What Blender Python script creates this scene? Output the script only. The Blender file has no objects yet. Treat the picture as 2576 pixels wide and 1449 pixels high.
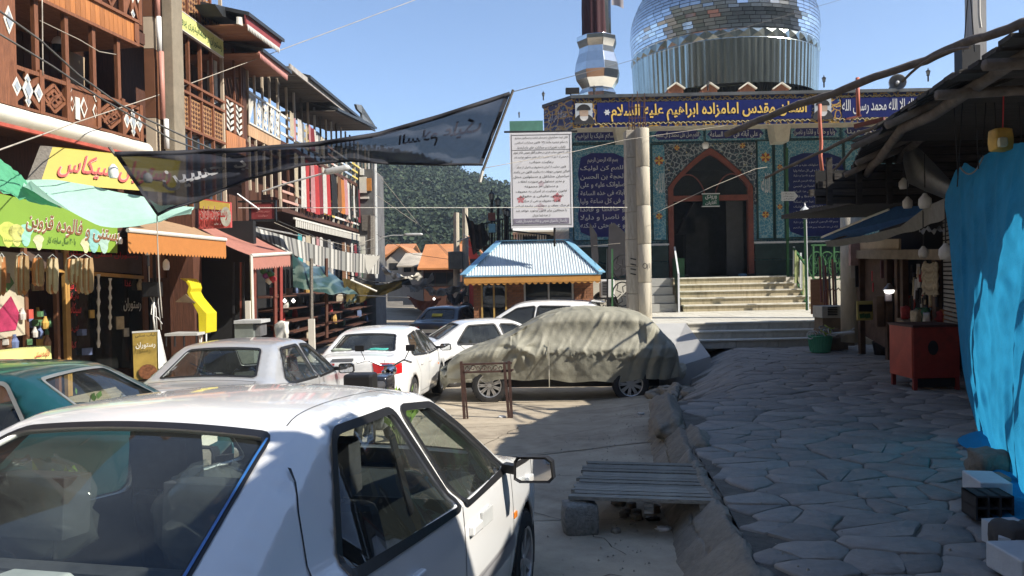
import bpy,math,random
import numpy as np
from math import sin,cos,pi,sqrt,radians,atan2,floor
from mathutils import Vector,Matrix
from mathutils.geometry import delaunay_2d_cdt
from mathutils import noise as mnoise
random.seed(7)
R=random.uniform
SC=bpy.context.scene
COL=SC.collection
# ------------------------------------------------------------------ camera, world, sun, exposure
CAMZ=1.65
F0,U0,V0,HOR=1940.0,1288.0,724.5,695.0
PITCH=math.atan((V0-HOR)/F0)
ROLL=0.020
cam=bpy.data.cameras.new('camera')
cam_o=bpy.data.objects.new('camera',cam)
COL.objects.link(cam_o)
cam.sensor_width=36.0
cam.lens=36.0*F0/2576.0
cam.clip_start=0.05
cam.clip_end=2000.0
RC=Matrix.Rotation(pi/2-PITCH,3,'X')@Matrix.Rotation(-ROLL,3,'Z')
cam_o.matrix_world=Matrix.Translation((0,0,CAMZ))@RC.to_4x4()
SC.camera=cam_o
SUN_EL,SUN_H=radians(39.5),(0.925,-0.38)
sun_az=atan2(SUN_H[0],SUN_H[1])
w=bpy.data.worlds.new('World')
SC.world=w
w.use_nodes=True
nt=w.node_tree
bg=nt.nodes['Background']
sky=nt.nodes.new('ShaderNodeTexSky')
sky.sky_type='NISHITA'
sky.sun_disc=False
sky.sun_elevation=SUN_EL
sky.sun_rotation=sun_az
sky.altitude=2600
sky.air_density=1.0
sky.dust_density=0.3
sky.ozone_density=2.2
nt.links.new(sky.outputs[0],bg.inputs[0])
bg.inputs[1].default_value=0.128
sd=bpy.data.lights.new('sun','SUN')
sd.energy=5.0
sd.angle=radians(0.53)
sd.color=(1.0,0.93,0.82)
sun_o=bpy.data.objects.new('sun',sd)
COL.objects.link(sun_o)
h=math.hypot(*SUN_H)
SDIR=Vector((SUN_H[0]/h*cos(SUN_EL),SUN_H[1]/h*cos(SUN_EL),sin(SUN_EL)))
sun_o.rotation_euler=SDIR.to_track_quat('Z','Y').to_euler()
sun_o.location=SDIR*60
SC.view_settings.view_transform='Standard'
SC.view_settings.look='None'
SC.view_settings.exposure=0.92
SC.view_settings.gamma=1.0
try:SC.cycles.max_bounces=8;SC.cycles.transparent_max_bounces=16
except Exception:pass
def ray(u,v):
 d=RC@Vector(((u-U0)/F0,-(v-V0)/F0,-1.0))
 return d
def P(u,v,y):
 d=ray(u,v)
 t=y/d.y
 return Vector((d.x*t,y,CAMZ+d.z*t))
def G(u,v,z=0.0):
 d=ray(u,v)
 t=(z-CAMZ)/d.z
 return Vector((d.x*t,d.y*t,z))
# ------------------------------------------------------------------ materials
MATS={}
def M(name,col,rough=0.65,metal=0.0,var=0.25,scale=4.0,bump=0.0,bscale=30.0,stretch=None,rnd=0.0,
trans=0.0,coat=0.0,emis=None,col2=None,thin=False,detail=6.0,spec=0.5,dirt=None,ior=1.45,alpha=1.0):
 if name in MATS:return MATS[name]
 m=bpy.data.materials.new(name)
 m.use_nodes=True
 n,l=m.node_tree.nodes,m.node_tree.links
 b=n['Principled BSDF']
 b.inputs['Roughness'].default_value=rough
 b.inputs['Metallic'].default_value=metal
 b.inputs['Specular IOR Level'].default_value=spec
 b.inputs['IOR'].default_value=ior
 b.inputs['Coat Weight'].default_value=coat
 b.inputs['Alpha'].default_value=alpha
 b.inputs['Coat Roughness'].default_value=0.06
 tc=n.new('ShaderNodeTexCoord')
 mp=n.new('ShaderNodeMapping')
 l.new(tc.outputs['Object'],mp.inputs[0])
 if stretch:mp.inputs['Scale'].default_value=stretch
 nz=n.new('ShaderNodeTexNoise')
 nz.inputs['Scale'].default_value=scale
 nz.inputs['Detail'].default_value=detail
 nz.inputs['Roughness'].default_value=0.65
 l.new(mp.outputs[0],nz.inputs['Vector'])
 cr=n.new('ShaderNodeValToRGB')
 cr.color_ramp.elements[0].position=0.32
 cr.color_ramp.elements[1].position=0.68
 c=Vector(col)
 a=c*(1-var)
 z=Vector(col2) if col2 else c*(1+var*0.6)
 cr.color_ramp.elements[0].color=(*a,1)
 cr.color_ramp.elements[1].color=(*z,1)
 l.new(nz.outputs[0],cr.inputs[0])
 out=cr.outputs[0]
 if dirt:
  nz2=n.new('ShaderNodeTexNoise');nz2.inputs['Scale'].default_value=dirt[1];nz2.inputs['Detail'].default_value=8
  nz2.inputs['Roughness'].default_value=0.7
  l.new(mp.outputs[0],nz2.inputs['Vector'])
  r2=n.new('ShaderNodeMapRange');r2.inputs[1].default_value=0.5;r2.inputs[2].default_value=0.72
  r2.inputs[4].default_value=dirt[2]
  l.new(nz2.outputs[0],r2.inputs[0])
  mx=n.new('ShaderNodeMix');mx.data_type='RGBA'
  l.new(r2.outputs[0],mx.inputs['Factor']);l.new(out,mx.inputs['A']);mx.inputs['B'].default_value=(*dirt[0],1)
  out=mx.outputs['Result']
 if rnd:
  oi=n.new('ShaderNodeObjectInfo')
  mr=n.new('ShaderNodeMapRange');mr.inputs[3].default_value=1-rnd;mr.inputs[4].default_value=1+rnd
  l.new(oi.outputs['Random'],mr.inputs[0])
  hs=n.new('ShaderNodeHueSaturation')
  l.new(mr.outputs[0],hs.inputs['Value']);l.new(out,hs.inputs['Color'])
  out=hs.outputs[0]
 l.new(out,b.inputs['Base Color'])
 if emis:
  b.inputs['Emission Color'].default_value=(*emis[:3],1);b.inputs['Emission Strength'].default_value=emis[3]
 if trans:b.inputs['Transmission Weight'].default_value=trans
 if bump:
  bz=n.new('ShaderNodeTexNoise');bz.inputs['Scale'].default_value=bscale;bz.inputs['Detail'].default_value=5
  l.new(mp.outputs[0],bz.inputs['Vector'])
  bp=n.new('ShaderNodeBump');bp.inputs['Strength'].default_value=min(1,bump);bp.inputs['Distance'].default_value=0.02*max(1,bump)
  l.new(bz.outputs[0],bp.inputs['Height']);l.new(bp.outputs[0],b.inputs['Normal'])
 MATS[name]=m
 return m
def glass_mat(name,tint=(0.75,0.82,0.80),op=0.12,rough=0.02):
 """Thin window pane: mostly see-through with Fresnel reflection and a little dust."""
 if name in MATS:return MATS[name]
 m=bpy.data.materials.new(name);m.use_nodes=True
 n,l=m.node_tree.nodes,m.node_tree.links
 n.remove(n['Principled BSDF'])
 tr=n.new('ShaderNodeBsdfTransparent');tr.inputs[0].default_value=(*tint,1)
 gl=n.new('ShaderNodeBsdfGlossy');gl.inputs['Roughness'].default_value=rough
 fr=n.new('ShaderNodeLayerWeight');fr.inputs[0].default_value=0.5
 mr=n.new('ShaderNodeMapRange');mr.inputs[3].default_value=0.05;mr.inputs[4].default_value=0.60
 pw=n.new('ShaderNodeMath');pw.operation='POWER';pw.inputs[1].default_value=3.2
 l.new(fr.outputs['Facing'],pw.inputs[0]);l.new(pw.outputs[0],mr.inputs[0])
 mx=n.new('ShaderNodeMixShader')
 l.new(mr.outputs[0],mx.inputs[0]);l.new(tr.outputs[0],mx.inputs[1]);l.new(gl.outputs[0],mx.inputs[2])
 df=n.new('ShaderNodeBsdfDiffuse');df.inputs[0].default_value=(0.25,0.27,0.26,1)
 nz=n.new('ShaderNodeTexNoise');nz.inputs['Scale'].default_value=3;nz.inputs['Detail'].default_value=6
 tc=n.new('ShaderNodeTexCoord');l.new(tc.outputs['Object'],nz.inputs['Vector'])
 m2=n.new('ShaderNodeMapRange');m2.inputs[1].default_value=.3;m2.inputs[2].default_value=.75
 m2.inputs[3].default_value=op*0.3;m2.inputs[4].default_value=op
 l.new(nz.outputs[0],m2.inputs[0])
 mx2=n.new('ShaderNodeMixShader')
 l.new(m2.outputs[0],mx2.inputs[0]);l.new(mx.outputs[0],mx2.inputs[1]);l.new(df.outputs[0],mx2.inputs[2])
 l.new(mx2.outputs[0],n['Material Output'].inputs[0])
 MATS[name]=m
 return m
def cloth_mat(name,col,trans=0.35,var=0.15,scale=8,hole=0.0,stripes=None,bump=0.2):
 """Cloth or tarpaulin that lets some light through; stripes = list of (position, colour) repeated along local U."""
 if name in MATS:return MATS[name]
 m=M(name,col,0.8,var=var,scale=scale,bump=bump,bscale=60)
 n,l=m.node_tree.nodes,m.node_tree.links
 b=n['Principled BSDF']
 src=b.inputs['Base Color'].links[0].from_socket
 if stripes:
  uv=n.new('ShaderNodeUVMap')
  sx=n.new('ShaderNodeSeparateXYZ');l.new(uv.outputs[0],sx.inputs[0])
  fm=n.new('ShaderNodeMath');fm.operation='FRACT';l.new(sx.outputs[0],fm.inputs[0])
  cr=n.new('ShaderNodeValToRGB');cr.color_ramp.interpolation='CONSTANT'
  els=cr.color_ramp.elements
  while len(els)<len(stripes):els.new(0.5)
  for e,(p,c) in zip(els,stripes):e.position=p;e.color=(*c,1)
  l.new(fm.outputs[0],cr.inputs[0])
  mx=n.new('ShaderNodeMix');mx.data_type='RGBA';mx.blend_type='MULTIPLY';mx.inputs['Factor'].default_value=0.35
  l.new(cr.outputs[0],mx.inputs['A']);l.new(src,mx.inputs['B'])
  src=mx.outputs['Result'];l.new(src,b.inputs['Base Color'])
 tl=n.new('ShaderNodeBsdfTranslucent');l.new(src,tl.inputs[0])
 mx=n.new('ShaderNodeMixShader');mx.inputs[0].default_value=trans
 l.new(b.outputs[0],mx.inputs[1]);l.new(tl.outputs[0],mx.inputs[2])
 out=mx.outputs[0]
 if hole:
  tp=n.new('ShaderNodeBsdfTransparent');m3=n.new('ShaderNodeMixShader');m3.inputs[0].default_value=hole
  l.new(out,m3.inputs[1]);l.new(tp.outputs[0],m3.inputs[2]);out=m3.outputs[0]
 l.new(out,n['Material Output'].inputs[0])
 return m
# ------------------------------------------------------------------ mesh builder
NAMES={}
WM={}
def wmat(o):return WM.get(o,Matrix.Identity(4))
class MB:
 def __init__(s):s.v=[];s.f=[];s.m=[];s.k=0;s.uv=None
 def add(s,vs,fs,k=None):
  o=len(s.v);s.v+=[tuple(x) for x in vs]
  s.f+=[tuple(i+o for i in f) for f in fs];s.m+=[s.k if k is None else k]*len(fs)
 def box(s,c,d,rot=None,k=None):
  hx,hy,hz=d[0]/2,d[1]/2,d[2]/2
  vs=[Vector((x,y,z)) for x in(-hx,hx) for y in(-hy,hy) for z in(-hz,hz)]
  if rot is not None:vs=[rot@q for q in vs]
  c=Vector(c)
  s.add([c+q for q in vs],[(0,1,3,2),(4,6,7,5),(0,4,5,1),(2,3,7,6),(0,2,6,4),(1,5,7,3)],k);return s
 def bx(s,a,b,k=None):
  return s.box([(a[i]+b[i])/2 for i in range(3)],[abs(b[i]-a[i]) for i in range(3)],None,k)
 def hexa(s,q,k=None):
  s.add(q,[(3,2,1,0),(4,5,6,7),(0,1,5,4),(1,2,6,5),(2,3,7,6),(3,0,4,7)],k);return s
 def tube(s,pts,r,n=6,cap=True,k=None):
  pts=[Vector(p) for p in pts]
  rs=r if isinstance(r,(list,tuple)) else[r]*len(pts)
  vs=[]
  up=None
  for i,p in enumerate(pts):
   t=(pts[min(i+1,len(pts)-1)]-pts[max(i-1,0)])
   if t.length<1e-9:t=Vector((0,0,1))
   t.normalize()
   if up is None:up=Vector((0,0,1)) if abs(t.z)<.9 else Vector((1,0,0))
   a=t.cross(up)
   if a.length<1e-3:a=t.cross(Vector((1,0.3,0)))
   a.normalize();b=a.cross(t).normalized();up=b
   vs+=[p+(a*cos(2*pi*j/n)+b*sin(2*pi*j/n))*rs[i] for j in range(n)]
  fs=[(i*n+j,i*n+(j+1)%n,(i+1)*n+(j+1)%n,(i+1)*n+j) for i in range(len(pts)-1) for j in range(n)]
  if cap:fs+=[tuple(range(n))[::-1],tuple((len(pts)-1)*n+j for j in range(n))]
  s.add(vs,fs,k);return s
 def bar(s,a,b,w_,h_,k=None,up=(0,0,1)):
  a,b=Vector(a),Vector(b);t=(b-a).normalized();u=Vector(up)
  if abs(t.dot(u))>.95:u=Vector((0,1,0))
  x=t.cross(u).normalized()*(w_/2);y=x.cross(t).normalized()*(h_/2)
  s.hexa([a-x-y,a+x-y,b+x-y,b-x-y,a-x+y,a+x+y,b+x+y,b-x+y],k);return s
 def lathe(s,prof,n=24,c=(0,0,0),axis='z',k=None,a0=0,a1=2*pi,sc=(1,1)):
  vs=[];full=abs(a1-a0-2*pi)<1e-6;m=n if full else n+1
  for(r,z) in prof:
   for j in range(m):
    a=a0+(a1-a0)*j/n
    x,y=r*cos(a)*sc[0],r*sin(a)*sc[1]
    q=(x,y,z) if axis=='z' else((x,z,y) if axis=='y' else(z,x,y))
    vs.append((q[0]+c[0],q[1]+c[1],q[2]+c[2]))
  fs=[]
  for i in range(len(prof)-1):
   for j in range(n):
    j2=(j+1)%m
    fs.append((i*m+j,i*m+j2,(i+1)*m+j2,(i+1)*m+j))
  s.add(vs,fs,k);return s
 def grid(s,fn,nu,nv,k=None,flip=False,uv=False):
  o=len(s.v)
  vs=[fn(i/nu,j/nv) for i in range(nu+1) for j in range(nv+1)]
  fs=[]
  for i in range(nu):
   for j in range(nv):
    a=i*(nv+1)+j
    q=(a,a+1,a+nv+2,a+nv+1)
    fs.append(q[::-1] if flip else q)
  s.add(vs,fs,k)
  if uv:
   if s.uv is None:s.uv={}
   for i in range(nu+1):
    for j in range(nv+1):s.uv[o+i*(nv+1)+j]=(i/nu,j/nv)
  return s
 def poly(s,pts,k=None):s.add(pts,[tuple(range(len(pts)))],k);return s
 def prism(s,pts,off,k=None):
  n=len(pts);off=Vector(off);a=[Vector(p) for p in pts]
  s.add(a+[p+off for p in a],[tuple(range(n))[::-1],tuple(range(n,2*n))]+[(i,(i+1)%n,n+(i+1)%n,n+i) for i in range(n)],k);return s
 def mesh(s,name,mats,smooth=False,center=True,sub=0):
  vs=np.array([tuple(x) for x in s.v],dtype=float).reshape(-1,3)
  c=(vs.min(0)+vs.max(0))/2 if center else np.zeros(3)
  me=bpy.data.meshes.new(name)
  me.from_pydata((vs-c).tolist(),[],s.f)
  for mt in(mats if isinstance(mats,(list,tuple)) else[mats]):me.materials.append(mt)
  if any(s.m):me.polygons.foreach_set('material_index',s.m)
  if smooth:me.polygons.foreach_set('use_smooth',[True]*len(s.f))
  if s.uv is not None:
   ul=me.uv_layers.new(name='UVMap')
   li=np.zeros(len(me.loops),dtype=np.int32);me.loops.foreach_get('vertex_index',li)
   arr=np.zeros((len(li),2))
   for q,vi in enumerate(li):
    arr[q]=s.uv.get(int(vi),(0,0))
   ul.data.foreach_set('uv',arr.ravel())
  me.update()
  return me,Vector(c)
 def build(s,name,mats,parent=None,smooth=False,world=True,bevel=0,sub=0,solid=0,soloff=-1,solmat=0,angle=None,label=None,recalc=False,weld=False):
  """Link as ONE object. world=True: vertices are world coordinates, else those of the parent."""
  if parent is not None and world:
   inv=wmat(parent).inverted()
   if inv!=Matrix.Identity(4):s.v=[tuple(inv@Vector(p)) for p in s.v]
  me,c=s.mesh(name,mats,smooth)
  o=bpy.data.objects.new(name,me);COL.objects.link(o)
  o.location=c
  WM[o]=(wmat(parent) if parent is not None else Matrix.Identity(4))@Matrix.Translation(c)
  if parent is not None:o.parent=parent
  if weld:
   md=o.modifiers.new('weld','WELD');md.merge_threshold=0.0008
  if solid:
   md=o.modifiers.new('solid','SOLIDIFY');md.thickness=solid;md.offset=soloff;md.material_offset=solmat;md.use_quality_normals=False
  if bevel:
   md=o.modifiers.new('bevel','BEVEL');md.width=bevel;md.segments=2;md.limit_method='ANGLE';md.angle_limit=radians(40)
  if sub:
   md=o.modifiers.new('sub','SUBSURF');md.levels=sub;md.render_levels=sub
  if angle is not None:
   me.polygons.foreach_set('use_smooth',[True]*len(me.polygons))
   try:me.set_sharp_from_angle(angle=radians(angle))
   except Exception:pass
  if label:o['label']=label
  return o
def tag(o,label,cat,group=None):
 n=len(label.split())
 if n<4 or n>16:print('LABEL LENGTH',n,label)
 o['label']=label;o['category']=cat
 if group:o['group']=group
 return o
def thing(name,label,cat,loc=(0,0,0),rotz=0.0,group=None,pitch=0.0):
 o=bpy.data.objects.new(name,None);COL.objects.link(o)
 o.empty_display_size=0.2
 o.location=loc;o.rotation_euler=(pitch,0,rotz)
 WM[o]=Matrix.Translation(loc)@Matrix.Rotation(rotz,4,'Z')@Matrix.Rotation(pitch,4,'X')
 return tag(o,label,cat,group)
def setting(name,mb,mats,kind='structure',**kw):
 o=mb.build(name,mats,None,**kw);o['kind']=kind;return o
KIDS={}
def dup(o,loc=None,rotz=None,parent=None,label=None,group=None,M4=None):
 c=o.copy();COL.objects.link(c)
 if parent is not None:c.parent=parent
 if loc is not None:c.location=loc
 if rotz is not None:c.rotation_euler=(0,0,rotz)
 WM[c]=(wmat(parent) if parent is not None else Matrix.Identity(4))@c.matrix_basis
 for ch in[x for x in list(WM) if x.parent==o]:
  dup(ch,parent=c)
 if label:c['label']=label
 if group:c['group']=group
 return c
# ------------------------------------------------------------------ lettering
_F={'ا':(0xFE8D,2),'آ':(0xFE81,2),'ب':(0xFE8F,4),'ت':(0xFE95,4),'ث':(0xFE99,4),'ج':(0xFE9D,4),'ح':(0xFEA1,4),'خ':(0xFEA5,4),
'د':(0xFEA9,2),'ذ':(0xFEAB,2),'ر':(0xFEAD,2),'ز':(0xFEAF,2),'س':(0xFEB1,4),'ش':(0xFEB5,4),'ص':(0xFEB9,4),'ض':(0xFEBD,4),
'ط':(0xFEC1,4),'ظ':(0xFEC5,4),'ع':(0xFEC9,4),'غ':(0xFECD,4),'ف':(0xFED1,4),'ق':(0xFED5,4),'ل':(0xFEDD,4),'م':(0xFEE1,4),
'ن':(0xFEE5,4),'ه':(0xFEE9,4),'و':(0xFEED,2),'ئ':(0xFE89,4),'پ':(0xFB56,4),'چ':(0xFB7A,4),'ژ':(0xFB8A,2),'ک':(0xFB8E,4),
'گ':(0xFB92,4),'ی':(0xFBFC,4),'ة':(0xFE93,2)}
def shape_fa(t):
 out=[];n=len(t);i=0
 joins=lambda c:c in _F and _F[c][1]==4
 while i<n:
  c=t[i]
  if c not in _F:out.append(c);i+=1;continue
  prev=i>0 and joins(t[i-1])
  if c=='ل' and i+1<n and t[i+1] in 'اآ':
   base=0xFEFB if t[i+1]=='ا' else 0xFEF5
   out.append(chr(base+(1 if prev else 0)));i+=2;continue
  nxt=_F[c][1]==4 and i+1<n and t[i+1] in _F
  k=(3 if nxt else 1) if prev else(2 if nxt else 0)
  out.append(chr(_F[c][0]+k));i+=1
 s=''.join(out)[::-1]
 res='';j=0
 while j<len(s):
  if s[j].isdigit():
   e=j
   while e<len(s) and s[e].isdigit():e+=1
   res+=s[j:e][::-1];j=e
  else:res+=s[j];j+=1
 return res.replace('(','\x01').replace(')','(').replace('\x01',')')
def text_mb(txt,width,height,org,ex,ey,ez,mb=None,ext=0.004,k=None,bold=0.0,fa=True,center=True):
 """Lettering fitted in width x height, centred on org; ex along the line, ey up, ez out of the surface."""
 cu=bpy.data.curves.new('lettering','FONT')
 cu.body=shape_fa(txt) if fa else txt
 cu.size=1.0;cu.resolution_u=2;cu.offset=bold;cu.extrude=0.0
 o=bpy.data.objects.new('lettering',cu);COL.objects.link(o)
 dg=bpy.context.evaluated_depsgraph_get()
 me=bpy.data.meshes.new_from_object(o.evaluated_get(dg))
 vs=np.array([tuple(q.co) for q in me.vertices]) if len(me.vertices) else np.zeros((0,3))
 fs=[tuple(p.vertices) for p in me.polygons]
 bpy.data.objects.remove(o);bpy.data.curves.remove(cu);bpy.data.meshes.remove(me)
 mb=mb or MB()
 if len(vs)==0:return mb
 lo,hi=vs.min(0),vs.max(0)
 sx=width/max(1e-6,hi[0]-lo[0]);sy=height/max(1e-6,hi[1]-lo[1])
 ex,ey,ez,org=Vector(ex),Vector(ey),Vector(ez),Vector(org)
 pts=[org+ex*((p[0]-(lo[0]+hi[0])/2)*sx)+ey*((p[1]-(lo[1]+hi[1])/2)*sy)+ez*ext for p in vs]
 mb.add(pts,fs,k)
 return mb
# ------------------------------------------------------------------ frames on flat facades
class Fr:
 """A vertical plane: origin o, azimuth az (clockwise from +Y) of its s axis; n points out to the right of s."""
 def __init__(s,o,az):
  s.o=Vector(o);s.e=Vector((sin(az),cos(az),0));s.n=Vector((cos(az),-sin(az),0))
 def p(s,a,out,z):return Vector((s.o.x,s.o.y,0))+s.e*a+s.n*out+Vector((0,0,z))
 def px(s,u,v,out=0.0):
  d=ray(u,v);c=Vector((0,0,CAMZ));q=s.o+s.n*out
  t=(q-c).dot(s.n)/d.dot(s.n)
  w_=c+d*t
  return((w_-s.o).dot(s.e),w_.z)
 def box(s,mb,a0,a1,o0,o1,z0,z1,k=None):
  q=[s.p(a,o_,z) for z in(z0,z1) for(a,o_) in((a0,o0),(a1,o0),(a1,o1),(a0,o1))]
  mb.hexa(q,k);return mb
def sag(a,b,drop,n=14):
 a,b=Vector(a),Vector(b)
 return[a.lerp(b,i/n)-Vector((0,0,4*drop*(i/n)*(1-i/n))) for i in range(n+1)]
# common materials
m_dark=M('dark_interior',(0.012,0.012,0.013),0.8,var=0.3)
m_black=M('black_plastic',(0.012,0.012,0.013),0.45,var=0.2,scale=12)
m_rubber=M('rubber',(0.02,0.02,0.021),0.75,var=0.3,scale=14,dirt=((0.12,0.10,0.08),5,0.4))
m_chrome=M('bright_metal',(0.62,0.63,0.64),0.18,1.0,var=0.1)
m_steel=M('grey_metal',(0.32,0.32,0.33),0.45,0.7,var=0.25,scale=6)
m_white_paint=M('white_paint',(0.74,0.74,0.72),0.45,var=0.08,scale=3,dirt=((0.42,0.38,0.33),3,0.4))
m_gal=M('pale_pole_paint',(0.52,0.53,0.52),0.5,0.2,var=0.15,scale=5)
# ------------------------------------------------------------------ cars
def in_poly(x,y,pl):
 c=False;n=len(pl);j=n-1
 for i in range(n):
  xi,yi=pl[i][0],pl[i][1];xj,yj=pl[j][0],pl[j][1]
  if(yi>y)!=(yj>y) and x<(xj-xi)*(y-yi)/(yj-yi)+xi:c=not c
  j=i
 return c
def chaikin(p,it=2,closed=True,keep=()):
 for _ in range(it):
  q=[];n=len(p)
  for i in range(n if closed else n-1):
   a,b=p[i],p[(i+1)%n]
   q+=[(a[0]*.75+b[0]*.25,a[1]*.75+b[1]*.25),(a[0]*.25+b[0]*.75,a[1]*.25+b[1]*.75)]
  if not closed:q=[p[0]]+q+[p[-1]]
  p=q
 return p
def roundc(p,r=0.03,n=4):
 out=[];m=len(p)
 for i in range(m):
  a,b,c=Vector(p[i-1]),Vector(p[i]),Vector(p[(i+1)%m])
  rr=min(r,(a-b).length*.45,(c-b).length*.45)
  s,e=b+(a-b).normalized()*rr,b+(c-b).normalized()*rr
  for k in range(n+1):
   t=k/n
   q=s*(1-t)**2+b*2*t*(1-t)+e*t*t
   out.append((q.x,q.y))
 return out
def resample(p,step,closed=True):
 out=[];m=len(p)
 for i in range(m if closed else m-1):
  a,b=p[i],p[(i+1)%m]
  L=math.hypot(b[0]-a[0],b[1]-a[1]);k=max(1,int(round(L/step)))
  for j in range(k):out.append((a[0]+(b[0]-a[0])*j/k,a[1]+(b[1]-a[1])*j/k))
 if not closed:out.append(p[-1])
 return out
def offset_poly(p,d):
 m=len(p);out=[]
 area=sum(p[i][0]*p[(i+1)%m][1]-p[(i+1)%m][0]*p[i][1] for i in range(m))
 sg=1 if area>0 else-1
 for i in range(m):
  a,b,c=p[i-1],p[i],p[(i+1)%m]
  n1=Vector((b[1]-a[1],a[0]-b[0]));n2=Vector((c[1]-b[1],b[0]-c[0]))
  if n1.length<1e-9:n1=n2
  if n2.length<1e-9:n2=n1
  n1.normalize();n2.normalize();n=(n1+n2)
  if n.length<1e-6:n=n1
  n.normalize();k=min(1.6,1/max(.3,n.dot(n1)))
  out.append((b[0]+n.x*d*sg*k,b[1]+n.y*d*sg*k))
 return out
def fill2d(outer,holes=(),step=0.08,clean=True):
 """Triangulate a polygon with holes, with inner points so that it can be bent."""
 pts=[];edges=[]
 for lp in[outer]+list(holes):
  b=len(pts);pts+=[Vector(q) for q in lp]
  edges+=[(b+i,b+(i+1)%len(lp)) for i in range(len(lp))]
 xs=[q[0] for q in outer];ys=[q[1] for q in outer]
 x=min(xs)+step*.5
 bd=np.array([tuple(q) for q in pts])
 row=0
 while x<max(xs):
  y=min(ys)+step*(.5 if row%2 else .25)
  while y<max(ys):
   if in_poly(x,y,outer) and not any(in_poly(x,y,h_) for h_ in holes):
    if((bd[:,0]-x)**2+(bd[:,1]-y)**2).min()>(step*.45)**2:pts.append(Vector((x,y)))
   y+=step
  x+=step*.87;row+=1
 r=delaunay_2d_cdt(pts,edges,[],0,1e-6)
 vs,fs=r[0],r[2]
 out=[]
 for f in fs:
  cx=sum(vs[i].x for i in f)/len(f);cy=sum(vs[i].y for i in f)/len(f)
  if in_poly(cx,cy,outer) and not any(in_poly(cx,cy,h_) for h_ in holes):out.append(tuple(f))
 return[(q.x,q.y) for q in vs],out
class CarShape:
 def __init__(s,prof,belt,wmax=.85,tumble=.46,rtop=.07,crown=.05,endr=.5,taper=.12,x0=-2.2,x1=2.2,roofz=1.41):
  s.prof=resample(chaikin(prof,2,closed=False),.045,closed=False)
  s.belt,s.wmax,s.tumble,s.rtop,s.crown,s.endr,s.taper,s.x0,s.x1,s.roofz=belt,wmax,tumble,rtop,crown,endr,taper,x0,x1,roofz
  s.sl=[0]
  for i in range(1,len(s.prof)):s.sl.append(s.sl[-1]+math.hypot(s.prof[i][0]-s.prof[i-1][0],s.prof[i][1]-s.prof[i-1][1]))
  s.tx={}
  xs=np.linspace(x0,x1,241);P_=np.array(s.prof);s.xs=xs;T=np.full(241,-1.)
  for i in range(len(P_)-1):
   a,b=P_[i],P_[i+1]
   lo,hi=min(a[0],b[0]),max(a[0],b[0])
   m=(xs>=lo-1e-9)&(xs<=hi+1e-9)
   if hi-lo<1e-6:z=np.full(m.sum(),max(a[1],b[1]))
   else:z=a[1]+(b[1]-a[1])*(xs[m]-a[0])/(b[0]-a[0])
   T[m]=np.maximum(T[m],z)
  s.T=T
 def top(s,x):return float(np.interp(x,s.xs,s.T))
 def W(s,x,z):
  w_=s.wmax
  for e,xe in((s.x0,-1),(s.x1,1)):
   d=(x-e)*(1 if xe<0 else-1)
   if d<s.endr:
    q=1-max(0,d)/s.endr
    w_-=s.taper*(q**2.2)*1.4
  mid=(x-(s.x0+s.x1)/2)/(s.x1-s.x0)
  w_-=.05*(2*abs(mid))**2
  if z<s.belt:
   t=(z-.62);w_-=.20*t*t if z>.62 else .28*t*t
  else:
   t0=s.belt-.62;w_-=.20*t0*t0
   t=z-s.belt;w_-=s.tumble*t-.10*t*t*0
   w_-=.035*min(1,t/.05)
  d=s.top(x)-z
  if 0<=d<s.rtop:w_-=s.rtop*(1-sqrt(max(0,1-(1-d/s.rtop)**2)))*.8
  elif d<0:w_-=s.rtop*.8
  return w_
 def side(s,x,z,sg=-1,off=0.0):return(x,sg*(s.W(x,z)+off),z)
 def at_s(s,t):
  i=int(np.searchsorted(s.sl,t))-1;i=max(0,min(i,len(s.prof)-2))
  k=(t-s.sl[i])/max(1e-9,s.sl[i+1]-s.sl[i]);a,b=s.prof[i],s.prof[i+1]
  x,z=a[0]+(b[0]-a[0])*k,a[1]+(b[1]-a[1])*k
  j0,j1=max(0,i-1),min(len(s.prof)-1,i+2)
  tx,tz=s.prof[j1][0]-s.prof[j0][0],s.prof[j1][1]-s.prof[j0][1]
  L=math.hypot(tx,tz) or 1
  return x,z,-tz/L,tx/L
 def topp(s,t,v,off=0.0):
  x,z,nx,nz=s.at_s(t)
  w_=s.W(x,min(z,s.top(x)))
  c=s.crown*(1-v*v)+off
  return(x+nx*c,v*w_,z+nz*c)
 def s_of(s,x,lo=0,hi=None):
  for i in range(len(s.prof)-1):
   if s.prof[i][1]>.55 and s.prof[i][0]<=x<=s.prof[i+1][0]:
    k=(x-s.prof[i][0])/max(1e-9,s.prof[i+1][0]-s.prof[i][0])
    return s.sl[i]+k*(s.sl[i+1]-s.sl[i])
  return 0
 def s_of_z(s,z,rear=True):
  n=len(s.prof);r_=range(n-1) if rear else range(n-2,-1,-1)
  for i in r_:
   a,b=s.prof[i],s.prof[i+1]
   if min(a[1],b[1])<=z<=max(a[1],b[1]) and((a[0]+b[0])/2<0)==rear:
    k=(z-a[1])/((b[1]-a[1]) or 1)
    return s.sl[i]+k*(s.sl[i+1]-s.sl[i])
  return 0
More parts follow.
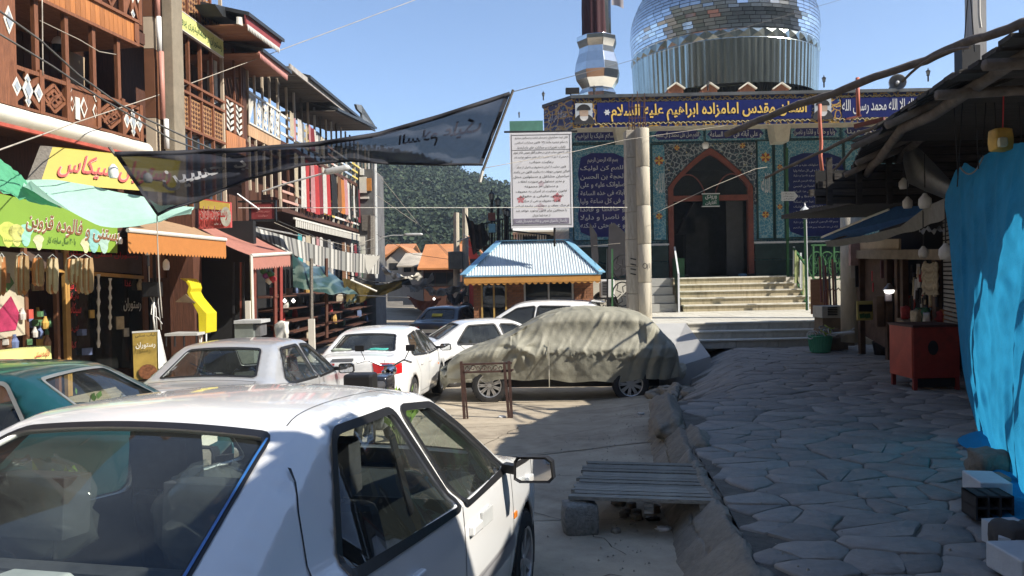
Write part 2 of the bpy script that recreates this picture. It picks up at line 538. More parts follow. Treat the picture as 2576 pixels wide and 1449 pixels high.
def ribbon(mb,fn,loop,w_,off,closed=True,k=None,step=.05):
 lp=resample(loop,step,closed)
 if closed:a,b=offset_poly(lp,-w_/2),offset_poly(lp,w_/2)
 else:
  a,b=[],[]
  for i in range(len(lp)):
   p,q=lp[max(0,i-1)],lp[min(len(lp)-1,i+1)]
   t=Vector((q[0]-p[0],q[1]-p[1])).normalized();n=Vector((-t.y,t.x))*w_/2
   a.append((lp[i][0]-n.x,lp[i][1]-n.y));b.append((lp[i][0]+n.x,lp[i][1]+n.y))
 n=len(lp)
 vs=[fn(*q,off) for q in a]+[fn(*q,off) for q in b]
 m=n if closed else n-1
 mb.add(vs,[(i,(i+1)%n,n+(i+1)%n,n+i) for i in range(m)],k)
def patch(mb,fn,outer,holes=(),off=0.0,step=.08,k=None):
 vs,fs=fill2d(outer,holes,step)
 mb.add([fn(x,y,off) for x,y in vs],fs,k)
m_glass_car=glass_mat('car_glass',(0.84,0.90,0.87),0.07)
m_glass_dark=glass_mat('tinted_car_glass',(0.13,0.15,0.15),0.16)
m_red_lens=M('red_lens',(0.45,0.012,0.015),0.15,var=0.15,coat=0.6)
m_amber=M('amber_lens',(0.7,0.2,0.02),0.2,var=0.1,coat=0.6)
m_clear=M('clear_lens',(0.6,0.6,0.6),0.15,var=0.05,coat=0.6)
m_seat=M('seat_fabric',(0.045,0.045,0.05),0.9,var=0.3,scale=18)
m_plate=M('number_plate',(0.7,0.68,0.6),0.5,var=0.05)
m_lining=M('grey_headlining',(0.10,0.10,0.10),0.9,var=0.15)
def wheel_mb(rt=.30,w_=.19,spokes=7):
 ty=MB();ty.lathe([(rt*.66,-w_*.46),(rt*.78,-w_*.5),(rt*.95,-w_*.46),(rt,-w_*.33),(rt,w_*.33),(rt*.95,w_*.46),(rt*.78,w_*.5),(rt*.66,w_*.46)],32,axis='y')
 for i in range(36):
  a=2*pi*i/36
  for yy in(-.3,.3):
   ty.box((rt*cos(a),yy*w_,rt*sin(a)),(.012,w_*.22,.03),Matrix.Rotation(-a,3,'Y'))
 rm=MB();r=rt*.67
 rm.lathe([(r,.5*w_),(r*.93,.47*w_),(r*.9,.2*w_),(r*.9,-.4*w_)],32,axis='y')
 for i in range(spokes):
  a=2*pi*i/spokes
  for da in(-.10,.10):
   d=Vector((cos(a+da),0,sin(a+da)));t=Vector((-sin(a),0,cos(a)))
   h0,h1,b=r*.16,r*.93,w_*.43
   pts=[]
   for(rr,ww,yy) in((h0,.016,b*.95),(h1,.013,b)):
    c=d*rr
    pts+=[c-t*ww+Vector((0,yy-.03,0)),c+t*ww+Vector((0,yy-.03,0)),c+t*ww+Vector((0,yy,0)),c-t*ww+Vector((0,yy,0))]
   rm.hexa(pts)
 rm.lathe([(0,w_*.42),(r*.2,w_*.42),(r*.24,w_*.3)],16,axis='y')
 hub=MB();hub.lathe([(0,-.02),(r*.88,-.02),(r*.88,-.03)],24,axis='y')
 return ty,rm,hub
WHEELS={}
def add_wheels(car,wb0,wb1,track,rt,hubs,spokes=7,rim_mat=None,only=None):
 key=(rt,spokes)
 if key not in WHEELS:
  ty,rm,hub=wheel_mb(rt,.19,spokes)
  WHEELS[key]=[x.mesh(nm,mt,False,False)[0] for x,nm,mt in((ty,'tyre',m_rubber),(rm,'rim',M('wheel_alloy',(0.5,0.5,0.5),0.35,0.8,var=0.15)),(hub,'brake_disc',m_dark))]
 for x in(wb0,wb1):
  for sg in(-1,1):
   if only and(x,sg) not in only:continue
   wme=WHEELS[key]
   t=bpy.data.objects.new('wheel',wme[0]);COL.objects.link(t);t.parent=car
   t.location=(x,sg*track,rt)
   WM[t]=wmat(car)@Matrix.Translation(t.location)
   if sg<0:t.rotation_euler=(0,0,pi)
   for me,nm in((wme[1],'rim'),(wme[2],'brake_disc')):
    o=bpy.data.objects.new(nm,me);COL.objects.link(o);o.parent=t;WM[o]=WM[t]
P405=[(-2.10,.24),(-2.20,.36),(-2.21,.58),(-2.14,.66),(-2.13,.92),(-2.08,.955),(-1.60,.985),(-1.30,1.165),(-.98,1.36),(-.80,1.395),(-.4,1.415),(.0,1.415),(.30,1.385),(.62,1.20),(1.04,.98),(1.14,.95),(1.6,.90),(2.02,.80),(2.14,.70),(2.2,.55),(2.19,.36),(2.1,.22)]
WIN405=dict(side=[[(-1.15,.955),(-.86,1.325),(-.24,1.345),(-.07,.935)],[(.02,.93),(-.12,1.345),(.22,1.325),(.50,1.185),(.90,.955)]],
rear=(-1.52,-1.03,.80),front=(.36,1.00,.84))
def saloon(name,label,cat,loc,yaw,pitch,paint,prof=P405,wins=WIN405,belt=.94,wb=(-1.23,1.44),wmax=.85,rt=.30,glass=None,tails=None,inner=True,
group=None,mirrors=True,strip=True,roofz=1.41,x0=-2.21,x1=2.2,mirror_mat=None,wheels=True,lining=None,extra=None,spokes=7,vmax=.86,strip_mat=None,handle_mat=None,tumble=.46,trim_mat=None,fine=1.0):
 car=thing(name,label,cat,loc,pi/2-yaw,group)
 car.rotation_euler=(0,pitch,pi/2-yaw)
 WM[car]=Matrix.Translation(loc)@Matrix.Rotation(pi/2-yaw,4,'Z')@Matrix.Rotation(pitch,4,'Y')
 S=CarShape(prof,belt,wmax,x0=x0,x1=x1,roofz=roofz,tumble=tumble,crown=.036,rtop=.058)
 if fine<1:
  S.prof=resample(S.prof,.045*fine,False);S.sl=[0]
  for i in range(1,len(S.prof)):S.sl.append(S.sl[-1]+math.hypot(S.prof[i][0]-S.prof[i-1][0],S.prof[i][1]-S.prof[i-1][1]))
 glass=glass or m_glass_car
 trim=trim_mat or m_black
 body=MB()
 arch=[]
 zb=.20
 def archpts(cx,r_=rt+.055):
  return[(cx+r_*cos(a),rt+r_*sin(a)) for a in np.linspace(-.28-0,pi+.28,18)]
 outer=[(p[0],max(p[1],zb)) for p in S.prof]
 a1,a0=archpts(wb[1]),archpts(wb[0])
 outer=outer+resample([outer[-1],a1[0]],.12,False)[1:-1]+a1+resample([a1[-1],a0[0]],.12,False)[1:-1]+a0+resample([a0[-1],outer[0]],.12,False)[1:-1]
 side_holes=[roundc(w_,.05) for w_ in wins['side']]
 sh=[resample(w_,.05) for w_ in side_holes]
 for sg in(-1,1):
  vs,fs=fill2d(outer,sh,.06*fine)
  if sg>0:fs=[f[::-1] for f in fs]
  body.add([S.side(x,z,sg) for x,z in vs],fs,0)
 s0,s1=S.s_of(wins['rear'][0]),S.s_of(wins['rear'][1])
 f0,f1=S.s_of(wins['front'][0]),S.s_of(wins['front'][1])
 vr,vf=wins['rear'][2],wins['front'][2]
 Lt=S.sl[-1]
 tops=[(q,-1.0) for q in S.sl]+[(Lt,v) for v in np.linspace(-1,1,14)[1:-1]]+[(q,1.0) for q in S.sl[::-1]]+[(0,v) for v in np.linspace(1,-1,14)[1:-1]]
 rearw=resample(roundc([(s0,-vr),(s1,-vr*.97),(s1,vr*.97),(s0,vr)],.07),.05)
 frontw=resample(roundc([(f0,-vf*.96),(f1,-vf),(f1,vf),(f0,vf*.96)],.07),.05)
 vs,fs=fill2d(tops,[rearw,frontw],.065*fine)
 body.add([S.topp(t,v) for t,v in vs],fs,0)
 body.bx((x0+.25,-wmax+.15,.2),(x1-.25,wmax-.15,.22),1)
 ob=body.build('body',[paint,lining or m_lining],car,smooth=True,world=False,solid=.022,soloff=-1,solmat=1,weld=True)
 sidef=lambda sg:(lambda x,z,off:S.side(x,z,sg,off))
 for sg in(-1,1):
  for w_ in side_holes:
   g=MB();patch(g,sidef(sg),resample(offset_poly(w_,.006),.06),off=-.012,step=.12)
   fr=g.build('side_window',glass,car,smooth=True,world=False)
   t=MB();ribbon(t,sidef(sg),offset_poly(w_,.010),.030,.003);t.build('window_seal',trim,fr,world=False,solid=.006,soloff=1) if False else None
   t2=MB();ribbon(t2,sidef(sg),offset_poly(w_,.010),.030,.010)
   t2.build('window_seal',trim,car,world=False)
 for nm,wv in(('rear_window',rearw),('windscreen',frontw)):
  g=MB();patch(g,S.topp,resample(offset_poly(wv,.006),.06),off=-.012,step=.12);g.build(nm,glass if nm=='windscreen' else glass,car,smooth=True,world=False)
  t=MB();ribbon(t,S.topp,offset_poly(wv,.004),.042,.003);t.build('window_seal',trim,car,world=False)
 ln=MB()
 sw=wins['side']
 xb=sw[0][3][0]*.5+sw[1][0][0]*.5
 xf=sw[-1][-1][0]+.08
 for sg in(-1,1):
  f=sidef(sg)
  ribbon(ln,f,[(xb,belt-.02),(xb+.01,.30)],.008,.0015,False)
  ribbon(ln,f,[(xf,belt-.02),(xf+.03,.6),(xf-.03,.30)],.008,.0015,False)
  ribbon(ln,f,[(sw[0][0][0]+.06,belt-.02),(wb[0]+.42,.66),(wb[0]+.52,.30)],.008,.0015,False)
  ribbon(ln,f,[(wb[0]+.52,.30),(xf-.03,.30)],.008,.0015,False)
  ribbon(ln,f,[(sw[0][0][0]-.05,belt+.01),(sw[0][1][0]-.05,S.top(sw[0][1][0])-.02)],.007,.0015,False) if False else None
 st=S.s_of(wins['rear'][0]-.12)
 sz=S.s_of_z(.68)
 ribbon(ln,S.topp,[(sz,-.84),(st,-.86),(st,.86),(sz,.84)],.009,.0015,False)
 hd=S.s_of(wins['front'][1]+.12)
 ribbon(ln,S.topp,[(S.s_of(x1-.25),-.86),(hd,-.9),(hd,.9),(S.s_of(x1-.25),.86)],.009,.0015,False)
 ln.build('shut_line',m_black,car,world=False)
 if strip:
  for sg in(-1,1):
   m=MB();f=sidef(sg)
   ribbon(m,f,[(wb[0]+.40,.52),(wb[1]-.42,.52)],.075,.012,False)
   ribbon(m,f,[(wb[0]+.40,.52),(wb[1]-.42,.52)],.095,.003,False)
   m.build('side_moulding',strip_mat or m_steel,car,world=False)
 for sg in(-1,1):
  for xh in(xb-.95+.14 if False else wb[0]+.55,xb+.14):
   m=MB();y=sg*(S.W(xh,.80)+.012)
   m.box((xh,y,.80),(.15,.03,.045));m.build('door_handle',handle_mat or paint,car,world=False,bevel=.008)
 m=MB();q0,q1=S.s_of_z(.43),S.s_of_z(.53)
 patch(m,S.topp,[(q0,-.97),(q1,-.97),(q1,.97),(q0,.97)],off=.006,step=.1);m.build('bumper_strip',m_black,car,world=False)
 m=MB();q=(S.s_of_z(.58)+S.s_of_z(.64))/2;mq=S.topp(S.s_of_z(.78),0,.012)
 tails=tails or(.68,.86,.55,.99,-1.98)
 z0,z1,v0,v1,xe=tails
 for sg in(-1,1):
  m=MB();a,b=S.s_of_z(z0),S.s_of_z(z1)
  pl=[(a,sg*v0),(b,sg*v0),(b,sg*v1),(a,sg*v1)]
  patch(m,S.topp,resample(pl,.08),off=.008,step=.09,k=0)
  pl=[(x0+.02,z0),(xe,z0+.015),(xe+.02,z1-.01),(x0+.03,z1)]
  patch(m,sidef(sg),resample(pl,.08),off=.008,step=.09,k=0)
  m.build('tail_lamp',m_red_lens,car,world=False,smooth=True)
  m=MB();patch(m,sidef(sg),[(x1-.30,.62),(x1-.04,.62),(x1-.05,.74),(x1-.22,.76)],off=.006,step=.1)
  m.build('headlight',m_clear,car,world=False)
  m=MB();m.box((wb[1]-.40,sg*(S.W(wb[1]-.4,.66)+.004),.66),(.07,.012,.035));m.build('side_indicator',m_amber,car,world=False,bevel=.004)
 m=MB();pt=S.topp(S.s_of_z(.72),0,.015)
 m.box(pt,(.012,.50,.11));m.build('number_plate',m_plate,car,world=False)
 if mirrors:
  for sg in(-1,1):
   xm=sw[-1][-1][0]-.10;ym=sg*(S.W(xm,belt))
   m=MB()
   m.bar((xm+.02,ym,belt+.02),(xm+.01,ym+sg*.09,belt+.01),.08,.045)
   c=Vector((xm,ym+sg*.18,belt+.02))
   prof=[(-.5,-.38),(-.35,-.5),(.40,-.46),(.5,-.30),(.46,.34),(.3,.5),(-.42,.48),(-.5,.3)]
   for(xa,sc_,xb2,sc2) in((-.055,1.0,.02,1.0),(.02,1.0,.06,.62)):
    n8=len(prof)
    vs=[c+Vector((xa,sg*py*.215*sc_,pz*.14*sc_)) for py,pz in prof]+[c+Vector((xb2,sg*py*.215*sc2,pz*.14*sc2)) for py,pz in prof]
    m.add(vs,[(i,(i+1)%n8,n8+(i+1)%n8,n8+i) for i in range(n8)]+[tuple(range(n8,2*n8))])
   vs=[c+Vector((-.055,sg*py*.215,pz*.14)) for py,pz in prof]+[c+Vector((-.04,sg*py*.19,pz*.115)) for py,pz in prof]
   m.add(vs,[(i,(i+1)%n8,n8+(i+1)%n8,n8+i) for i in range(n8)])
   o=m.build('door_mirror',mirror_mat or m_black,car,world=False,smooth=False,angle=40)
   g=MB();g.add([c+Vector((-.046,sg*py*.215,pz*.13)) for py,pz in prof],[tuple(range(n8))])
   g.build('mirror_glass',M('mirror',(0.85,0.86,0.87),0.02,1.0,var=0),o,world=True) if False else None
   gg=MB();gg.add([WM[o].inverted()@(wmat(car)@(c+Vector((-.046,sg*py*.19,pz*.115)))) for py,pz in prof],[tuple(range(n8))])
   gg.build('mirror_glass',M('mirror',(0.85,0.86,0.87),0.02,1.0,var=0),o,world=False)
 if inner:
  b=MB()
  b.bx((-1.9,-.70,.24),(1.2,.70,.30));b.bx((-1.62,-.66,.3),(-1.12,.66,.90));b.bx((1.0,-.68,.3),(1.2,.68,.90))
  b.build('floor_pan',m_dark,car,world=False)
  d=MB()
  d.grid(lambda a,c_:(.70+.35*a,-.66+1.32*c_,.80+.12*sin(pi*min(1,a*1.1))-.0*a+(.05*math.exp(-((c_-.76)*9)**2)*(1-a))),6,16)
  d.bx((.68,-.66,.45),(.72,.66,.80));d.build('dashboard',M('dash_plastic',(0.035,0.037,0.035),0.7,var=0.2),car,world=False,smooth=False,angle=50)
  for sy in(-.36,.36):
   s_=MB()
   s_.bx((-.25,sy-.24,.32),(.28,sy+.24,.50));s_.hexa([(-.20,sy-.24,.45),(-.20,sy+.24,.45),(-.06,sy+.24,.45),(-.06,sy-.24,.45),(-.40,sy-.20,1.0),(-.40,sy+.20,1.0),(-.30,sy+.20,1.0),(-.30,sy-.20,1.0)])
   so=s_.build('front_seat',m_seat,car,world=False,bevel=.05)
   hr=MB();hr.box((-.40,sy,1.14),(.11,.27,.22),Matrix.Rotation(-.15,3,'Y'));hr.tube([(-.37,sy-.07,.98),(-.38,sy-.07,1.08)],.008);hr.tube([(-.37,sy+.07,.98),(-.38,sy+.07,1.08)],.008)
   hr.v=[tuple(WM[so].inverted()@(wmat(car)@Vector(q))) for q in hr.v]
   hr.build('headrest',m_seat,so,world=False,bevel=.045)
  s_=MB();s_.bx((-1.1,-.62,.32),(-.62,.62,.52));s_.hexa([(-1.12,-.62,.5),(-1.12,.62,.5),(-.92,.62,.5),(-.92,-.62,.5),(-1.28,-.58,.95),(-1.28,.58,.95),(-1.16,.58,.95),(-1.16,-.58,.95)])
  s_.build('rear_seat',m_seat,car,world=False,bevel=.05)
  sh_=MB();sh_.grid(lambda a,c_:(-1.60+.40*a,-.62+1.24*c_,.925+.01*sin(9*c_)),3,8);sh_.build('parcel_shelf',M('shelf_felt',(0.05,0.052,0.055),0.95,var=0.25),car,world=False)
  sw_=MB();n_=24
  cc=Vector((.56,.36,.86));rx=Matrix.Rotation(-.45,3,'Y')
  ring=[cc+rx@Vector((0,.185*cos(2*pi*i/n_),.185*sin(2*pi*i/n_))) for i in range(n_+1)]
  sw_.tube(ring,.014,6,False);sw_.bar(cc+rx@Vector((0,-.18,0)),cc+rx@Vector((0,.18,0)),.04,.03);sw_.bar(cc,cc+rx@Vector((0,0,-.18)),.03,.04);sw_.bar(cc,cc+Vector((.2,0,-.08)),.05,.05)
  sw_.build('steering_wheel',m_black,car,world=False)
  rv=MB();rv.box((.40,0,1.26),(.02,.22,.06));rv.build('inner_mirror',m_black,car,world=False)
 if wheels:add_wheels(car,wb[0],wb[1],wmax-.115,rt,True,spokes)
 ww=MB()
 for x in wb:
  for sg in(-1,1):
   ww.lathe([(rt+.07,-.13),(rt+.07,.10),(0,.10)],16,(x,sg*(wmax-.17),rt),'y',a0=-.3,a1=pi+.3) if sg<0 else ww.lathe([(0,-.10),(rt+.07,-.10),(rt+.07,.13)],16,(x,sg*(wmax-.17),rt),'y',a0=-.3,a1=pi+.3)
 ww.build('wheel_well',m_dark,car,world=False)
 return car,S
# ------------------------------------------------------------------ ground, road, stone path
def sm(t):t=max(0,min(1,t));return t*t*(3-2*t)
_B=[(-6,.9),(2,1.0),(4.2,1.32),(5.75,1.52),(7.24,1.67),(10.1,2.1),(12,2.6),(14,3.2),(16.9,3.9),(60,4)]
def Bx(y):return float(np.interp(y,[p[0] for p in _B],[p[1] for p in _B]))
def zroad(x,y):
 z=-.25-.042*(max(y,-2)-3.5)
 z=max(z,-.76)
 z+=.16*sm((x-Bx(y)+2.2)/2.2)*sm((y-6.5)/2.5)
 if y>20:z-=.0*(y-20)
 if x<-6.5:z+=.02*(-6.5-x)
 return z
def zpath(x,y):
 k=sm((y-9.8)/1.8)
 w_=1.6
 t=sm((x-(Bx(y)-.5*k))/w_)
 return(1-k)*0.0+k*(zroad(Bx(y),y)*(1-t)+0.0*t)+.012*mnoise.noise(Vector((x*.8,y*.8,0)))
m_ground=M('dry_earth',(0.16,0.14,0.11),0.95,var=0.3,scale=1.2,bump=.4,bscale=8)
m_conc=M('worn_concrete',(0.38,0.32,0.235),0.9,var=0.18,scale=2.2,col2=(0.44,0.375,0.28),bump=.35,bscale=45,dirt=((0.17,0.135,0.10),0.9,0.85),rnd=.08)
m_stone=M('grey_flagstone',(0.26,0.243,0.222),0.72,var=0.25,scale=3,bump=.5,bscale=22,rnd=.16,dirt=((0.17,0.15,0.12),2.2,0.7))
m_joint=M('earth_joint',(0.13,0.118,0.10),0.95,var=0.35,scale=6,bump=.6,bscale=40)
m_rock=M('kerb_rock',(0.23,0.205,0.165),0.9,var=0.3,scale=5,bump=1.0,bscale=16,rnd=.15,dirt=((0.10,0.085,0.07),3,0.6))
m_marble=M('pale_marble',(0.60,0.58,0.51),0.5,var=0.12,scale=3,rnd=.07,dirt=((0.33,0.29,0.20),2.0,0.7))
m_riser=M('stained_riser',(0.42,0.36,0.24),0.65,var=0.22,scale=4,stretch=(3,1,.6),dirt=((0.20,0.15,0.08),3,0.8))
# big sheet of ground reaching the hills
g=MB()
def hill_h(x,y):
 r=math.hypot(x,y);az=atan2(x,y)
 h_=-3.0
 d=(y-60)
 if y>45:
  ridge=(36-11*sm((x+40)/48)-12*sm((x-8)/40))*sm((y-75)/140)
  h_+=ridge
 back=sm((r-55)/130)*(112 if y<0 else 30) if y<20 or abs(az)>.9 else 0
 h_+=back
 h_+=(3.0*mnoise.noise(Vector((x*.02,y*.02,1)))+1.2*mnoise.noise(Vector((x*.07,y*.07,4))))*sm((r-60)/60)
 if r<70:h_=min(h_,-3.0+0*r)
 return h_
N=96
def gfn(a,b):
 rr=2+640*a**1.7;th=2*pi*b
 x,y=rr*sin(th),rr*cos(th)
 return(x,y,hill_h(x,y) if rr>70 else-3.0+(0))
g.grid(gfn,60,110,flip=True)
setting('ground',g,m_ground,smooth=True)
# road base and concrete slabs
g=MB()
g.grid(lambda a,b:((-34+46*a),-6+70*b,zroad(-34+46*a,-6+70*b)-.02),46,70)
g.grid(lambda a,b:((-34+46*a),-6-.01,zroad(-34+46*a,-6)-.02-3.2*b),46,1)
road=setting('road',g,m_conc)
def slab(x0,x1,y0,y1,nx=8,ny=8):
 m=MB();gx=.012;dz=R(-.004,.006)
 def fn(a,b):
  x=x0+gx+(x1-x0-2*gx)*a;y=y0+gx+(y1-y0-2*gx)*b
  x=min(x,Bx(y)+.05+(0.45 if y>11 else-.1))
  return(x,y,zroad(x,y)+dz+.008)
 m.grid(fn,nx,ny,flip=True)
 return m
ys_=[1.0,3.6,6.3,9.0,11.7,14.3,17.0,20.0,23.5]
xs_=[-7.4,-4.4,-1.5,4.4]
for j in range(len(ys_)-1):
 for i in range(len(xs_)-1):
  off=R(-.25,.25) if 0<i<len(xs_)-1 else 0
  if xs_[i]>Bx(ys_[j])-.2:continue
  slab(xs_[i],xs_[i+1],ys_[j],ys_[j+1],18 if i==2 else 8).build('concrete_slab',m_conc,road)
# cracks in the slabs: thin irregular grooves
m_crack=M('crack_dirt',(0.07,0.055,0.04),0.95,var=0.3)
ck=MB()
def crack(pts,w_=.012):
 q=[]
 for i in range(len(pts)-1):
  a,b=pts[i],pts[i+1];n=max(3,int(math.hypot(b[0]-a[0],b[1]-a[1])/.09))
  for k in range(n):
   t=k/n;q.append((a[0]+(b[0]-a[0])*t+R(-.03,.03),a[1]+(b[1]-a[1])*t+R(-.03,.03)))
 for i in range(len(q)-1):
  a,b=Vector(q[i]),Vector(q[i+1]);t=(b-a)
  if t.length<1e-4:continue
  n_=Vector((-t.y,t.x)).normalized()*w_*R(.3,1)/2
  z=lambda p:zroad(p.x,p.y)+.014
  ck.add([(a.x-n_.x,a.y-n_.y,z(a)),(a.x+n_.x,a.y+n_.y,z(a)),(b.x+n_.x,b.y+n_.y,z(b)),(b.x-n_.x,b.y-n_.y,z(b))],[(0,3,2,1)])
for pts in([(-.9,8.2),(-.3,8.9),(.4,9.1),(1.3,8.8)],[(-.4,9.8),(-.1,10.8),(.3,11.9)],[(-1.2,11.2),(0,11.5),(1.5,11.3),(2.2,11.6)],[(-.2,7.4),(.3,7.9),(1.0,7.6)],
[(.1,4.6),(.6,5.0),(1.1,4.8)],[(.1,6.6),(.5,6.1),(.8,5.3)],[(-1.5,12.6),(-.5,12.9),(1,12.6),(2.6,12.8)],[(-.6,10.4),(.5,10.2),(1.4,10.6)]):
 crack(pts)
ck.build('crack',m_crack,road)['kind']='stuff'
# stone path: base sheet and flagstones
PX1=12.0
g=MB()
def pfn(a,b):
 y=-4+22.5*b;x0=Bx(y)+.02;x=x0+(PX1-x0)*a
 return(x,y,zpath(x,y)-.014)
g.grid(pfn,40,90,flip=True)
path=setting('stone_path',g,m_joint,smooth=True)
def voronoi_cells(pts):
 P2=[Vector(p) for p in pts]
 r=delaunay_2d_cdt(P2,[],[],0,1e-7)
 vs,tris=r[0],r[2]
 cen=[]
 adj={}
 for ti,t in enumerate(tris):
  a,b,c=[vs[i] for i in t]
  d=2*(a.x*(b.y-c.y)+b.x*(c.y-a.y)+c.x*(a.y-b.y))
  if abs(d)<1e-9:d=1e-9
  ux=(a.length_squared*(b.y-c.y)+b.length_squared*(c.y-a.y)+c.length_squared*(a.y-b.y))/d
  uy=(a.length_squared*(c.x-b.x)+b.length_squared*(a.x-c.x)+c.length_squared*(b.x-a.x))/d
  cen.append((ux,uy))
  for i in t:adj.setdefault(i,[]).append(ti)
 out=[]
 for i,ts in adj.items():
  if len(ts)<3:continue
  q=sorted((cen[t] for t in ts),key=lambda c_:atan2(c_[1]-vs[i].y,c_[0]-vs[i].x))
  out.append(((vs[i].x,vs[i].y),q))
 return out
pts=[]
y=1.6;row=0
while y<17.4:
 sy=.20+.010*max(0,y-4);x=.6+R(0,.3)
 while x<9.5:
  sx=(R(.14,.30) if random.random()<.4 else R(.30,.70))+.01*y
  pts.append((x/1.0,(y+R(-.12,.12))));x+=sx
 y+=sy;row+=1
cells=[]
for c,q in voronoi_cells([(p[0],p[1]*1.35) for p in pts]):
 q=[(p[0],p[1]/1.35) for p in q];c=(c[0],c[1]/1.35)
 if not(1.8<c[1]<16.75):continue
 if any(abs(p[0]-c[0])>.8 or abs(p[1]-c[1])>.6 for p in q):continue
 if c[0]<Bx(c[1])+.10 or c[0]>9.2:continue
 q=[(max(p[0],Bx(p[1])+.01),min(p[1],16.9)) for p in q]
 cells.append((c,q))
def stone_mb(c,q,mb,big=True):
 n=len(q)
 tilt=(R(-.018,.018),R(-.022,.022));dz=R(-.005,.006)
 def z(x,y,extra):return zpath(x,y)+extra+dz+tilt[0]*(x-c[0])+tilt[1]*(y-c[1])
 shr=lambda p,k:(c[0]+(p[0]-c[0])*k,c[1]+(p[1]-c[1])*k)
 pts=[]
 for i in range(n):
  a,b=q[i],q[(i+1)%n]
  L=math.hypot(b[0]-a[0],b[1]-a[1])
  if L<.03:continue
  pts.append((a[0]+(b[0]-a[0])*.07,a[1]+(b[1]-a[1])*.07));
  if L>.2:pts.append((a[0]+(b[0]-a[0])*.5+R(-.02,.02),a[1]+(b[1]-a[1])*.5+R(-.02,.02)))
  pts.append((a[0]+(b[0]-a[0])*.93,a[1]+(b[1]-a[1])*.93))
 n=len(pts)
 if n<3:return False
 size=max(.1,sum(math.hypot(p[0]-c[0],p[1]-c[1]) for p in pts)/n)
 k1=1-.005/size;k2=1-.016/size
 a=[shr(p,k1) for p in pts];b=[shr(p,k2) for p in pts]
 vs=[(x,y,z(x,y,-.030)) for x,y in a]+[(x,y,z(x,y,-.008)) for x,y in a]+[(x,y,z(x,y,.002)) for x,y in b]+[(c[0],c[1],z(c[0],c[1],.004))]
 fs=[(i,(i+1)%n,n+(i+1)%n,n+i) for i in range(n)]+[(n+i,n+(i+1)%n,2*n+(i+1)%n,2*n+i) for i in range(n)]+[(2*n+i,2*n+(i+1)%n,3*n) for i in range(n)]
 mb.add(vs,fs)
 return True
cells.sort(key=lambda c:-1*(max(p[0] for p in c[1])-min(p[0] for p in c[1]))/max(1.5,c[0][1]) if 0 else c[0][1]*1.0)
rest=MB();cnt=0
for c,q in cells:
 u_ok=True
 if cnt<298 and c[1]>3.4 and c[0]/c[1]<.70:
  m=MB()
  if stone_mb(c,q,m):m.build('flagstone',m_stone,path,smooth=False,angle=50);cnt+=1
 else:stone_mb(c,q,rest)
rest.build('flagstone',m_stone,path)['kind']='stuff'
# kerb face: tilted irregular rocks between road and path
g=MB()
def kface(a,b):
 y=1.0+12.5*b;x1=Bx(y)+.03;w_=.34
 x=x1-w_*a;z=zpath(x1,y)*(1-a)+(zroad(x1-w_,y)-.03)*a
 n_=mnoise.noise(Vector((x*4,y*4,0)))*.035
 return(x+n_-.01,y,z-.03+n_)
g.grid(kface,6,120,flip=False)
kerb=setting('kerb',g,m_rock,smooth=True)
def rock(mb,c,d,rot,seed,amp=.10,n=7):
 """irregular boulder: sphere-cube pushed about by noise"""
 idx={};vs=[];fs=[]
 for ax in range(3):
  for sg in(-1,1):
   for i in range(n):
    for j in range(n):
     q=[]
     for(ii,jj) in((i,j),(i+1,j),(i+1,j+1),(i,j+1)):
      p=[0,0,0];p[ax]=sg;p[(ax+1)%3]=-1+2*ii/n;p[(ax+2)%3]=-1+2*jj/n
      key=tuple(round(t,4) for t in p)
      if key not in idx:
       v=Vector(p);v=v*(1/max(.001,v.length)*.45+.62)
       v+=Vector((mnoise.noise(v*1.3+Vector((seed,0,0))),mnoise.noise(v*1.3+Vector((0,seed,0))),mnoise.noise(v*1.3+Vector((0,0,seed)))))*amp*3
       v+=v.normalized()*mnoise.noise(v*4+Vector((seed,3,1)))*amp
       idx[key]=len(vs);vs.append(v)
      q.append(idx[key])
     fs.append(tuple(q) if sg>0 else tuple(q[::-1]))
 mb.add([Vector(c)+rot@Vector((v.x*d[0]/2,v.y*d[1]/2,v.z*d[2]/2)) for v in vs],fs)
y=3.6;k=0
while y<11.6:
 L=R(.26,.46);x1=Bx(y+L/2)
 zr_=zroad(x1-.4,y);H=max(.14,-zr_)
 nrow=2 if H>.3 else 1
 for r_ in range(nrow):
  m=MB()
  tt=(r_+.5)/nrow
  rot=Matrix.Rotation(R(-.12,.12)-.09,3,'Z')@Matrix.Rotation(-math.atan2(H,.30)+R(-.1,.1),3,'Y')
  rock(m,(x1-.02-.30*tt,y+L/2,-H*tt-.035),(.44/nrow*1.15,L*1.08,.10),rot,k*7.1+r_,.08)
  m.build('stone',m_rock,kerb,smooth=True)
 y+=L*.93;k+=1
# the taller leaning slab in the middle of the kerb, and the mound where the path meets the road
m=MB()
a_=G(1690,1000,.12)
rock(m,(1.86,9.35,-.10),(.34,1.9,.30),Matrix.Rotation(-.14,3,'Z')@Matrix.Rotation(-.75,3,'Y'),91.0,.07,12)
m.build('stone',m_rock,kerb,smooth=True)
m=MB();rock(m,(1.80,7.75,-.12),(.34,.9,.22),Matrix.Rotation(-.10,3,'Z')@Matrix.Rotation(-.75,3,'Y'),33.0,.08,10)
m.build('stone',m_rock,kerb,smooth=True)
mound=MB()
for i in range(26):
 a,b=R(-1,1),R(-1,1)
 cx,cy=2.72+.34*a,13.1+.55*b
 rock(mound,(cx,cy,zroad(cx,cy)+.06+.10*(1-a*a)*(1-b*b)),(R(.12,.3),R(.12,.3),R(.1,.2)),Matrix.Rotation(R(0,3),3,'Z'),i*3.3,.1,4)
o=mound.build('rubble_heap',m_rock,None,smooth=True);tag(o,'small heap of pale rubble behind the rear wheel of the covered car','rubble')
gv=MB();rg=random.Random(8)
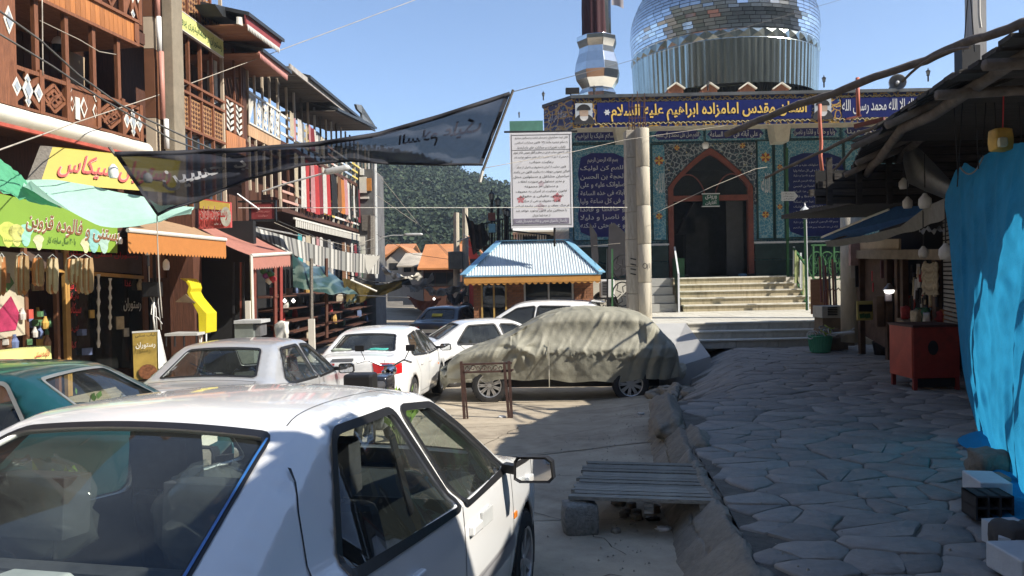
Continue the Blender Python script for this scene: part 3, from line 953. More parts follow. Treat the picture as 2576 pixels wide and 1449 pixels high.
for i in range(500):
 y_=rg.uniform(3.2,15.5);x_=Bx(y_)-.38-abs(rg.gauss(0,.5)) if rg.random()<.7 else rg.uniform(-2,Bx(y_)-.4);s_=rg.uniform(.004,.013);c=Vector((x_,y_,zroad(x_,y_)+.012+s_*.4))
 gv.add([c+Vector((s_,0,0)),c+Vector((-s_*.5,s_*.8,0)),c+Vector((-s_*.6,-s_*.7,0)),c+Vector((0,0,s_))],[(0,1,3),(1,2,3),(2,0,3)])
for i in range(250):
 y_=rg.uniform(2.5,14);x_=rg.uniform(Bx(y_)+.1,5.5);s_=rg.uniform(.004,.014);c=Vector((x_,y_,zpath(x_,y_)+.008))
 gv.add([c+Vector((s_,0,0)),c+Vector((-s_*.5,s_*.8,0)),c+Vector((-s_*.6,-s_*.7,0)),c+Vector((0,0,s_))],[(0,1,3),(1,2,3),(2,0,3)])
o=gv.build('gravel',M('pale_grit',(.34,.30,.24),.9,var=.4,scale=30),None);o['kind']='stuff'
# litter on the road
for i,(u,v,lab,col) in enumerate([(1902,1213,'crumpled clear plastic scrap beside the leaning kerb slab',0),(1642,1328,'dark bottle top in the hollow below the planks',1),(1668,1358,'white paper wrapper on concrete near the kerb foot',2),(1262,1020,'small white rag lying between the legs of the iron stand',2)]):
 if i==0:u,v=1612,1040
 q=G(u,v,-.42);q.z=zroad(q.x,q.y)+.02
 m=MB();rock(m,q,(.10,.07,.035),Matrix.Identity(3),i*5.0,.22,4)
 tag(m.build('litter',[M('clear_scrap',(.45,.45,.45),.3),m_black,m_white_paint][col],None,smooth=True),lab,'litter')
# mountain trees: dark conifers and paler broadleaf clumps as one far wood
def canopy(mb,x,y,z,r,hgt,seed,n=26,conifer=False):
 rs=random.Random(seed)
 for i in range(n):
  t=rs.random();a=rs.random()*2*pi
  if conifer:rr=r*(1-t)*rs.uniform(.55,1.05);zz=z+hgt*(.1+.9*t)
  else:rr=r*sqrt(max(0,1-(2*t-1)**2))*rs.uniform(.6,1.08);zz=z+hgt*(.3+.7*t)
  c=Vector((x+rr*cos(a),y+rr*sin(a),zz))
  s_=r*rs.uniform(.22,.42)
  n_=Vector((cos(a)+rs.uniform(-.6,.6),sin(a)+rs.uniform(-.6,.6),rs.uniform(.1,1.2))).normalized()
  t1=n_.cross(Vector((0,0,1))).normalized()*s_;t2=n_.cross(t1).normalized()*s_*rs.uniform(.6,1)
  pts=[c+t1*cos(k_)*rs.uniform(.6,1.1)+t2*sin(k_)*rs.uniform(.6,1.1) for k_ in(0,1.2,2.4,3.7,5.0)]
  mb.add(pts,[(0,1,2,3,4)],rs.choice((0,0,1)))
m_leafd=M('dark_conifer',(0.028,0.045,0.024),0.8,var=0.4,scale=.05,spec=.2)
m_leafl=M('grey_green_leaf',(0.055,0.078,0.04),0.8,var=0.4,scale=.05,spec=.2)
fm=MB();cnt=0;rs_=random.Random(5)
def ray_hit(u,v):
 d=ray(u,v);c=Vector((0,0,CAMZ))
 for t in range(60,400,2):
  p=c+d*(t/d.y)
  if p.z<hill_h(p.x,p.y):return p
 return None
for j in range(14000):
 yy=rs_.uniform(112,270);u_=rs_.uniform(840,1330);x=(u_-U0)/F0*yy
 zz=hill_h(x,yy)
 canopy(fm,x,yy,zz-.4,rs_.uniform(.7,1.6),rs_.uniform(2.0,5.0),j,13,rs_.random()<.5);cnt+=1
 if cnt>6500:break
o=fm.build('forest',[m_leafd,m_leafl],None);o['kind']='stuff';o['label']='wooded mountain flank rising behind the far roofs'
fb=MB()
for j in range(1500):
 a=rs_.uniform(pi*.5,pi*1.5);rr=rs_.uniform(75,230)
 x,yy=rr*sin(a),rr*cos(a)
 canopy(fb,x,yy,hill_h(x,yy)-.5,rs_.uniform(3.5,7),rs_.uniform(8,13),j,22,True)
o=fb.build('forest',[m_leafd,m_leafl],None);o['kind']='stuff'
print('trees',cnt,'stones',len(cells))
# timber houses up the street behind the camera (the mirrored dome shows them)
for i,(x,y_,w_,h_,col) in enumerate(((-14,-16,9,8,(.34,.17,.08)),(-3,-26,10,7,(.40,.30,.18)),(10,-20,8,6.5,(.38,.12,.08)))):
 t=thing('street_house',['tall brown timber house up the street behind the viewer','ochre house closing the street behind the viewer','red walled house on the slope behind the viewer'][i],'house',(x,y_,-.5))
 q=MB();q.bx((x-w_/2,y_-8,-1),(x+w_/2,y_,h_));q.build('wall',M('street_wall_%d'%i,col,.8,var=.3,scale=1),t)
 q=MB();q.hexa([(x-w_/2-.6,y_+.7,h_),(x+w_/2+.6,y_+.7,h_),(x+w_/2+.6,y_-4,h_+2.4),(x-w_/2-.6,y_-4,h_+2.4),(x-w_/2-.6,y_+.7,h_+.15),(x+w_/2+.6,y_+.7,h_+.15),(x+w_/2+.6,y_-4,h_+2.55),(x-w_/2-.6,y_-4,h_+2.55)]);q.build('roof',M('street_roof',(.30,.10,.06),.6),t)
 for k_ in range(4):
  for r_ in range(2):q=MB();xx=x-w_/2+w_*(k_+.5)/4;q.bx((xx-.5,y_-.02,.8+r_*3),(xx+.5,y_+.03,2.2+r_*3));q.build('window',M('dark_pane',(.03,.035,.04),.2),t)
# ------------------------------------------------------------------ shrine
def tile_mat(name,base,c1,c2,c3,sc=7.0):
 """glazed tile print: curling vines and flowers over a ground colour"""
 m=bpy.data.materials.new(name);m.use_nodes=True
 n,l=m.node_tree.nodes,m.node_tree.links
 b=n['Principled BSDF'];b.inputs['Roughness'].default_value=0.3;b.inputs['Coat Weight'].default_value=.3
 tc=n.new('ShaderNodeTexCoord');mp=n.new('ShaderNodeMapping');l.new(tc.outputs['Object'],mp.inputs[0]);mp.inputs['Scale'].default_value=(1,.01,1)
 nz=n.new('ShaderNodeTexNoise');nz.inputs['Scale'].default_value=sc*.9;nz.inputs['Detail'].default_value=2
 l.new(mp.outputs[0],nz.inputs['Vector'])
 ad=n.new('ShaderNodeMix');ad.data_type='RGBA';ad.inputs['Factor'].default_value=.12
 l.new(mp.outputs[0],ad.inputs['A']);l.new(nz.outputs['Color'],ad.inputs['B'])
 def vein(scale,lo,hi,feat='DISTANCE_TO_EDGE'):
  v=n.new('ShaderNodeTexVoronoi');v.feature=feat;v.inputs['Scale'].default_value=scale
  l.new(ad.outputs['Result'],v.inputs['Vector'])
  r=n.new('ShaderNodeMapRange');r.inputs[1].default_value=lo;r.inputs[2].default_value=hi;r.inputs[3].default_value=1;r.inputs[4].default_value=0
  l.new(v.outputs['Distance'],r.inputs[0]);return r.outputs[0]
 col=None
 def mixc(a,bcol,f):
  x=n.new('ShaderNodeMix');x.data_type='RGBA';l.new(f,x.inputs['Factor'])
  if isinstance(a,tuple):x.inputs['A'].default_value=(*a,1)
  else:l.new(a,x.inputs['A'])
  x.inputs['B'].default_value=(*bcol,1);return x.outputs['Result']
 o=mixc(base,c1,vein(sc*.8,.04,.10))
 o=mixc(o,c2,vein(sc*1.7,.16,.22,'F1'))
 o=mixc(o,c3,vein(sc*.6,.10,.14,'F1'))
 l.new(o,b.inputs['Base Color'])
 MATS[name]=m
 return m
m_teal=tile_mat('teal_arabesque_tile',(0.06,0.23,0.34),(0.26,0.44,0.50),(0.55,0.55,0.45),(0.42,0.25,0.05),13)
m_lapis=M('lapis_glaze',(0.020,0.024,0.17),0.3,var=.3,scale=9,coat=.3)
m_ultra=M('ultramarine_glaze',(0.009,0.016,0.12),0.3,var=.2,scale=8,coat=.3)
m_spandrel=tile_mat('spandrel_tile',(0.03,0.05,0.08),(0.34,0.37,0.38),(0.05,0.22,0.25),(0.45,0.38,0.12),10)
m_navyarab=tile_mat('navy_gold_tile',(0.012,0.02,0.12),(0.45,0.27,0.05),(0.5,0.45,0.3),(0.05,.2,.3),7)
m_goldc=M('gold_lettering',(0.72,0.50,0.12),0.4,var=.1)
m_wlet=M('white_lettering',(0.62,0.64,0.66),0.4,var=.05)
m_gmarb=M('green_marble',(0.035,0.062,0.058),0.25,var=.45,scale=2.5,rnd=.2,coat=.3)
m_cream=M('cream_plaster',(0.70,0.65,0.54),0.8,var=.12,scale=2,dirt=((0.3,0.26,0.2),1.5,.5))
m_redwood=M('red_brown_frame',(0.19,0.055,0.038),0.5,var=.25,scale=6)
m_tin=M('roof_flashing',(0.10,0.11,0.12),0.5,.4,var=.3,scale=3)
FY=25.0
def W2(u,v,y=FY):q=P(u,v,y);return q.x,q.z
def rect(mb,u0,v0,u1,v1,y,dy=.06,k=None,vv=None):
 x0,z0=W2((u0),v1,y);x1,z1=W2(u1,v0,y)
 xa,_=W2(u0,(v0+v1)/2,y);xb,_=W2(u1,(v0+v1)/2,y)
 za=W2((u0+u1)/2,v1,y)[1];zb=W2((u0+u1)/2,v0,y)[1]
 mb.bx((xa,y,za),(xb,y+dy,zb),k);return(xa,xb,za,zb)
def txt(name,s,u0,v0,u1,v1,y,mat,parent,bold=.01,ext=.012,fa=True):
 c=P((u0+u1)/2,(v0+v1)/2,y);w_=(u1-u0)/F0*y;h_=(v1-v0)/F0*y
 return text_mb(s,w_,h_,c,(1,0,0),(0,0,1),(0,-1,0),ext=ext,bold=bold,fa=fa).build(name,mat,parent)
shrine=thing('shrine','tiled shrine with blue inscription band and mirrored dome above the marble steps','shrine',(6.5,FY,1.4))
XL,XR=1.9,19.0
TZ=1.50
xd0,xd1=W2(1683,600)[0],W2(1897,600)[0]
xc=(xd0+xd1)/2
zt,zs,zl=W2(1790,372)[1],W2(1790,470)[1],W2(1790,503)[1]
def arch_pts(hw,base_z,spring,top,n=12):
 """pointed arch outline from left foot over the top to the right foot"""
 L_=[]
 for i in range(n+1):
  t=i/n
  x=-hw+hw*(1-(1-t)**1.55)*1.0
  z=spring+(top-spring)*(sin(t*pi/2)**.82)
  L_.append((x,z))
 Rr=[(-x,z) for x,z in L_[::-1][1:]]
 return[(-hw,base_z)]+L_+Rr+[(hw,base_z)]
hw=(xd1-xd0)/2
z_sof=W2(1790,322)[1]
# front wall with the arched opening cut through it
apts=arch_pts(hw-.02,TZ,zs,zt)
wall=MB()
outer=[(XL,TZ-1.5),(XR,TZ-1.5),(XR,z_sof+.4),(XL,z_sof+.4)]
hole=[(xc+x,z) for x,z in apts]
vs,fs=fill2d(outer,[hole],2.0)
wall.add([(x,FY+.16,z) for x,z in vs],fs)
n_=len(hole)
wall.add([(x,FY+.16,z) for x,z in hole]+[(x,FY+.6,z) for x,z in hole],[(i,(i+1)%n_,n_+(i+1)%n_,n_+i) for i in range(n_)])
wall.bx((XL,FY+.16,TZ-1.5),(XL+.02,FY+9,z_sof+.4))
wall.build('wall',m_teal,shrine)
# interior hall
hall=MB()
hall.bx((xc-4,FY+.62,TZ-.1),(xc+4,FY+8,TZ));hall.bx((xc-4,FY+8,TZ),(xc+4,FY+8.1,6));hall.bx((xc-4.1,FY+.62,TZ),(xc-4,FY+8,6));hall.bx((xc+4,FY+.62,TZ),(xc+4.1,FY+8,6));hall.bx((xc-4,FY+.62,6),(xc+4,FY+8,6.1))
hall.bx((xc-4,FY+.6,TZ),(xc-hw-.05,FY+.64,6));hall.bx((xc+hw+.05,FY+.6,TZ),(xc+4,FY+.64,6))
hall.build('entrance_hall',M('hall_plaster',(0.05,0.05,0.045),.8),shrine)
hp=MB();a=W2(1730,690,27)[0];hp.bx((a-.05,27,TZ),(a+.75,27.4,3.6));hp.prism([(a-.35,27,3.0),(a+.3,27,4.2),(a+.3,27,3.0)],(0,.3,0))
hp.build('inner_pier',M('hall_grey',(0.06,0.06,0.06),.8),shrine)
# red frame: arch rib, posts, lintel, fanlight bars
fr=MB();outp=arch_pts(hw,TZ,zs,zt);inp=arch_pts(hw-.17,TZ,zs,zt-.22)
for(d0,d1) in((FY+.02,FY+.22),):
 m_=len(outp)
 A=[(xc+x,d0,z) for x,z in outp];B_=[(xc+x,d0,z) for x,z in inp];C_=[(xc+x,d1,z) for x,z in inp];D_=[(xc+x,d1,z) for x,z in outp]
 fr.add(A+B_+C_+D_,[(i,i+1,m_+i+1,m_+i) for i in range(m_-1)]+[(m_+i,m_+i+1,2*m_+i+1,2*m_+i) for i in range(m_-1)]+[(i+1,i,3*m_+i,3*m_+i+1) for i in range(m_-1)])
fr.build('arch_frame',m_redwood,shrine)
lt=MB();lt.bx((xc-hw+.1,FY+.04,zl-.02),(xc+hw-.1,FY+.2,zl+.16));lt.build('lintel',m_redwood,shrine)
for s_ in(-1,1):
 sb=MB();cx_=xc+s_*hw*.52;r_=hw*.40
 sb.tube([(cx_+r_*cos(a_)*(1-.15*sin(a_)),FY+.1,zl+.16+(1.25*r_)*sin(a_)) for a_ in np.linspace(0,pi,14)],.022,5)
 sb.build('fanlight_bar',m_redwood,shrine)
fg=MB();ip=[(xc+x,z) for x,z in inp if z>zl+.1];ip=[(ip[0][0],zl+.15)]+ip[0:]+[(ip[-1][0],zl+.15)]
fg.add([(x,FY+.12,z) for x,z in ip],[tuple(range(len(ip)))]);fg.build('fanlight_glass',glass_mat('fanlight',(.35,.37,.38),.1),shrine)
dl=MB();dl.bx((xc+hw-.75,FY+.5,TZ),(xc+hw-.2,FY+.55,zl));dl.build('door_leaf',M('hall_grey',(0.06,0.06,0.06),.8),shrine)
# door sign
sg=thing('door_sign','small green entrance sign with white lettering above the shrine doorway','sign',tuple(P(1788,505,FY-.1)))
q=MB();x0,x1,z0,z1=rect(q,1768,488,1809,518,FY-.12,.04);q.build('panel',M('sign_green',(0.01,0.09,0.06),.4,var=.1),sg)
txt('lettering','ورودی',1774,490,1803,502,FY-.125,m_wlet,sg,.02);txt('lettering','آقایان',1774,504,1803,516,FY-.125,m_wlet,sg,.02)
q=MB()
for(a,b,c,d) in((1766,486,1811,488.6),(1766,517.6,1811,520)):rect(q,a,b,c,d,FY-.13,.05)
q.build('rim',m_wlet,sg)
# dark green marble dado and step-level slabs
zd=W2(1920,610)[1]
def slabs(x0,x1,z0,z1,n,y=FY):
 for i in range(n):
  for r_ in range(2):
   a,b=x0+(x1-x0)*i/n,x0+(x1-x0)*(i+1)/n;c,d=z0+(z1-z0)*r_/2,z0+(z1-z0)*(r_+1)/2
   q=MB();q.bx((a+.008,y,c+.012),(b-.008,y+.1,d-.012));q.build('marble_slab',m_gmarb,shrine)
slabs(XL,xd0-.02,TZ,zd-.04,4);slabs(xd1+.02,XR,TZ,zd-.04,11)
q=MB();q.bx((XL,FY-.02,zd-.03),(xd0,FY+.1,zd+.03));q.build('dado_rail',m_wlet,shrine)
q=MB();q.bx((xd1,FY-.02,zd-.03),(XR,FY+.1,zd+.03));q.build('dado_rail',m_wlet,shrine)
# tiled panels, each a raised field with a dark border
m_bord=M('dark_tile_border',(0.02,0.07,0.07),.35,var=.3,coat=.3)
def panel(u0,v0,u1,v1,mat,name='tile_panel',y=FY,bw=3.2):
 q=MB();rect(q,u0,v0,u1,v1,y+.03,.13,0);rect(q,u0+bw,v0+bw,u1-bw,v1-bw,y+.012,.05,1)
 return q.build(name,[m_bord,mat],shrine)
panel(1440,362,1586,606,m_teal);panel(1640,362,1677,606,m_teal)
panel(1905,352,1946,602,m_teal);panel(1949,350,1975,602,m_teal);panel(1978,350,2122,598,m_teal);panel(2125,350,2420,596,m_teal)
# spandrels around the pointed arch
zt2=W2(1790,360)[1]
sp=[(xc-hw-.10,zs-.6),(xc-hw-.10,zt2),(xc+hw+.10,zt2),(xc+hw+.10,zs-.6),(xc+hw+.02,zs-.6)]+[(xc+x*(1+.02/hw),z+.02) for x,z in arch_pts(hw,zs-.6,zs,zt)[::-1]]
q=MB();vs,fs=fill2d(sp,[],3);q.add([(x,FY+.005,z) for x,z in vs],fs);q.build('spandrel',m_spandrel,shrine,solid=.03,soloff=-1)
# upper inscription frieze
for(u0,u1,v0,v1) in((1440,1560,331,357),(1640,1768,327,355),(1775,1925,324,352),(1990,2110,320,346),(2120,2260,318,344)):
 q=MB();rect(q,u0,v0,u1,v1,FY+.01,.1,0)
 x0,z0=W2(u0+4,(v0+v1)/2);x1=W2(u1-4,v0)[0];hz=(v1-v0)/F0*FY*.40
 pts=[(x0,z0),(x0+hz,z0+hz),(x1-hz,z0+hz),(x1,z0),(x1-hz,z0-hz),(x0+hz,z0-hz)]
 q.prism([(x,FY+.01,z) for x,z in pts],(0,-.015,0),1)
 q.build('inscription_cartouche',[m_teal,m_lapis],shrine)
for s_,(u0,u1,v0,v1) in(('السلام علیک یا ابراهیم',(1450,1550,335,353)),('اللهم صل علی محمد و آل محمد',(1650,1758,331,350)),('و علی آبائه فی هذه الساعة',(1786,1915,328,347)),('ولیا و حافظا و قائدا و ناصرا',(1999,2100,324,341)),('و دلیلا و عینا',(2130,2250,322,339))):
 txt('lettering',s_,u0,v0,u1,v1,FY-.01,m_wlet,shrine,.015)
# left medallion with lines of white script, right blue medallion
def medallion(uc,v0,v1,hwid,mat,y):
 n_=18;pts=[]
 for sx in(1,-1):
  for i in range(n_+1):
   t=i/n_ if sx>0 else 1-i/n_
   prof=min(1,.45+1.1*sin(pi*min(t,.5))**.5)*(.90+.10*abs(cos(t*pi*4.0))) if t<.5 else min(1,.45+1.1*sin(pi*(1-t))**.5)*(.90+.10*abs(cos(t*pi*4.0)))
   p_=P(uc+sx*hwid*prof,v0+(v1-v0)*t,y);pts.append((p_.x,p_.z))
 vs,fs=fill2d(pts,[],1.5);q=MB();q.add([(x,y,z) for x,z in vs],fs)
 return q.build('medallion',mat,shrine,solid=.02,soloff=-1)
medallion(1516,385,596,62,m_lapis,FY-.002)
medallion(2052,385,594,72,m_ultra,FY-.002)
dua=['بسم الله الرحمن الرحیم','اللهم کن لولیک','الحجة بن الحسن','صلواتک علیه و علی','آبائه فی هذه الساعة','و فی کل ساعة ولیا','و حافظا و قائدا','و ناصرا و دلیلا','و عینا حتی تسکنه']
for i,s_ in enumerate(dua):
 v=396+i*20.5;wd=38 if i==0 else 56
 txt('lettering',s_,1516-wd,v,1516+wd,v+16,FY-.01,m_wlet,shrine,.012)
for i in range(13):
 s_=dua[(i*4+1)%9]+' '+dua[(i*2+3)%9];v=412+i*13
 txt('lettering',s_,2052-56,v,2052+56,v+7.5,FY-.01,m_wlet,shrine,-.002)
for u in(1660,1926):
 txt('lettering','الله',u-11,436,u+11,486,FY+.002,m_wlet,shrine,.01)
for(u,v,r_) in((1658,404,.17),(1926,396,.18),(1658,544,.12),(1926,540,.13),(1962,420,.1),(1962,520,.1),(1703,372,.1),(1868,366,.1)):
 q=MB();c=P(u,v,FY-.004)
 for k_ in range(8):
  a=2*pi*k_/8;d=Vector((cos(a),0,sin(a)));t=Vector((-sin(a),0,cos(a)))
  q.poly([c,c+d*r_*.6-t*r_*.28,c+d*r_,c+d*r_*.6+t*r_*.28],k_%2)
 q.build('flower_tile',[m_goldc,M('flower_red',(.35,.08,.05),.4)],shrine)
# soffit beam, brackets, porch roof with the inscription band
YB=22.0
bx0=W2(1440,280,YB)[0]
zb0,zb1=W2(1716,316,YB)[1],W2(1716,243,YB)[1]
zu_=P(1790,318,FY).z
q=MB();q.bx((bx0+.1,YB+.05,zu_),(XR,FY+.1,zu_+.04));q.build('soffit',m_cream,shrine)
q=MB();q.bx((bx0+.2,FY-.12,P(1790,327,FY).z),(XR,FY+.1,zu_));q.build('cornice',m_cream,shrine)
q=MB();q.bx((bx0+.06,YB+.06,zb0+.02),(XR,YB+.22,zu_));q.build('edge_beam',m_cream,shrine)
q=MB();q.bx((bx0+.1,YB+.05,zu_+.04),(XR,FY+6,zb1+.02));q.build('roof_slab',m_cream,shrine)
for u in(1570,1968):
 c=P(u,330,FY-.6);zq=P(u,356,FY-.6).z;q=MB()
 q.prism([(c.x-.30,FY-.6,zu_),(c.x+.30,FY-.6,zu_),(c.x+.20,FY-.6,zq),(c.x-.20,FY-.6,zq)],(0,.6,0));q.build('bracket',m_cream,shrine)
q=MB();q.bx((bx0,YB,zb0),(XR,YB+.05,zb1),0);q.build('fascia',m_navyarab,shrine)
xs0,xs1=W2(1502,280,YB)[0],W2(2040,280,YB)[0]
q=MB();q.bx((xs0,YB-.02,zb0+.13),(xs1,YB,zb1-.13));q.build('inscription_ground',m_ultra,shrine)
zmid=(zb0+zb1)/2;ch=(zb1-zb0)
o=text_mb('آستان مقدس امامزاده ابراهیم علیه السلام',(xs1-xs0)*.92,ch*.66,((xs0+xs1)/2+.15,YB-.02,zmid),(1,0,0),(0,0,1),(0,-1,0),bold=.022,ext=.015).build('lettering',m_goldc,shrine)
q=MB();c=Vector((xs0+.28,YB-.03,zmid))
for k_ in range(6):
 a=2*pi*k_/6;d=Vector((cos(a),0,sin(a)));t=Vector((-sin(a),0,cos(a)));q.poly([c,c+d*.05-t*.025,c+d*.10,c+d*.05+t*.025])
q.build('flower_tile',m_wlet,shrine)
sc_=MB();n_=120
for row,(zz,sg_) in enumerate(((zb1-.06,1),(zb0+.06,-1))):
 for i in range(n_):
  x=bx0+.1+(XR-bx0-.2)*i/n_;w_=(XR-bx0)/n_
  sc_.tube([(x+w_*.9*t,YB-.012,zz-sg_*.05*sin(pi*t)) for t in(0,.25,.5,.75,1)],.012,4)
sc_.build('scalloped_border',M('border_gold',(.5,.42,.22),.5),shrine)['kind']='stuff'
q=MB();q.bx((bx0-.05,YB-.08,zb1),(XR,YB+.35,zb1+.09));q.build('flashing',m_tin,shrine)
# receding left face of the porch roof
cl=P(1368,290,YB+1.1)
q=MB()
A=Vector((bx0,YB,0));B_=Vector((cl.x,YB+1.1,0));nn=Vector((-(B_-A).y,(B_-A).x,0)).normalized()*-.05
q.hexa([A+Vector((0,0,zb0)),B_+Vector((0,0,zb0)),B_+Vector((.1,.1,zb0)),A+Vector((.1,.1,zb0)),A+Vector((0,0,zb1)),B_+Vector((0,0,zb1)),B_+Vector((.1,.1,zb1)),A+Vector((.1,.1,zb1))]);q.build('side_fascia',m_navyarab,shrine)
q=MB();q.hexa([A+Vector((-.02,-.05,zb1)),B_+Vector((-.05,0,zb1)),B_+Vector((1.2,4,zb1)),A+Vector((.1,4,zb1)),A+Vector((-.02,-.05,zb1+.09)),B_+Vector((-.05,0,zb1+.09)),B_+Vector((1.2,4,zb1+.09)),A+Vector((.1,4,zb1+.09))]);q.build('flashing',m_tin,shrine)
ed=(B_-A).normalized();mid=(A+B_)/2
text_mb('بسم الله الرحمن الرحیم',.85,.34,(mid.x,mid.y,zmid),tuple(-ed),(0,0,1),(ed.y,-ed.x,0) if False else(-abs(ed.y),-abs(ed.x),0),bold=.01,ext=.03).build('lettering',m_wlet,shrine)
text_mb('لا اله الا الله محمد رسول الله',2.2,.42,(W2(2215,262,YB)[0],YB-.02,zmid+.02),(1,0,0),(0,0,1),(0,-1,0),bold=.01).build('lettering',m_wlet,shrine)
q=MB();q.bx((W2(2118,262,YB)[0],YB-.014,zb0+.13),(XR,YB-.002,zb1-.13));q.build('inscription_ground',m_ultra,shrine)
# framed portraits of turbaned men on the band
def portrait(u0,u1,lab):
 x0,x1=W2(u0,280,YB)[0],W2(u1,280,YB)[0];z0,z1=zb0+.14,zb1-.14;zc=(z0+z1)/2;xm=(x0+x1)/2
 t=thing('portrait_panel',lab,'picture',(xm,YB-.03,z0))
 q=MB();q.bx((x0,YB-.035,z0),(x1,YB-.021,z1));q.build('print',M('portrait_paper',(.42,.47,.52),.6,var=.1),t)
 def disc(cx,cz,rx,rz,a0,a1,y,mat,nm):
  pts=[(cx+rx*cos(a),y,cz+rz*sin(a)) for a in np.linspace(a0,a1,16)]
  m=MB();m.poly(pts[::1]);m.build(nm,mat,t)
 disc(xm,zc-.32,.30,.30,0,pi,YB-.038,M('robe',(.03,.03,.035),.9),'robe')
 disc(xm,zc+.0,.13,.18,0,2*pi,YB-.040,M('portrait_skin',(.4,.3,.23),.7),'face')
 disc(xm,zc-.10,.12,.13,pi,2*pi,YB-.042,M('portrait_beard',(.6,.6,.6),.7),'beard')
 disc(xm,zc+.09,.19,.15,-.1,pi+.1,YB-.044,M('turban',(.02,.02,.022),.9),'turban')
portrait(1447,1490,'framed picture of a turbaned man at the left end of the blue band')
portrait(2048,2090,'framed picture of a man beside the end of the gold inscription')
# --- mirrored dome
DC=P(1818,140,33.0);DX,DYY=DC.x,33.0
f33=F0/33.0
m_mirror=M('mirror_steel',(0.72,0.73,0.74),0.13,1.0,var=.04,rnd=.05)
m_mirror2=M('dull_steel',(0.42,0.45,0.41),0.22,1.0,var=.3,scale=1.5,stretch=(3,3,.3))
m_grout=M('black_grout',(.03,.03,.03),.7)
dome=thing('mirror_dome','large silver dome covered in mirror tiles over a fluted drum','dome',(DX,DYY,zb1))
Rd=228/f33
zD=lambda v:W2(1818,v,33.0)[1]
prof=[(221,165),(225,140),(226,118),(228.5,95),(227,70),(221,45),(211,20),(198,-3),(182,-25),(162,-47),(138,-68),(110,-88),(78,-106),(44,-122),(14,-138),(3,-165)]
prof=[(r_/f33,zD(v)) for r_,v in prof]
zz=np.array([p[1] for p in prof]);rr=np.array([p[0] for p in prof])
core=MB();core.lathe([(r_-.03,z) for r_,z in prof],72,(DX,DYY,0));core.build('dome_shell',m_grout,dome,smooth=True)
rows=[]
arc=[0]
for i in range(1,len(prof)):arc.append(arc[-1]+math.hypot(prof[i][0]-prof[i-1][0],prof[i][1]-prof[i-1][1]))
rh=.145
tiles_near=[];rest=MB();nrow=int(arc[-1]/rh)
for i in range(1,nrow):
 s0,s1=i*rh,(i+1)*rh
 r0,z0=float(np.interp(s0,arc,rr)),float(np.interp(s0,arc,zz));r1,z1=float(np.interp(s1,arc,rr)),float(np.interp(s1,arc,zz))
 nt_=max(8,int(2*pi*r0/.42));off=R(0,1)
 for j in range(nt_):
  a0=2*pi*(j+off)/nt_;a1=a0+2*pi/nt_-.022/max(.3,r0)
  am=(a0+a1)/2
  if cos(am+pi/2)<-.25 and 0:continue
  if sin(am)>.35:continue
  jt=(R(-.0035,.0035),R(-.0035,.0035))
  def q3(r_,a,z,k):return Vector((DX+(r_+.012+k)*cos(a),DYY+(r_+.012+k)*sin(a),z))
  g_=.022
  mb4=[q3(r0,a0,z0+g_*.5,-jt[0]-jt[1]),q3(r0,a1,z0+g_*.5,jt[0]-jt[1]),q3(r1,a1,z1-g_*.5,jt[0]+jt[1]),q3(r1,a0,z1-g_*.5,-jt[0]+jt[1])]
  back=[Vector((DX+(p.x-DX)*.996,DYY+(p.y-DYY)*.996,p.z)) for p in mb4]
  am_=(mb4,back)
  dist=abs(DX+r0*cos(am))*0+(DYY+r0*sin(am))
  vis=z0<zD(-8)
  tiles_near.append((dist if vis else 99,am_))
tiles_near.sort(key=lambda t:t[0])
for i,(d,(f4,b4)) in enumerate(tiles_near):
 if i<298 and d<90:
  m=MB();m.add(b4+f4,[(4,5,6,7),(0,1,5,4),(1,2,6,5),(2,3,7,6),(3,0,4,7)]);m.build('mirror_tile',m_mirror,dome)
 else:rest.add(b4+f4,[(4,5,6,7),(0,1,5,4),(1,2,6,5),(2,3,7,6),(3,0,4,7)])
rest.build('mirror_tile',m_mirror,dome)['kind']='stuff'
# zigzag band and flutes of the drum
dr=MB();nfl=96
zA,zB,zC=zD(140),zD(163),zD(262)
for j in range(nfl):
 for k_ in range(3):
  a0,a1=2*pi*(j+k_/3)/nfl,2*pi*(j+(k_+1)/3)/nfl
  ra=218/f33+(.045 if k_==1 else 0);r_a,r_b=[220/f33+(.025*math.sin(pi*kk/3)) for kk in(k_,k_+1)]
  dr.add([(DX+r_a*cos(a0),DYY+r_a*sin(a0),zC),(DX+r_b*cos(a1),DYY+r_b*sin(a1),zC),(DX+(r_b+.07)*cos(a1),DYY+(r_b+.07)*sin(a1),zB),(DX+(r_a+.07)*cos(a0),DYY+(r_a+.07)*sin(a0),zB)],[(0,1,2,3)])
dr.build('drum',m_mirror2,dome)
zg=MB();nz_=44
for j in range(nz_):
 a0,am,a1=[2*pi*(j+t)/nz_ for t in(0,.5,1)]
 ra=224.5/f33
 pt=lambda a,z,e=0:(DX+(ra+e)*cos(a),DYY+(ra+e)*sin(a),z)
 zg.add([pt(a0,zB),pt(a1,zB),pt(am,(zA+zB)/2,.06),pt(a1,zA),pt(a0,zA)],[(0,1,2),(1,3,2),(3,4,2),(4,0,2)])
zg.build('zigzag_band',m_mirror2,dome)
q=MB();q.lathe([(222/f33,zB-.03),(225.5/f33,zB),(225/f33,zB+.03)],72,(DX,DYY,0));q.build('drum_ring',m_mirror2,dome)
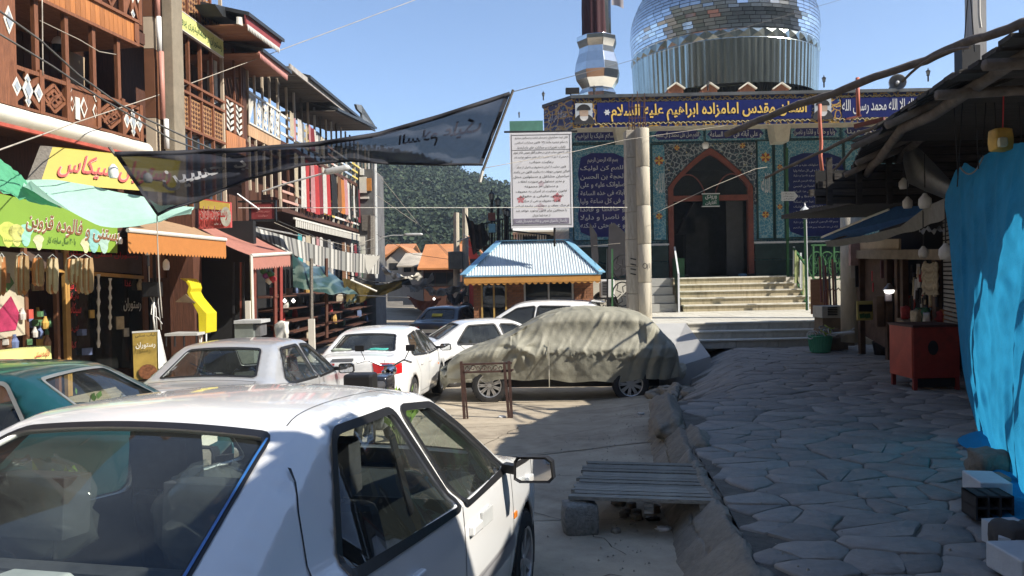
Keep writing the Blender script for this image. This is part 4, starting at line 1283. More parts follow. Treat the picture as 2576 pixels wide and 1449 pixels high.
# brick-edged vents at the drum's foot, in front of it on the roof
for i,u in enumerate((1700,1785,1880,1965)):
 c=P(u,222,28.8);t=thing('roof_vent',['pointed brick vent at the left foot of the mirrored drum','pointed brick vent just right of the roof lantern below the dome','pointed brick vent under the middle right of the drum','pointed brick vent nearest the right edge of the drum'][i],'vent',(c.x,28.8,zb1+.1),group='brick vents round the dome')
 zt_=W2(u,211,28.8)[1];zb_=zb1+.1;hw_=.28
 q=MB();q.prism([(c.x-hw_,28.8,zb_),(c.x+hw_,28.8,zb_),(c.x+hw_,28.8,zt_-.18),(c.x,28.8,zt_),(c.x-hw_,28.8,zt_-.18)],(0,.7,0));q.build('brick_body',M('dark_brick',(.22,.09,.05),.85,var=.35,scale=9),t)
 q=MB();q.bar((c.x-hw_-.05,28.75,zt_-.2),(c.x,28.75,zt_+.03),.12,.05);q.bar((c.x,28.75,zt_+.03),(c.x+hw_+.05,28.75,zt_-.2),.12,.05);q.build('coping',m_marble,t)
# minaret base: faceted steel baluster, wrapped shaft
mx,my=P(1502,160,27.5).x,27.5;f27=F0/27.5
zM=lambda v:W2(1502,v,my)[1]
mn=thing('minaret','faceted steel minaret base with its shaft wrapped in dark cloth','minaret',(mx,my,zb1))
pr=[(48,262),(50,240),(44,230),(40,226),(55,205),(59,185),(56,165),(48,140),(46,125),(52,108),(52,97),(40,92),(28,90)]
q=MB();q.lathe([(r_/f27,zM(v)) for r_,v in pr],8,(mx,my,0),a0=.2,a1=2*pi+.2);q.build('baluster',M('minaret_steel',(0.72,0.72,0.70),0.12,1.0,var=.12,dirt=((.35,.3,.2),4,.3)),mn,bevel=.015)
q=MB();q.lathe([(.40,zM(95)),(.40,zM(-60))],8,(mx+.12,my,0));q.build('shaft',M('minaret_steel',(0.72,0.72,0.70),0.12,1.0),mn)
q=MB();q.grid(lambda a,b:(mx-.03+(.46+.03*sin(9*b*2*pi*.7+4*a))*cos(pi*.95+b*pi*1.15),my+(.46+.03*sin(7*b*6))*sin(pi*.95+b*pi*1.15),zM(93+4*sin(b*5))+(zM(-60)-zM(92))*a),8,30,flip=True)
q.build('cloth_wrap',cloth_mat('maroon_cloth',(.05,.012,.018),.1),mn,smooth=True)
fl=MB();c=P(1538,2,my-.3);fl.grid(lambda a,b:(c.x+.42*a,c.y+.05*sin(6*a),c.z+.35-.5*b-.1*a+.04*sin(5*a)),6,5);tag(fl.build('flag',cloth_mat('faded_flag',(.35,.33,.36),.3),None,smooth=True),'small faded flag hanging beside the top of the minaret','flag')
# roof lanterns, flood lamp, loudspeaker
m_iron=M('black_iron',(.02,.02,.022),.5,.3,var=.3)
m_pane=M('lantern_pane',(.35,.36,.33),.3,var=.1)
def lantern_mb(t,x,y,z,s_=1.0,mat=None):
 """glass lantern with cap and finial: cage, panes, cap as parts"""
 mt=mat or m_iron
 q=MB();q.lathe([(.10*s_,0),(.13*s_,.02*s_),(.12*s_,.04*s_)],6,(x,y,z))
 for k_ in range(6):
  a=2*pi*k_/6;q.tube([(x+.09*s_*cos(a),y+.09*s_*sin(a),z+.02*s_),(x+.15*s_*cos(a),y+.15*s_*sin(a),z+.30*s_)],.012*s_,4)
 q.build('cage',mt,t)
 q=MB();q.lathe([(.08*s_,.03*s_),(.14*s_,.30*s_)],6,(x,y,z));q.build('pane',m_pane,t)
 q=MB();q.lathe([(.18*s_,.30*s_),(.15*s_,.34*s_),(.06*s_,.42*s_),(.03*s_,.46*s_),(.035*s_,.50*s_),(.004,.58*s_)],8,(x,y,z));q.build('cap',mt,t)
LT=[(1367,252,228,23.2,'small black lantern on the left corner of the porch roof'),(1306,296,280,26,'small black lantern above the green hoarding, lowest on the left'),(1495,240,214,22.3,'black lantern in front of the steel minaret base'),(1781,228,200,22.5,'weathered lantern under the left part of the dome'),(2073,220,188,22.3,'black lantern on the roof edge just right of the dome'),(2335,205,170,22.3,'black lantern at the far right above the loudspeaker')]
for u,vb,vt,y,lab in LT:
 b=P(u,vb,y);tp=P(u,vt,y);H=tp.z-b.z
 t=thing('roof_lantern',lab,'lantern',tuple(b),group='lanterns along the shrine roof')
 q=MB();q.tube([b,b+Vector((0,0,H*.45))],.022,6);q.build('stem',m_iron,t)
 lantern_mb(t,b.x,b.y,b.z+H*.42,H*.58/.58)
t=thing('flood_lamp','black flood lamp on the porch roof beside the minaret','lamp',tuple(P(1438,238,22.6)))
q=MB();c=P(1440,229,22.6);q.box(c,(.40,.16,.17));q.build('housing',m_iron,t,bevel=.01)
q=MB();q.tube([c-Vector((.05,0,.08)),c-Vector((.05,0,.25))],.02);q.build('bracket',m_iron,t)
t=thing('loudspeaker','grey horn loudspeaker on the shrine roof at the right','loudspeaker',tuple(P(2258,224,22.0)))
c=P(2258,207,21.9);rot=Matrix.Rotation(-.35,3,'Z')@Matrix.Rotation(-.25,3,'Y')
q=MB();vs0=len(q.v);q.lathe([(.05,.45),(.08,.40),(.11,.22),(.20,.06),(.235,0),(.22,0),(.18,.07),(.06,.2),(.0,.2)],20,(0,0,0),'y');q.v=[tuple(c+rot@Vector(p)) for p in q.v];q.build('horn',M('grey_horn',(.23,.24,.25),.5,var=.15),t,smooth=True)
q=MB();q.lathe([(.0,-.03),(.05,0),(.05,.2)],12,(0,0,0),'y');q.v=[tuple(c+rot@Vector(p)) for p in q.v];q.build('driver',m_wlet,t)
q=MB();q.tube([c+Vector((-.05,.3,-.05)),c+Vector((-.25,.3,-.35))],.025);q.build('bracket',m_iron,t)
# hanging white lamp before the arch
t=thing('hanging_lamp','white glass lamp hanging on a wire at the tip of the arch','lamp',tuple(P(1775,366,23)))
c=P(1775,366,23);q=MB();q.lathe([(0,-.10),(.07,-.09),(.10,0),(.09,.07),(.04,.10)],14,tuple(c));q.build('globe',M('lit_globe',(.8,.8,.78),.4,var=0),t,smooth=True)
q=MB();q.tube([c+Vector((0,0,.1)),P(1775,325,23)],.008,4);q.build('wire',m_iron,t)
# --- marble platform and steps
SX0,SX1=4.15,8.55
pf=thing('marble_platform','broad pale marble landing between the two flights of shrine steps','platform',(5.5,17.5,0))
Zp=.51
YP0,YP1=17.45,22.5
q=MB();q.bx((2.6,YP0+.03,-.9),(9.6,YP1+3,Zp-.035));q.build('core',m_riser,pf)
nx=9
for i in range(nx):
 for j in range(5):
  x0,x1=2.6+7*i/nx,2.6+7*(i+1)/nx;y0,y1=YP0+(YP1-YP0)*j/5,YP0+(YP1-YP0)*(j+1)/5
  q=MB();q.bx((x0+.006,y0+.006,Zp-.03),(x1-.006,y1-.006,Zp+R(0,.004)));q.build('marble_tile',m_marble,pf)
low=thing('lower_steps','three wide shaded marble steps rising from the stone path','steps',(6,17,0))
for i in range(3):
 y0=16.85+.30*i;z1=Zp*(i+1)/3
 xa,xb=3.95,8.6-(.0 if i else 0)
 n_=5
 for k_ in range(n_):
  a,b=xa+(xb-xa)*k_/n_,xa+(xb-xa)*(k_+1)/n_
  q=MB();q.bx((a+.003,y0,z1-Zp/3-.02),(b-.003,y0+.1,z1-.03));q.build('riser_slab',M('lower_riser',(.46,.44,.38),.65,var=.2,scale=4,dirt=((.22,.2,.16),3,.7)),low)
 q=MB();q.bx((xa,y0-.035,z1-.03),(xb,y0+.33,z1+.001*i));q.build('tread',m_marble,low,bevel=.004)
q=MB();q.bx((8.0,16.9,Zp-.18),(8.62,17.35,Zp+.002));q.build('broken_corner',M('dark_patch',(.05,.055,.05),.8),low)
# sloping ramp slab at the left of the lower steps
q=MB()
q.hexa([(2.55,15.3,-.9),(3.92,15.3,-.9),(3.92,17.44,-.9),(2.7,17.44,-.9),(2.98,15.35,-.30),(3.93,15.35,-.02),(3.92,17.44,Zp+.004),(2.7,17.44,Zp+.004)])
tag(q.build('ramp',M('smooth_cement',(.36,.36,.35),.8,var=.1,scale=1.5),None,bevel=.006),'smooth cement ramp sloping down beside the lower marble steps','ramp')
up=thing('upper_steps','five sunlit marble steps leading up to the shrine door','steps',(6,22.6,Zp))
SU0,SU1=P(1709,720,23).x,P(2003,720,23).x
hs=(TZ-Zp)/5
for i in range(5):
 y0=YP1+.34*i;z1=Zp+hs*(i+1)
 ext=.14*(4-i)
 q=MB();q.bx((SU0,y0,z1-hs-.02),(SU1+ext,y0+.1,z1-.035));q.build('riser_slab',m_riser,up)
 q=MB();q.bx((SU0,y0-.04,z1-.04),(SU1+ext+.02,y0+(.38 if i<4 else 1.5),z1));q.build('tread',m_marble,up,bevel=.004)
q=MB();q.bx((SU0,YP1+1.45,Zp-.1),(SU1,FY,TZ-.06));q.build('core',m_riser,up)
q=MB();q.bx((1.9,YP1+1.5,-.8),(XR,FY+.65,TZ-.045));q.build('porch_floor',m_marble,shrine)
# side flight left of the railing, its shade painted in as grey
sf=thing('side_steps','four ribbed side steps, shade painted grey, left of the green handrail','steps',(4.3,22.4,Zp))
m_sstep=M('shaded_ribbed_stone',(.36,.36,.34),.7,var=.15,scale=6,stretch=(1,1,8))
sx0,sx1=P(1636,750,22.3).x,P(1698,750,22.3).x
for i in range(4):
 z1=Zp+(TZ-Zp)/4*(i+1);z0=z1-(TZ-Zp)/4
 q=MB();q.bx((sx0,YP1-.12+.06*i,z0+.012),(sx1+.08-.05*i,YP1+1.6,z1));q.build('step_block',m_sstep,sf,bevel=.006)
# handrails
m_green=M('green_railing',(.04,.13,.05),.5,var=.25,scale=6)
def rail_post(t,a,b,w_=.05,mat=None):q=MB();q.bar(a,b,w_,w_);q.build('post',mat or m_green,t)
hr_=thing('handrail','green iron handrail panel on the left side of the steps','railing',tuple(P(1703,790,22.3)))
a0,a1=P(1708,789,22.2),P(1694,690,23.9);b0,b1=P(1707,690,22.2),P(1697,622,23.9)
q=MB();q.hexa([a0,a0+Vector((.03,0,0)),a1+Vector((.03,0,0)),a1,b0,b0+Vector((.03,0,0)),b1+Vector((.03,0,0)),b1]);q.build('panel',m_green,hr_)
q=MB();q.bar(b0,b1,.05,.04);q.build('top_rail',m_wlet,hr_)
q=MB();q.bar(a0,b0,.05,.05);q.build('post',m_wlet,hr_)
h2=thing('handrail','green and cream stepped railing on the right side of the steps','railing',tuple(P(2015,790,22.3)))
m_palegreen=M('yellow_green_paint',(.35,.40,.18),.5,var=.35,scale=9)
for i,(u,v0,v1) in enumerate(((1997,700,620),(2006,722,640),(2014,742,636),(2021,762,652),(2030,786,668),(2001,712,630),(2018,752,660))):
 yy=24.0-i*.32 if i<5 else 23.2
 q=MB();q.bar(P(u,v0,yy),P(u,v1,yy),.05,.05);q.build('post',m_palegreen if i%2 else m_wlet,h2)
q=MB();q.bar(P(1996,624,24),P(2031,672,22.6),.06,.05);q.build('top_rail',m_green,h2)
q=MB();q.bar(P(1998,690,24),P(2031,770,22.6),.05,.05);q.build('bottom_rail',m_green,h2)
# tall green lamp post with white lantern, sign post with arrow board
t=thing('lamp_post','slim green lamp post with a white lantern beside the steps','lamp post',tuple(P(2030,790,21.9)))
q=MB();q.tube([P(2031,790,21.9),P(2025,552,21.9)],.045,8);q.build('post',m_green,t)
q=MB();q.bar(P(2034,790,21.85),P(2028.5,552,21.85),.022,.022);q.build('pale_edge',m_wlet,t)
c=P(2025,550,21.9);lantern_mb(t,c.x,c.y,c.z,.78,m_wlet)
t=thing('sign_post','green post carrying a small white arrow board by the tiled wall','sign',tuple(P(1981,690,24)))
q=MB();q.bar(P(1982,700,24.4),P(1979,372,24.4),.07,.07);q.build('post',m_green,t)
q=MB();c=[P(u,v,24.3) for u,v in((1966,482),(1998,482),(2008,493),(1998,505),(1966,505))];q.prism(c,(0,.03,0));q.build('arrow_board',m_wlet,t)
for i in range(3):txt('lettering',['زیارتگاه','سرویس بهداشتی','بازار'][i],1970,485+i*6.4,1996,489.5+i*6.4,24.29,m_black,t,0)
# green iron fence with round-headed grilles, on the platform right of the steps
fe=thing('iron_fence','green iron fence with oval scrolled grilles right of the steps','fence',tuple(P(2080,700,23.4)))
for i,u in enumerate((2054,2080,2106,2140)):
 pass
for u in(2046,2064,2098,2116,2150):
 q=MB();q.bar(P(u,705,23.4),P(u,618,23.4),.05,.05);q.build('post',m_green,fe)
for uc in(2055,2081,2107,2133):
 q=MB();c=P(uc,668,23.4);
 q.tube([c+Vector((.26*cos(a),0,.42*sin(a))) for a in np.linspace(0,2*pi,20)],.022,5,False)
 for k_ in range(5):
  a=.4+k_*.6;q.tube([c+Vector((.05*cos(a),0,.05*sin(a))),c+Vector((.16*cos(a+.4),0,.22*sin(a+.4))),c+Vector((.22*cos(a),0,.34*sin(a)))],.012,4)
  q.tube([c-Vector((.05*cos(a),0,.05*sin(a))),c-Vector((.16*cos(a+.4),0,.22*sin(a+.4))),c-Vector((.22*cos(a),0,.34*sin(a)))],.012,4)
 q.build('grille',m_green,fe)
q=MB();q.bar(P(2040,617,23.4),P(2160,615,23.4),.05,.05);q.build('top_rail',m_green,fe)
f2=thing('iron_fence','dark iron fence with scrolled round grilles left of the concrete column','fence',tuple(P(1565,700,21)))
for(uc,v) in((1566,672),(1566,740)):
 q=MB();c=P(uc,v,21.0)
 q.tube([c+Vector((.27*cos(a),0,.33*sin(a))) for a in np.linspace(0,2*pi,20)],.02,5,False)
 for k_ in range(6):
  a=k_*pi/3;q.tube([c+Vector((.05*cos(a),0,.05*sin(a))),c+Vector((.18*cos(a+.5),0,.2*sin(a+.5))),c+Vector((.24*cos(a),0,.3*sin(a)))],.014,4)
 q.build('grille',m_iron,f2)
for u in(1528,1540,1586):q=MB();q.bar(P(u,800,21),P(u,626,21),.045,.045);q.build('post',m_green if u==1540 else m_iron,f2)
# bins, shoes by the door
tag(MB().bx((xd0+.05,FY-.5,TZ),(xd0+.38,FY-.2,TZ+.62)).build('litter_bin',m_green,None,bevel=.02),'green bin standing against the left jamb of the shrine door','bin')
for i,u in enumerate((1712,1722,1868,1890)):
 c=P(u,700,FY-.4);q=MB();rock(q,(c.x,c.y,TZ+.04),(.28,.12,.09),Matrix.Rotation(.2*i,3,'Z'),i*9.0,.06,4)
 tag(q.build('shoe',[M('blue_slipper',(.08,.18,.3),.6),m_black][i%2],None,smooth=True),['pale blue slipper at the left edge of the porch floor','dark shoe beside the blue slipper near the left jamb','blue slipper right of the shrine doorway middle','dark shoe nearest the right door jamb'][i],'shoe')
# --- ribbed concrete column with round pipe
pole=thing('concrete_column','unfinished concrete column with rusty rebar and a round half in front of the shrine','column',tuple(P(1607,805,19.6)))
m_pole=M('stained_concrete',(.44,.40,.33),.9,var=.25,scale=2.5,stretch=(2.2,2.2,.5),bump=.5,bscale=30,dirt=((.10,.09,.08),2.2,.75))
m_pole2=M('pale_column_render',(.52,.475,.38),.9,var=.3,scale=3,stretch=(2,2,.5),bump=.5,bscale=26,dirt=((.18,.16,.12),3,.6))
YQ=19.6
xl,xm_,xr_=P(1578,560,YQ).x,P(1612,560,YQ).x,P(1636,560,YQ).x
ztop=P(1605,326,YQ).z;zbot=.45
seg=7
for i in range(seg):
 z0,z1=zbot+(ztop-zbot)*i/seg,zbot+(ztop-zbot)*(i+1)/seg
 q=MB();q.bx((xl+R(-.006,.006),YQ,z0+.004),(xm_+.1,YQ+.42,z1-.004));q.build('shaft_block',m_pole,pole,bevel=.012)
for i in range(5):
 z0,z1=zbot+(ztop+.02-zbot)*i/5,zbot+(ztop+.02-zbot)*(i+1)/5
 q=MB();r_=(xr_-xm_)/2+.05;cxx=xr_-r_
 q.lathe([(r_-.01,z0+.004),(r_,z0+.02),(r_,z1-.02),(r_-.01,z1-.004),(0,z1)],20,(cxx+R(-.006,.006),YQ-.04,0));q.build('pipe_segment',m_pole2,pole,smooth=False,angle=40)
m_rust=M('rusty_bar',(.10,.05,.035),.85,var=.4,scale=12)
for i,(du,h_) in enumerate(((1582,70),(1591,88),(1596,60),(1606,96),(1612,80),(1619,92),(1624,86))):
 q=MB();a=P(du,326,YQ+.1+.04*(i%3));b=P(du+R(-4,4),326-h_,YQ+.1+.04*(i%3));q.tube([a-Vector((0,0,.3)),a,a.lerp(b,.5)+Vector((R(-.02,.02),0,0)),b],.014,5);q.build('rebar',m_rust,pole)
for v in(298,270):
 q=MB();q.tube([P(1582,v,YQ+.08),P(1622,v-1,YQ+.08),P(1622,v-1,YQ+.3),P(1582,v,YQ+.3),P(1582,v,YQ+.08)],.009,4);q.build('stirrup',m_rust,pole)
q=MB();c=P(1622,669,YQ-.22);q.tube([c+Vector((.05*cos(a),-.02,.065*sin(a))) for a in np.linspace(0,2*pi,14)],.009,4,False);q.bar(c+Vector((.11,0,-.06)),c+Vector((.11,0,.07)),.015,.01);q.build('painted_mark',m_black,pole)
for v in(650,664,676,688):
 q=MB();q.bar(P(1586,v,YQ-.004),P(1600,v+3,YQ-.004),.006,.03);q.build('dark_stain',m_black,pole)
# --- white notice board on pipes
nb=thing('notice_board','large white printed notice board standing left of the shrine','notice board',tuple(P(1362,612,24.2)))
YN=21.9
q=MB();x0,x1,z0,z1=rect(q,1284,333,1440,573,YN,.05);q.build('panel',M('white_vinyl',(.66,.66,.69),.5,var=.04,scale=1),nb)
q=MB()
for a in((1288,338,1436,339.5),(1288,565,1436,566.5),(1288,338,1289.5,566),(1434.5,338,1436,566),(1288,376,1436,377)):rect(q,*a,YN-.006,.005)
q.build('border',m_steel,nb)
lines=['قابل توجه همشهریان شهرستان شفت و مسافرین محترم','به حکم تبصره ماده ۶۳۸ قانون مجازات اسلامی','(کتاب تعزیرات و مجازات‌های بازدارنده)'.replace('\u200c',' '),'زنانی که بدون حجاب شرعی در معابر و انظار عمومی ظاهر شوند','به حبس از ۱۰ روز تا ۲ ماه و یا جزای نقدی محکوم خواهند شد','رعایت حجاب','قانون حمایت از آمران به معروف و ناهیان از منکر','اماکن عمومی موظف به رعایت قانون می باشند','صاحبان مشاغل و مسئولین محل','و مدیر مسئول در صورت تخلف','و مسئول هر مجموعه','قانون حمایت از آمران به معروف','شخص حقیقی و حقوقی','امر به معروف و نهی از منکر','فرهنگ عفاف و حجاب در جامعه اسلامی','با متخلفین برابر قانون برخورد خواهد شد','از همه شما عزیزان']
ws=[66,66,60,70,68,30,62,70,70,58,42,64,56,46,70,64,22]
for i,(s_,w_) in enumerate(zip(lines,ws)):
 v=343+i*12.2;txt('lettering',s_,1362-w_,v,1362+w_,v+7.5,YN,m_black,nb,.006,.008)
q=MB();rect(q,1292,549,1432,563,YN-.008,.006);q.build('footer_band',M('mauve_print',(.22,.2,.26),.6),nb)
txt('lettering','دادستان دادسرای عمومی و انقلاب شهرستان شفت',1298,551,1426,561,YN-.01,m_wlet,nb,.008)
for(u,v,s_) in((1310,502,.12),(1402,497,.15),(1362,462,.10),(1360,520,.12)):
 q=MB();c=P(u,v,YN-.004)
 for k_ in range(5):
  a=2*pi*k_/5+.3;d=Vector((cos(a),0,sin(a)));t_=Vector((-sin(a),0,cos(a)));q.poly([c,c+d*s_*.6-t_*s_*.35,c+d*s_,c+d*s_*.6+t_*s_*.35])
 q.build('printed_flower',M('pink_print',(.5,.18,.2),.6) if v<510 and u!=1362 else M('pale_print',(.55,.46,.5),.6),nb)
q=MB();q.tube([P(1268,332,YN+.08),P(1452,330,YN+.08)],.03,6);q.build('top_pipe',m_iron,nb)
for u,v0,v1 in((1395,620,326),):q=MB();q.tube([P(u,v0,YN+.09),P(u,v1,YN+.09)],.035,6);q.build('post',m_iron,nb)
# green hoarding on the flank, railings and street lanterns left of the board
q=MB();x0,x1,z0,z1=rect(q,1282,304,1366,345,26,.1);tag(q.build('hoarding',M('green_hoarding',(.08,.22,.17),.7,var=.3,scale=2),None),'faded green hoarding behind the top of the white notice board','hoarding')
# ------------------------------------------------------------------ the row of wooden houses and shops on the left
def fpoly(fr,pts,out,th,mb=None,k=None):
 mb=mb or MB()
 q=[]
 for(u,v) in pts:
  a,z=fr.px(u,v,out);q.append(fr.p(a,out,z))
 mb.prism(q,-fr.n*th,k);return mb
def fbar(fr,a,b,out,w_,th=None,mb=None,k=None):
 mb=mb or MB();(s0,z0),(s1,z1)=fr.px(*a,out),fr.px(*b,out)
 mb.bar(fr.p(s0,out,z0),fr.p(s1,out,z1),w_,th or w_,k,up=fr.n);return mb
def fpt(fr,u,v,out):a,z=fr.px(u,v,out);return fr.p(a,out,z)
def ftext(fr,s,a,b,h,out,mat,parent,bold=.01,ext=.02,rev=False):
 """text along the line of pixels a-b (its middle line), h metres high"""
 A,B_=fpt(fr,*a,out),fpt(fr,*b,out);ex=(B_-A).normalized();L_=(B_-A).length
 ey=Vector((0,0,1));ey=(ey-ex*ex.z).normalized()
 return text_mb(s,L_,h,(A+B_)/2,ex,ey,fr.n,ext=ext,bold=bold).build('lettering',mat,parent)
def lerp2(a,b,t):return(a[0]+(b[0]-a[0])*t,a[1]+(b[1]-a[1])*t)
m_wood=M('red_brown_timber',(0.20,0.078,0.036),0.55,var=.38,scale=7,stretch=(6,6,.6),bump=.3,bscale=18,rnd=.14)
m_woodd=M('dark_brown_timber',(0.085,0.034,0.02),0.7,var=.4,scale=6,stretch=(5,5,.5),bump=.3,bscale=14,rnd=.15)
m_woodg=M('weathered_grey_timber',(0.16,0.145,0.125),0.9,var=.4,scale=6,stretch=(.6,5,5),bump=.5,bscale=14,rnd=.22)
m_orange_w=M('orange_varnished_board',(0.42,0.165,0.05),0.4,var=.3,scale=7,stretch=(6,6,.5),rnd=.18)
m_carve=M('carved_golden_wood',(0.36,0.19,0.085),0.6,var=.35,scale=16,bump=.8,bscale=60)
m_whitew=M('white_inlay',(0.62,0.60,0.54),0.5,var=.06)
m_bluegl=M('inlay_blue',(0.32,0.36,0.40),0.25,var=.1)
m_tinw=M('white_tin_edging',(0.72,0.69,0.60),0.4,var=.12,scale=2,dirt=((.35,.28,.2),2,.5))
m_redtin=M('red_painted_edge',(0.42,0.09,0.06),0.6,var=.3)
m_pinkf=M('pink_lace_fascia',(0.55,0.26,0.22),0.6,var=.15)
m_roofd=M('dark_tin_roof',(0.055,0.06,0.065),0.5,.4,var=.3,scale=3)
m_soff=M('soffit_boards',(0.30,0.14,0.08),0.65,var=.25,scale=4,stretch=(.5,5,5),rnd=.1)
m_beige=M('beige_facing',(0.52,0.43,0.32),0.6,var=.1)
m_brownf=M('brown_facing',(0.17,0.075,0.04),0.5,var=.15)
m_render=M('dusty_render',(0.26,0.22,0.16),.9,var=.2,scale=3,bump=.4,bscale=50,dirt=((.14,.11,.08),2,.6))
A1=P(368,360,16.5)
f1=Fr((A1.x,A1.y,0),radians(8.5))
h1=thing('wooden_house','brown timber house with carved diamond balcony at the far left of the street','house',tuple(f1.p(-2,-.5,-.6)))
# carcass behind the balcony
S0,S1=f1.px(-330,300)[0],f1.px(372,300)[0]
zfl=f1.px(200,316)[1]
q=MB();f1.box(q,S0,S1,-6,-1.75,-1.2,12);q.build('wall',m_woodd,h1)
q=MB()
nb_=26
for i in range(nb_):
 a,b=S0+(S1-S0)*i/nb_,S0+(S1-S0)*(i+1)/nb_
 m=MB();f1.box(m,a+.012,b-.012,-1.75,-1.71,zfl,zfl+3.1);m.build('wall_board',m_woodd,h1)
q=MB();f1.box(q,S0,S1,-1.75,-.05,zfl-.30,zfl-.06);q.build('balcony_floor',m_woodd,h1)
zce=f1.px(340,108)[1]
for i in range(8):
 m=MB();f1.box(m,S0,S1,-1.72+.21*i,-1.52+.21*i,zce+.02,zce+.05);m.build('ceiling_board',m_soff,h1)
q=MB();f1.box(q,S0,S1,-1.75,-.02,zce+.06,zce+.3);q.build('upper_floor',m_woodd,h1)
d=fpoly(f1,[(172,127),(213,145),(213,222),(172,208)],-1.69,.04);d.build('door',M('pale_door',(.40,.30,.20),.6,var=.1),h1)
# white rounded tin edge with red underside
q=MB()
a0,z0=f1.px(16,268,0);a1,z1=f1.px(370,361,0)
z0=(z0+z1)/2;hh=.30
q.grid(lambda a,b:f1.p(a0-3+(a1-a0+3)*a,.04+.10*sin(pi*b),z0-hh*b+.015*mnoise.noise(Vector((a*20,0,0)))),40,6,flip=True)
q.build('edge_flashing',m_tinw,h1,smooth=True)
q=MB();f1.box(q,a0-3,a1,-.05,.05,z0-hh-.06,z0-hh);q.build('red_edge',m_redtin,h1)
# railing posts, rails and panels
rt=lambda t:lerp2((30,176),(345,262),t);rb=lambda t:lerp2((18,264),(352,350),t)
sL,sR=f1.px(24,200)[0],f1.px(348,262)[0]
zt1=f1.px(200,222)[1];zb1_=z0+.02
H1=zt1-zb1_
q=MB();f1.box(q,sL-3,sR,-.06,.02,zt1-.04,zt1+.03);q.build('top_rail',m_wood,h1)
q=MB();f1.box(q,sL-3,sR,-.06,.02,zb1_,zb1_+.05);q.build('bottom_rail',m_wood,h1)
pan=[sL+(sR-sL)*t for t in(0,.26,.47,.73,.86+.03,1.0)]
pan=[f1.px(u,250)[0] for u in(28,104,170,246,308,352)]
def diamond(mb,c,w_,h_,out,k=0,fr=f1):
 a,z=c;mb.prism([fr.p(a-w_,out,z),fr.p(a,out,z-h_),fr.p(a+w_,out,z),fr.p(a,out,z+h_)],fr.n*.012,k)
def rhomb_panel(s0,s1,zb,zt,fr,par,mat=m_wood,inl=True):
 """openwork: concentric rotated squares with plaited slats"""
 cx,cz=(s0+s1)/2,(zb+zt)/2;w_,h_=(s1-s0)/2-.03,(zt-zb)/2-.05
 q=MB()
 for k_ in(1,.62):
  pts=[(cx-w_*k_,cz),(cx,cz-h_*k_),(cx+w_*k_,cz),(cx,cz+h_*k_)]
  for i in range(4):a,b=pts[i],pts[(i+1)%4];q.bar(fr.p(a[0],-.02,a[1]),fr.p(b[0],-.02,b[1]),.05,.035,up=fr.n)
 for sg_ in(-1,1):
  for t in(-.32,0,.32):
   a=(cx+w_*(t-.5*sg_*.6),cz+h_*(-.35+t));b=(cx+w_*(t+.5*sg_*.6),cz+h_*(.35+t*.6))
   if t==0 or sg_>0:q.bar(fr.p(a[0],-.01,a[1]),fr.p(b[0],-.01,b[1]),.045,.03,up=fr.n)
 q.build('lattice_panel',mat,par)
def cross_panel(s0,s1,zb,zt,fr,par):
 q=MB();cx,cz=(s0+s1)/2,(zb+zt)/2
 fr.box(q,s0+.02,s1-.02,-.04,-.02,zb+.02,zt-.02) if False else None
 q.bar(fr.p(s0,-.02,zb),fr.p(s1,-.02,zt),.09,.05,up=fr.n);q.bar(fr.p(s0,-.01,zt),fr.p(s1,-.01,zb),.09,.05,up=fr.n)
 q.bar(fr.p(cx,0,zb),fr.p(cx,0,zt),.08,.05,up=fr.n)
 q.build('cross_panel',m_wood,par)
 w_=(s1-s0)
 for(a,z,ww,hh_) in((cx,cz,.09*w_+.05,.21),(cx-w_*.36,cz,.07+.03*w_,.15),(cx+w_*.36,cz,.07+.03*w_,.15),(cx,zt-.12,.06,.09),(cx,zb+.10,.06,.09)):
  m=MB();diamond(m,(a,z),ww*1.1,hh_*1.1,.02,0,fr);diamond(m,(a,z),ww*.62,hh_*.62,.034,1,fr);m.build('inlay_diamond',[m_whitew,m_bluegl],par)
cross_panel(pan[0],pan[1],zb1_+.05,zt1-.04,f1,h1)
rhomb_panel(pan[1],pan[2],zb1_+.05,zt1-.04,f1,h1)
q=MB();f1.box(q,pan[2]+.02,pan[3]-.02,-.05,-.01,zb1_+.05,zt1-.04);q.build('solid_panel',m_wood,h1)
for(t,zt_,ww,hh_) in((.5,.5,.10,.2),(.12,.5,.07,.14),(.88,.5,.07,.14),(.06,.9,.06,.10),(.92,.9,.06,.10)):
 m=MB();c=(pan[2]+(pan[3]-pan[2])*t,zb1_+H1*zt_);diamond(m,c,ww,hh_,.0);diamond(m,c,ww*.6,hh_*.6,.014,1);m.build('inlay_diamond',[m_whitew,m_wood],h1)
q=MB();f1.box(q,pan[2]+(pan[3]-pan[2])*.22,pan[2]+(pan[3]-pan[2])*.36,0,.02,zb1_+H1*.12,zb1_+H1*.72);q.build('white_plaque',m_whitew,h1)
rhomb_panel(pan[3],pan[4],zb1_+.05,zt1-.04,f1,h1)
cross_panel(pan[4],pan[5],zb1_+.05,zt1-.04,f1,h1)
cross_panel(pan[0]-2.2,pan[0]-.3,zb1_+.05,zt1-.04,f1,h1)
for s_ in pan:q=MB();f1.box(q,s_-.05,s_+.05,-.08,.03,zb1_,zt1+.08);q.build('railing_post',m_wood,h1)
# tall posts
for u,v in((97,150),(172,150),(240,150),(303,200)):
 s_=f1.px(u,v)[0];q=MB();f1.box(q,s_-.045,s_+.045,-.10,-.02,zt1,zce+.02);q.build('post',m_wood,h1)
q=MB();s_=f1.px(18,120)[0];f1.box(q,s_-.22,s_+.16,-.12,.03,zb1_,12);q.build('corner_post',m_wood,h1)
m=MB();diamond(m,(s_,f1.px(22,53)[1]),.11,.24,.035);diamond(m,(s_,f1.px(22,53)[1]),.07,.15,.05,1);m.build('inlay_diamond',[m_whitew,m_bluegl],h1)
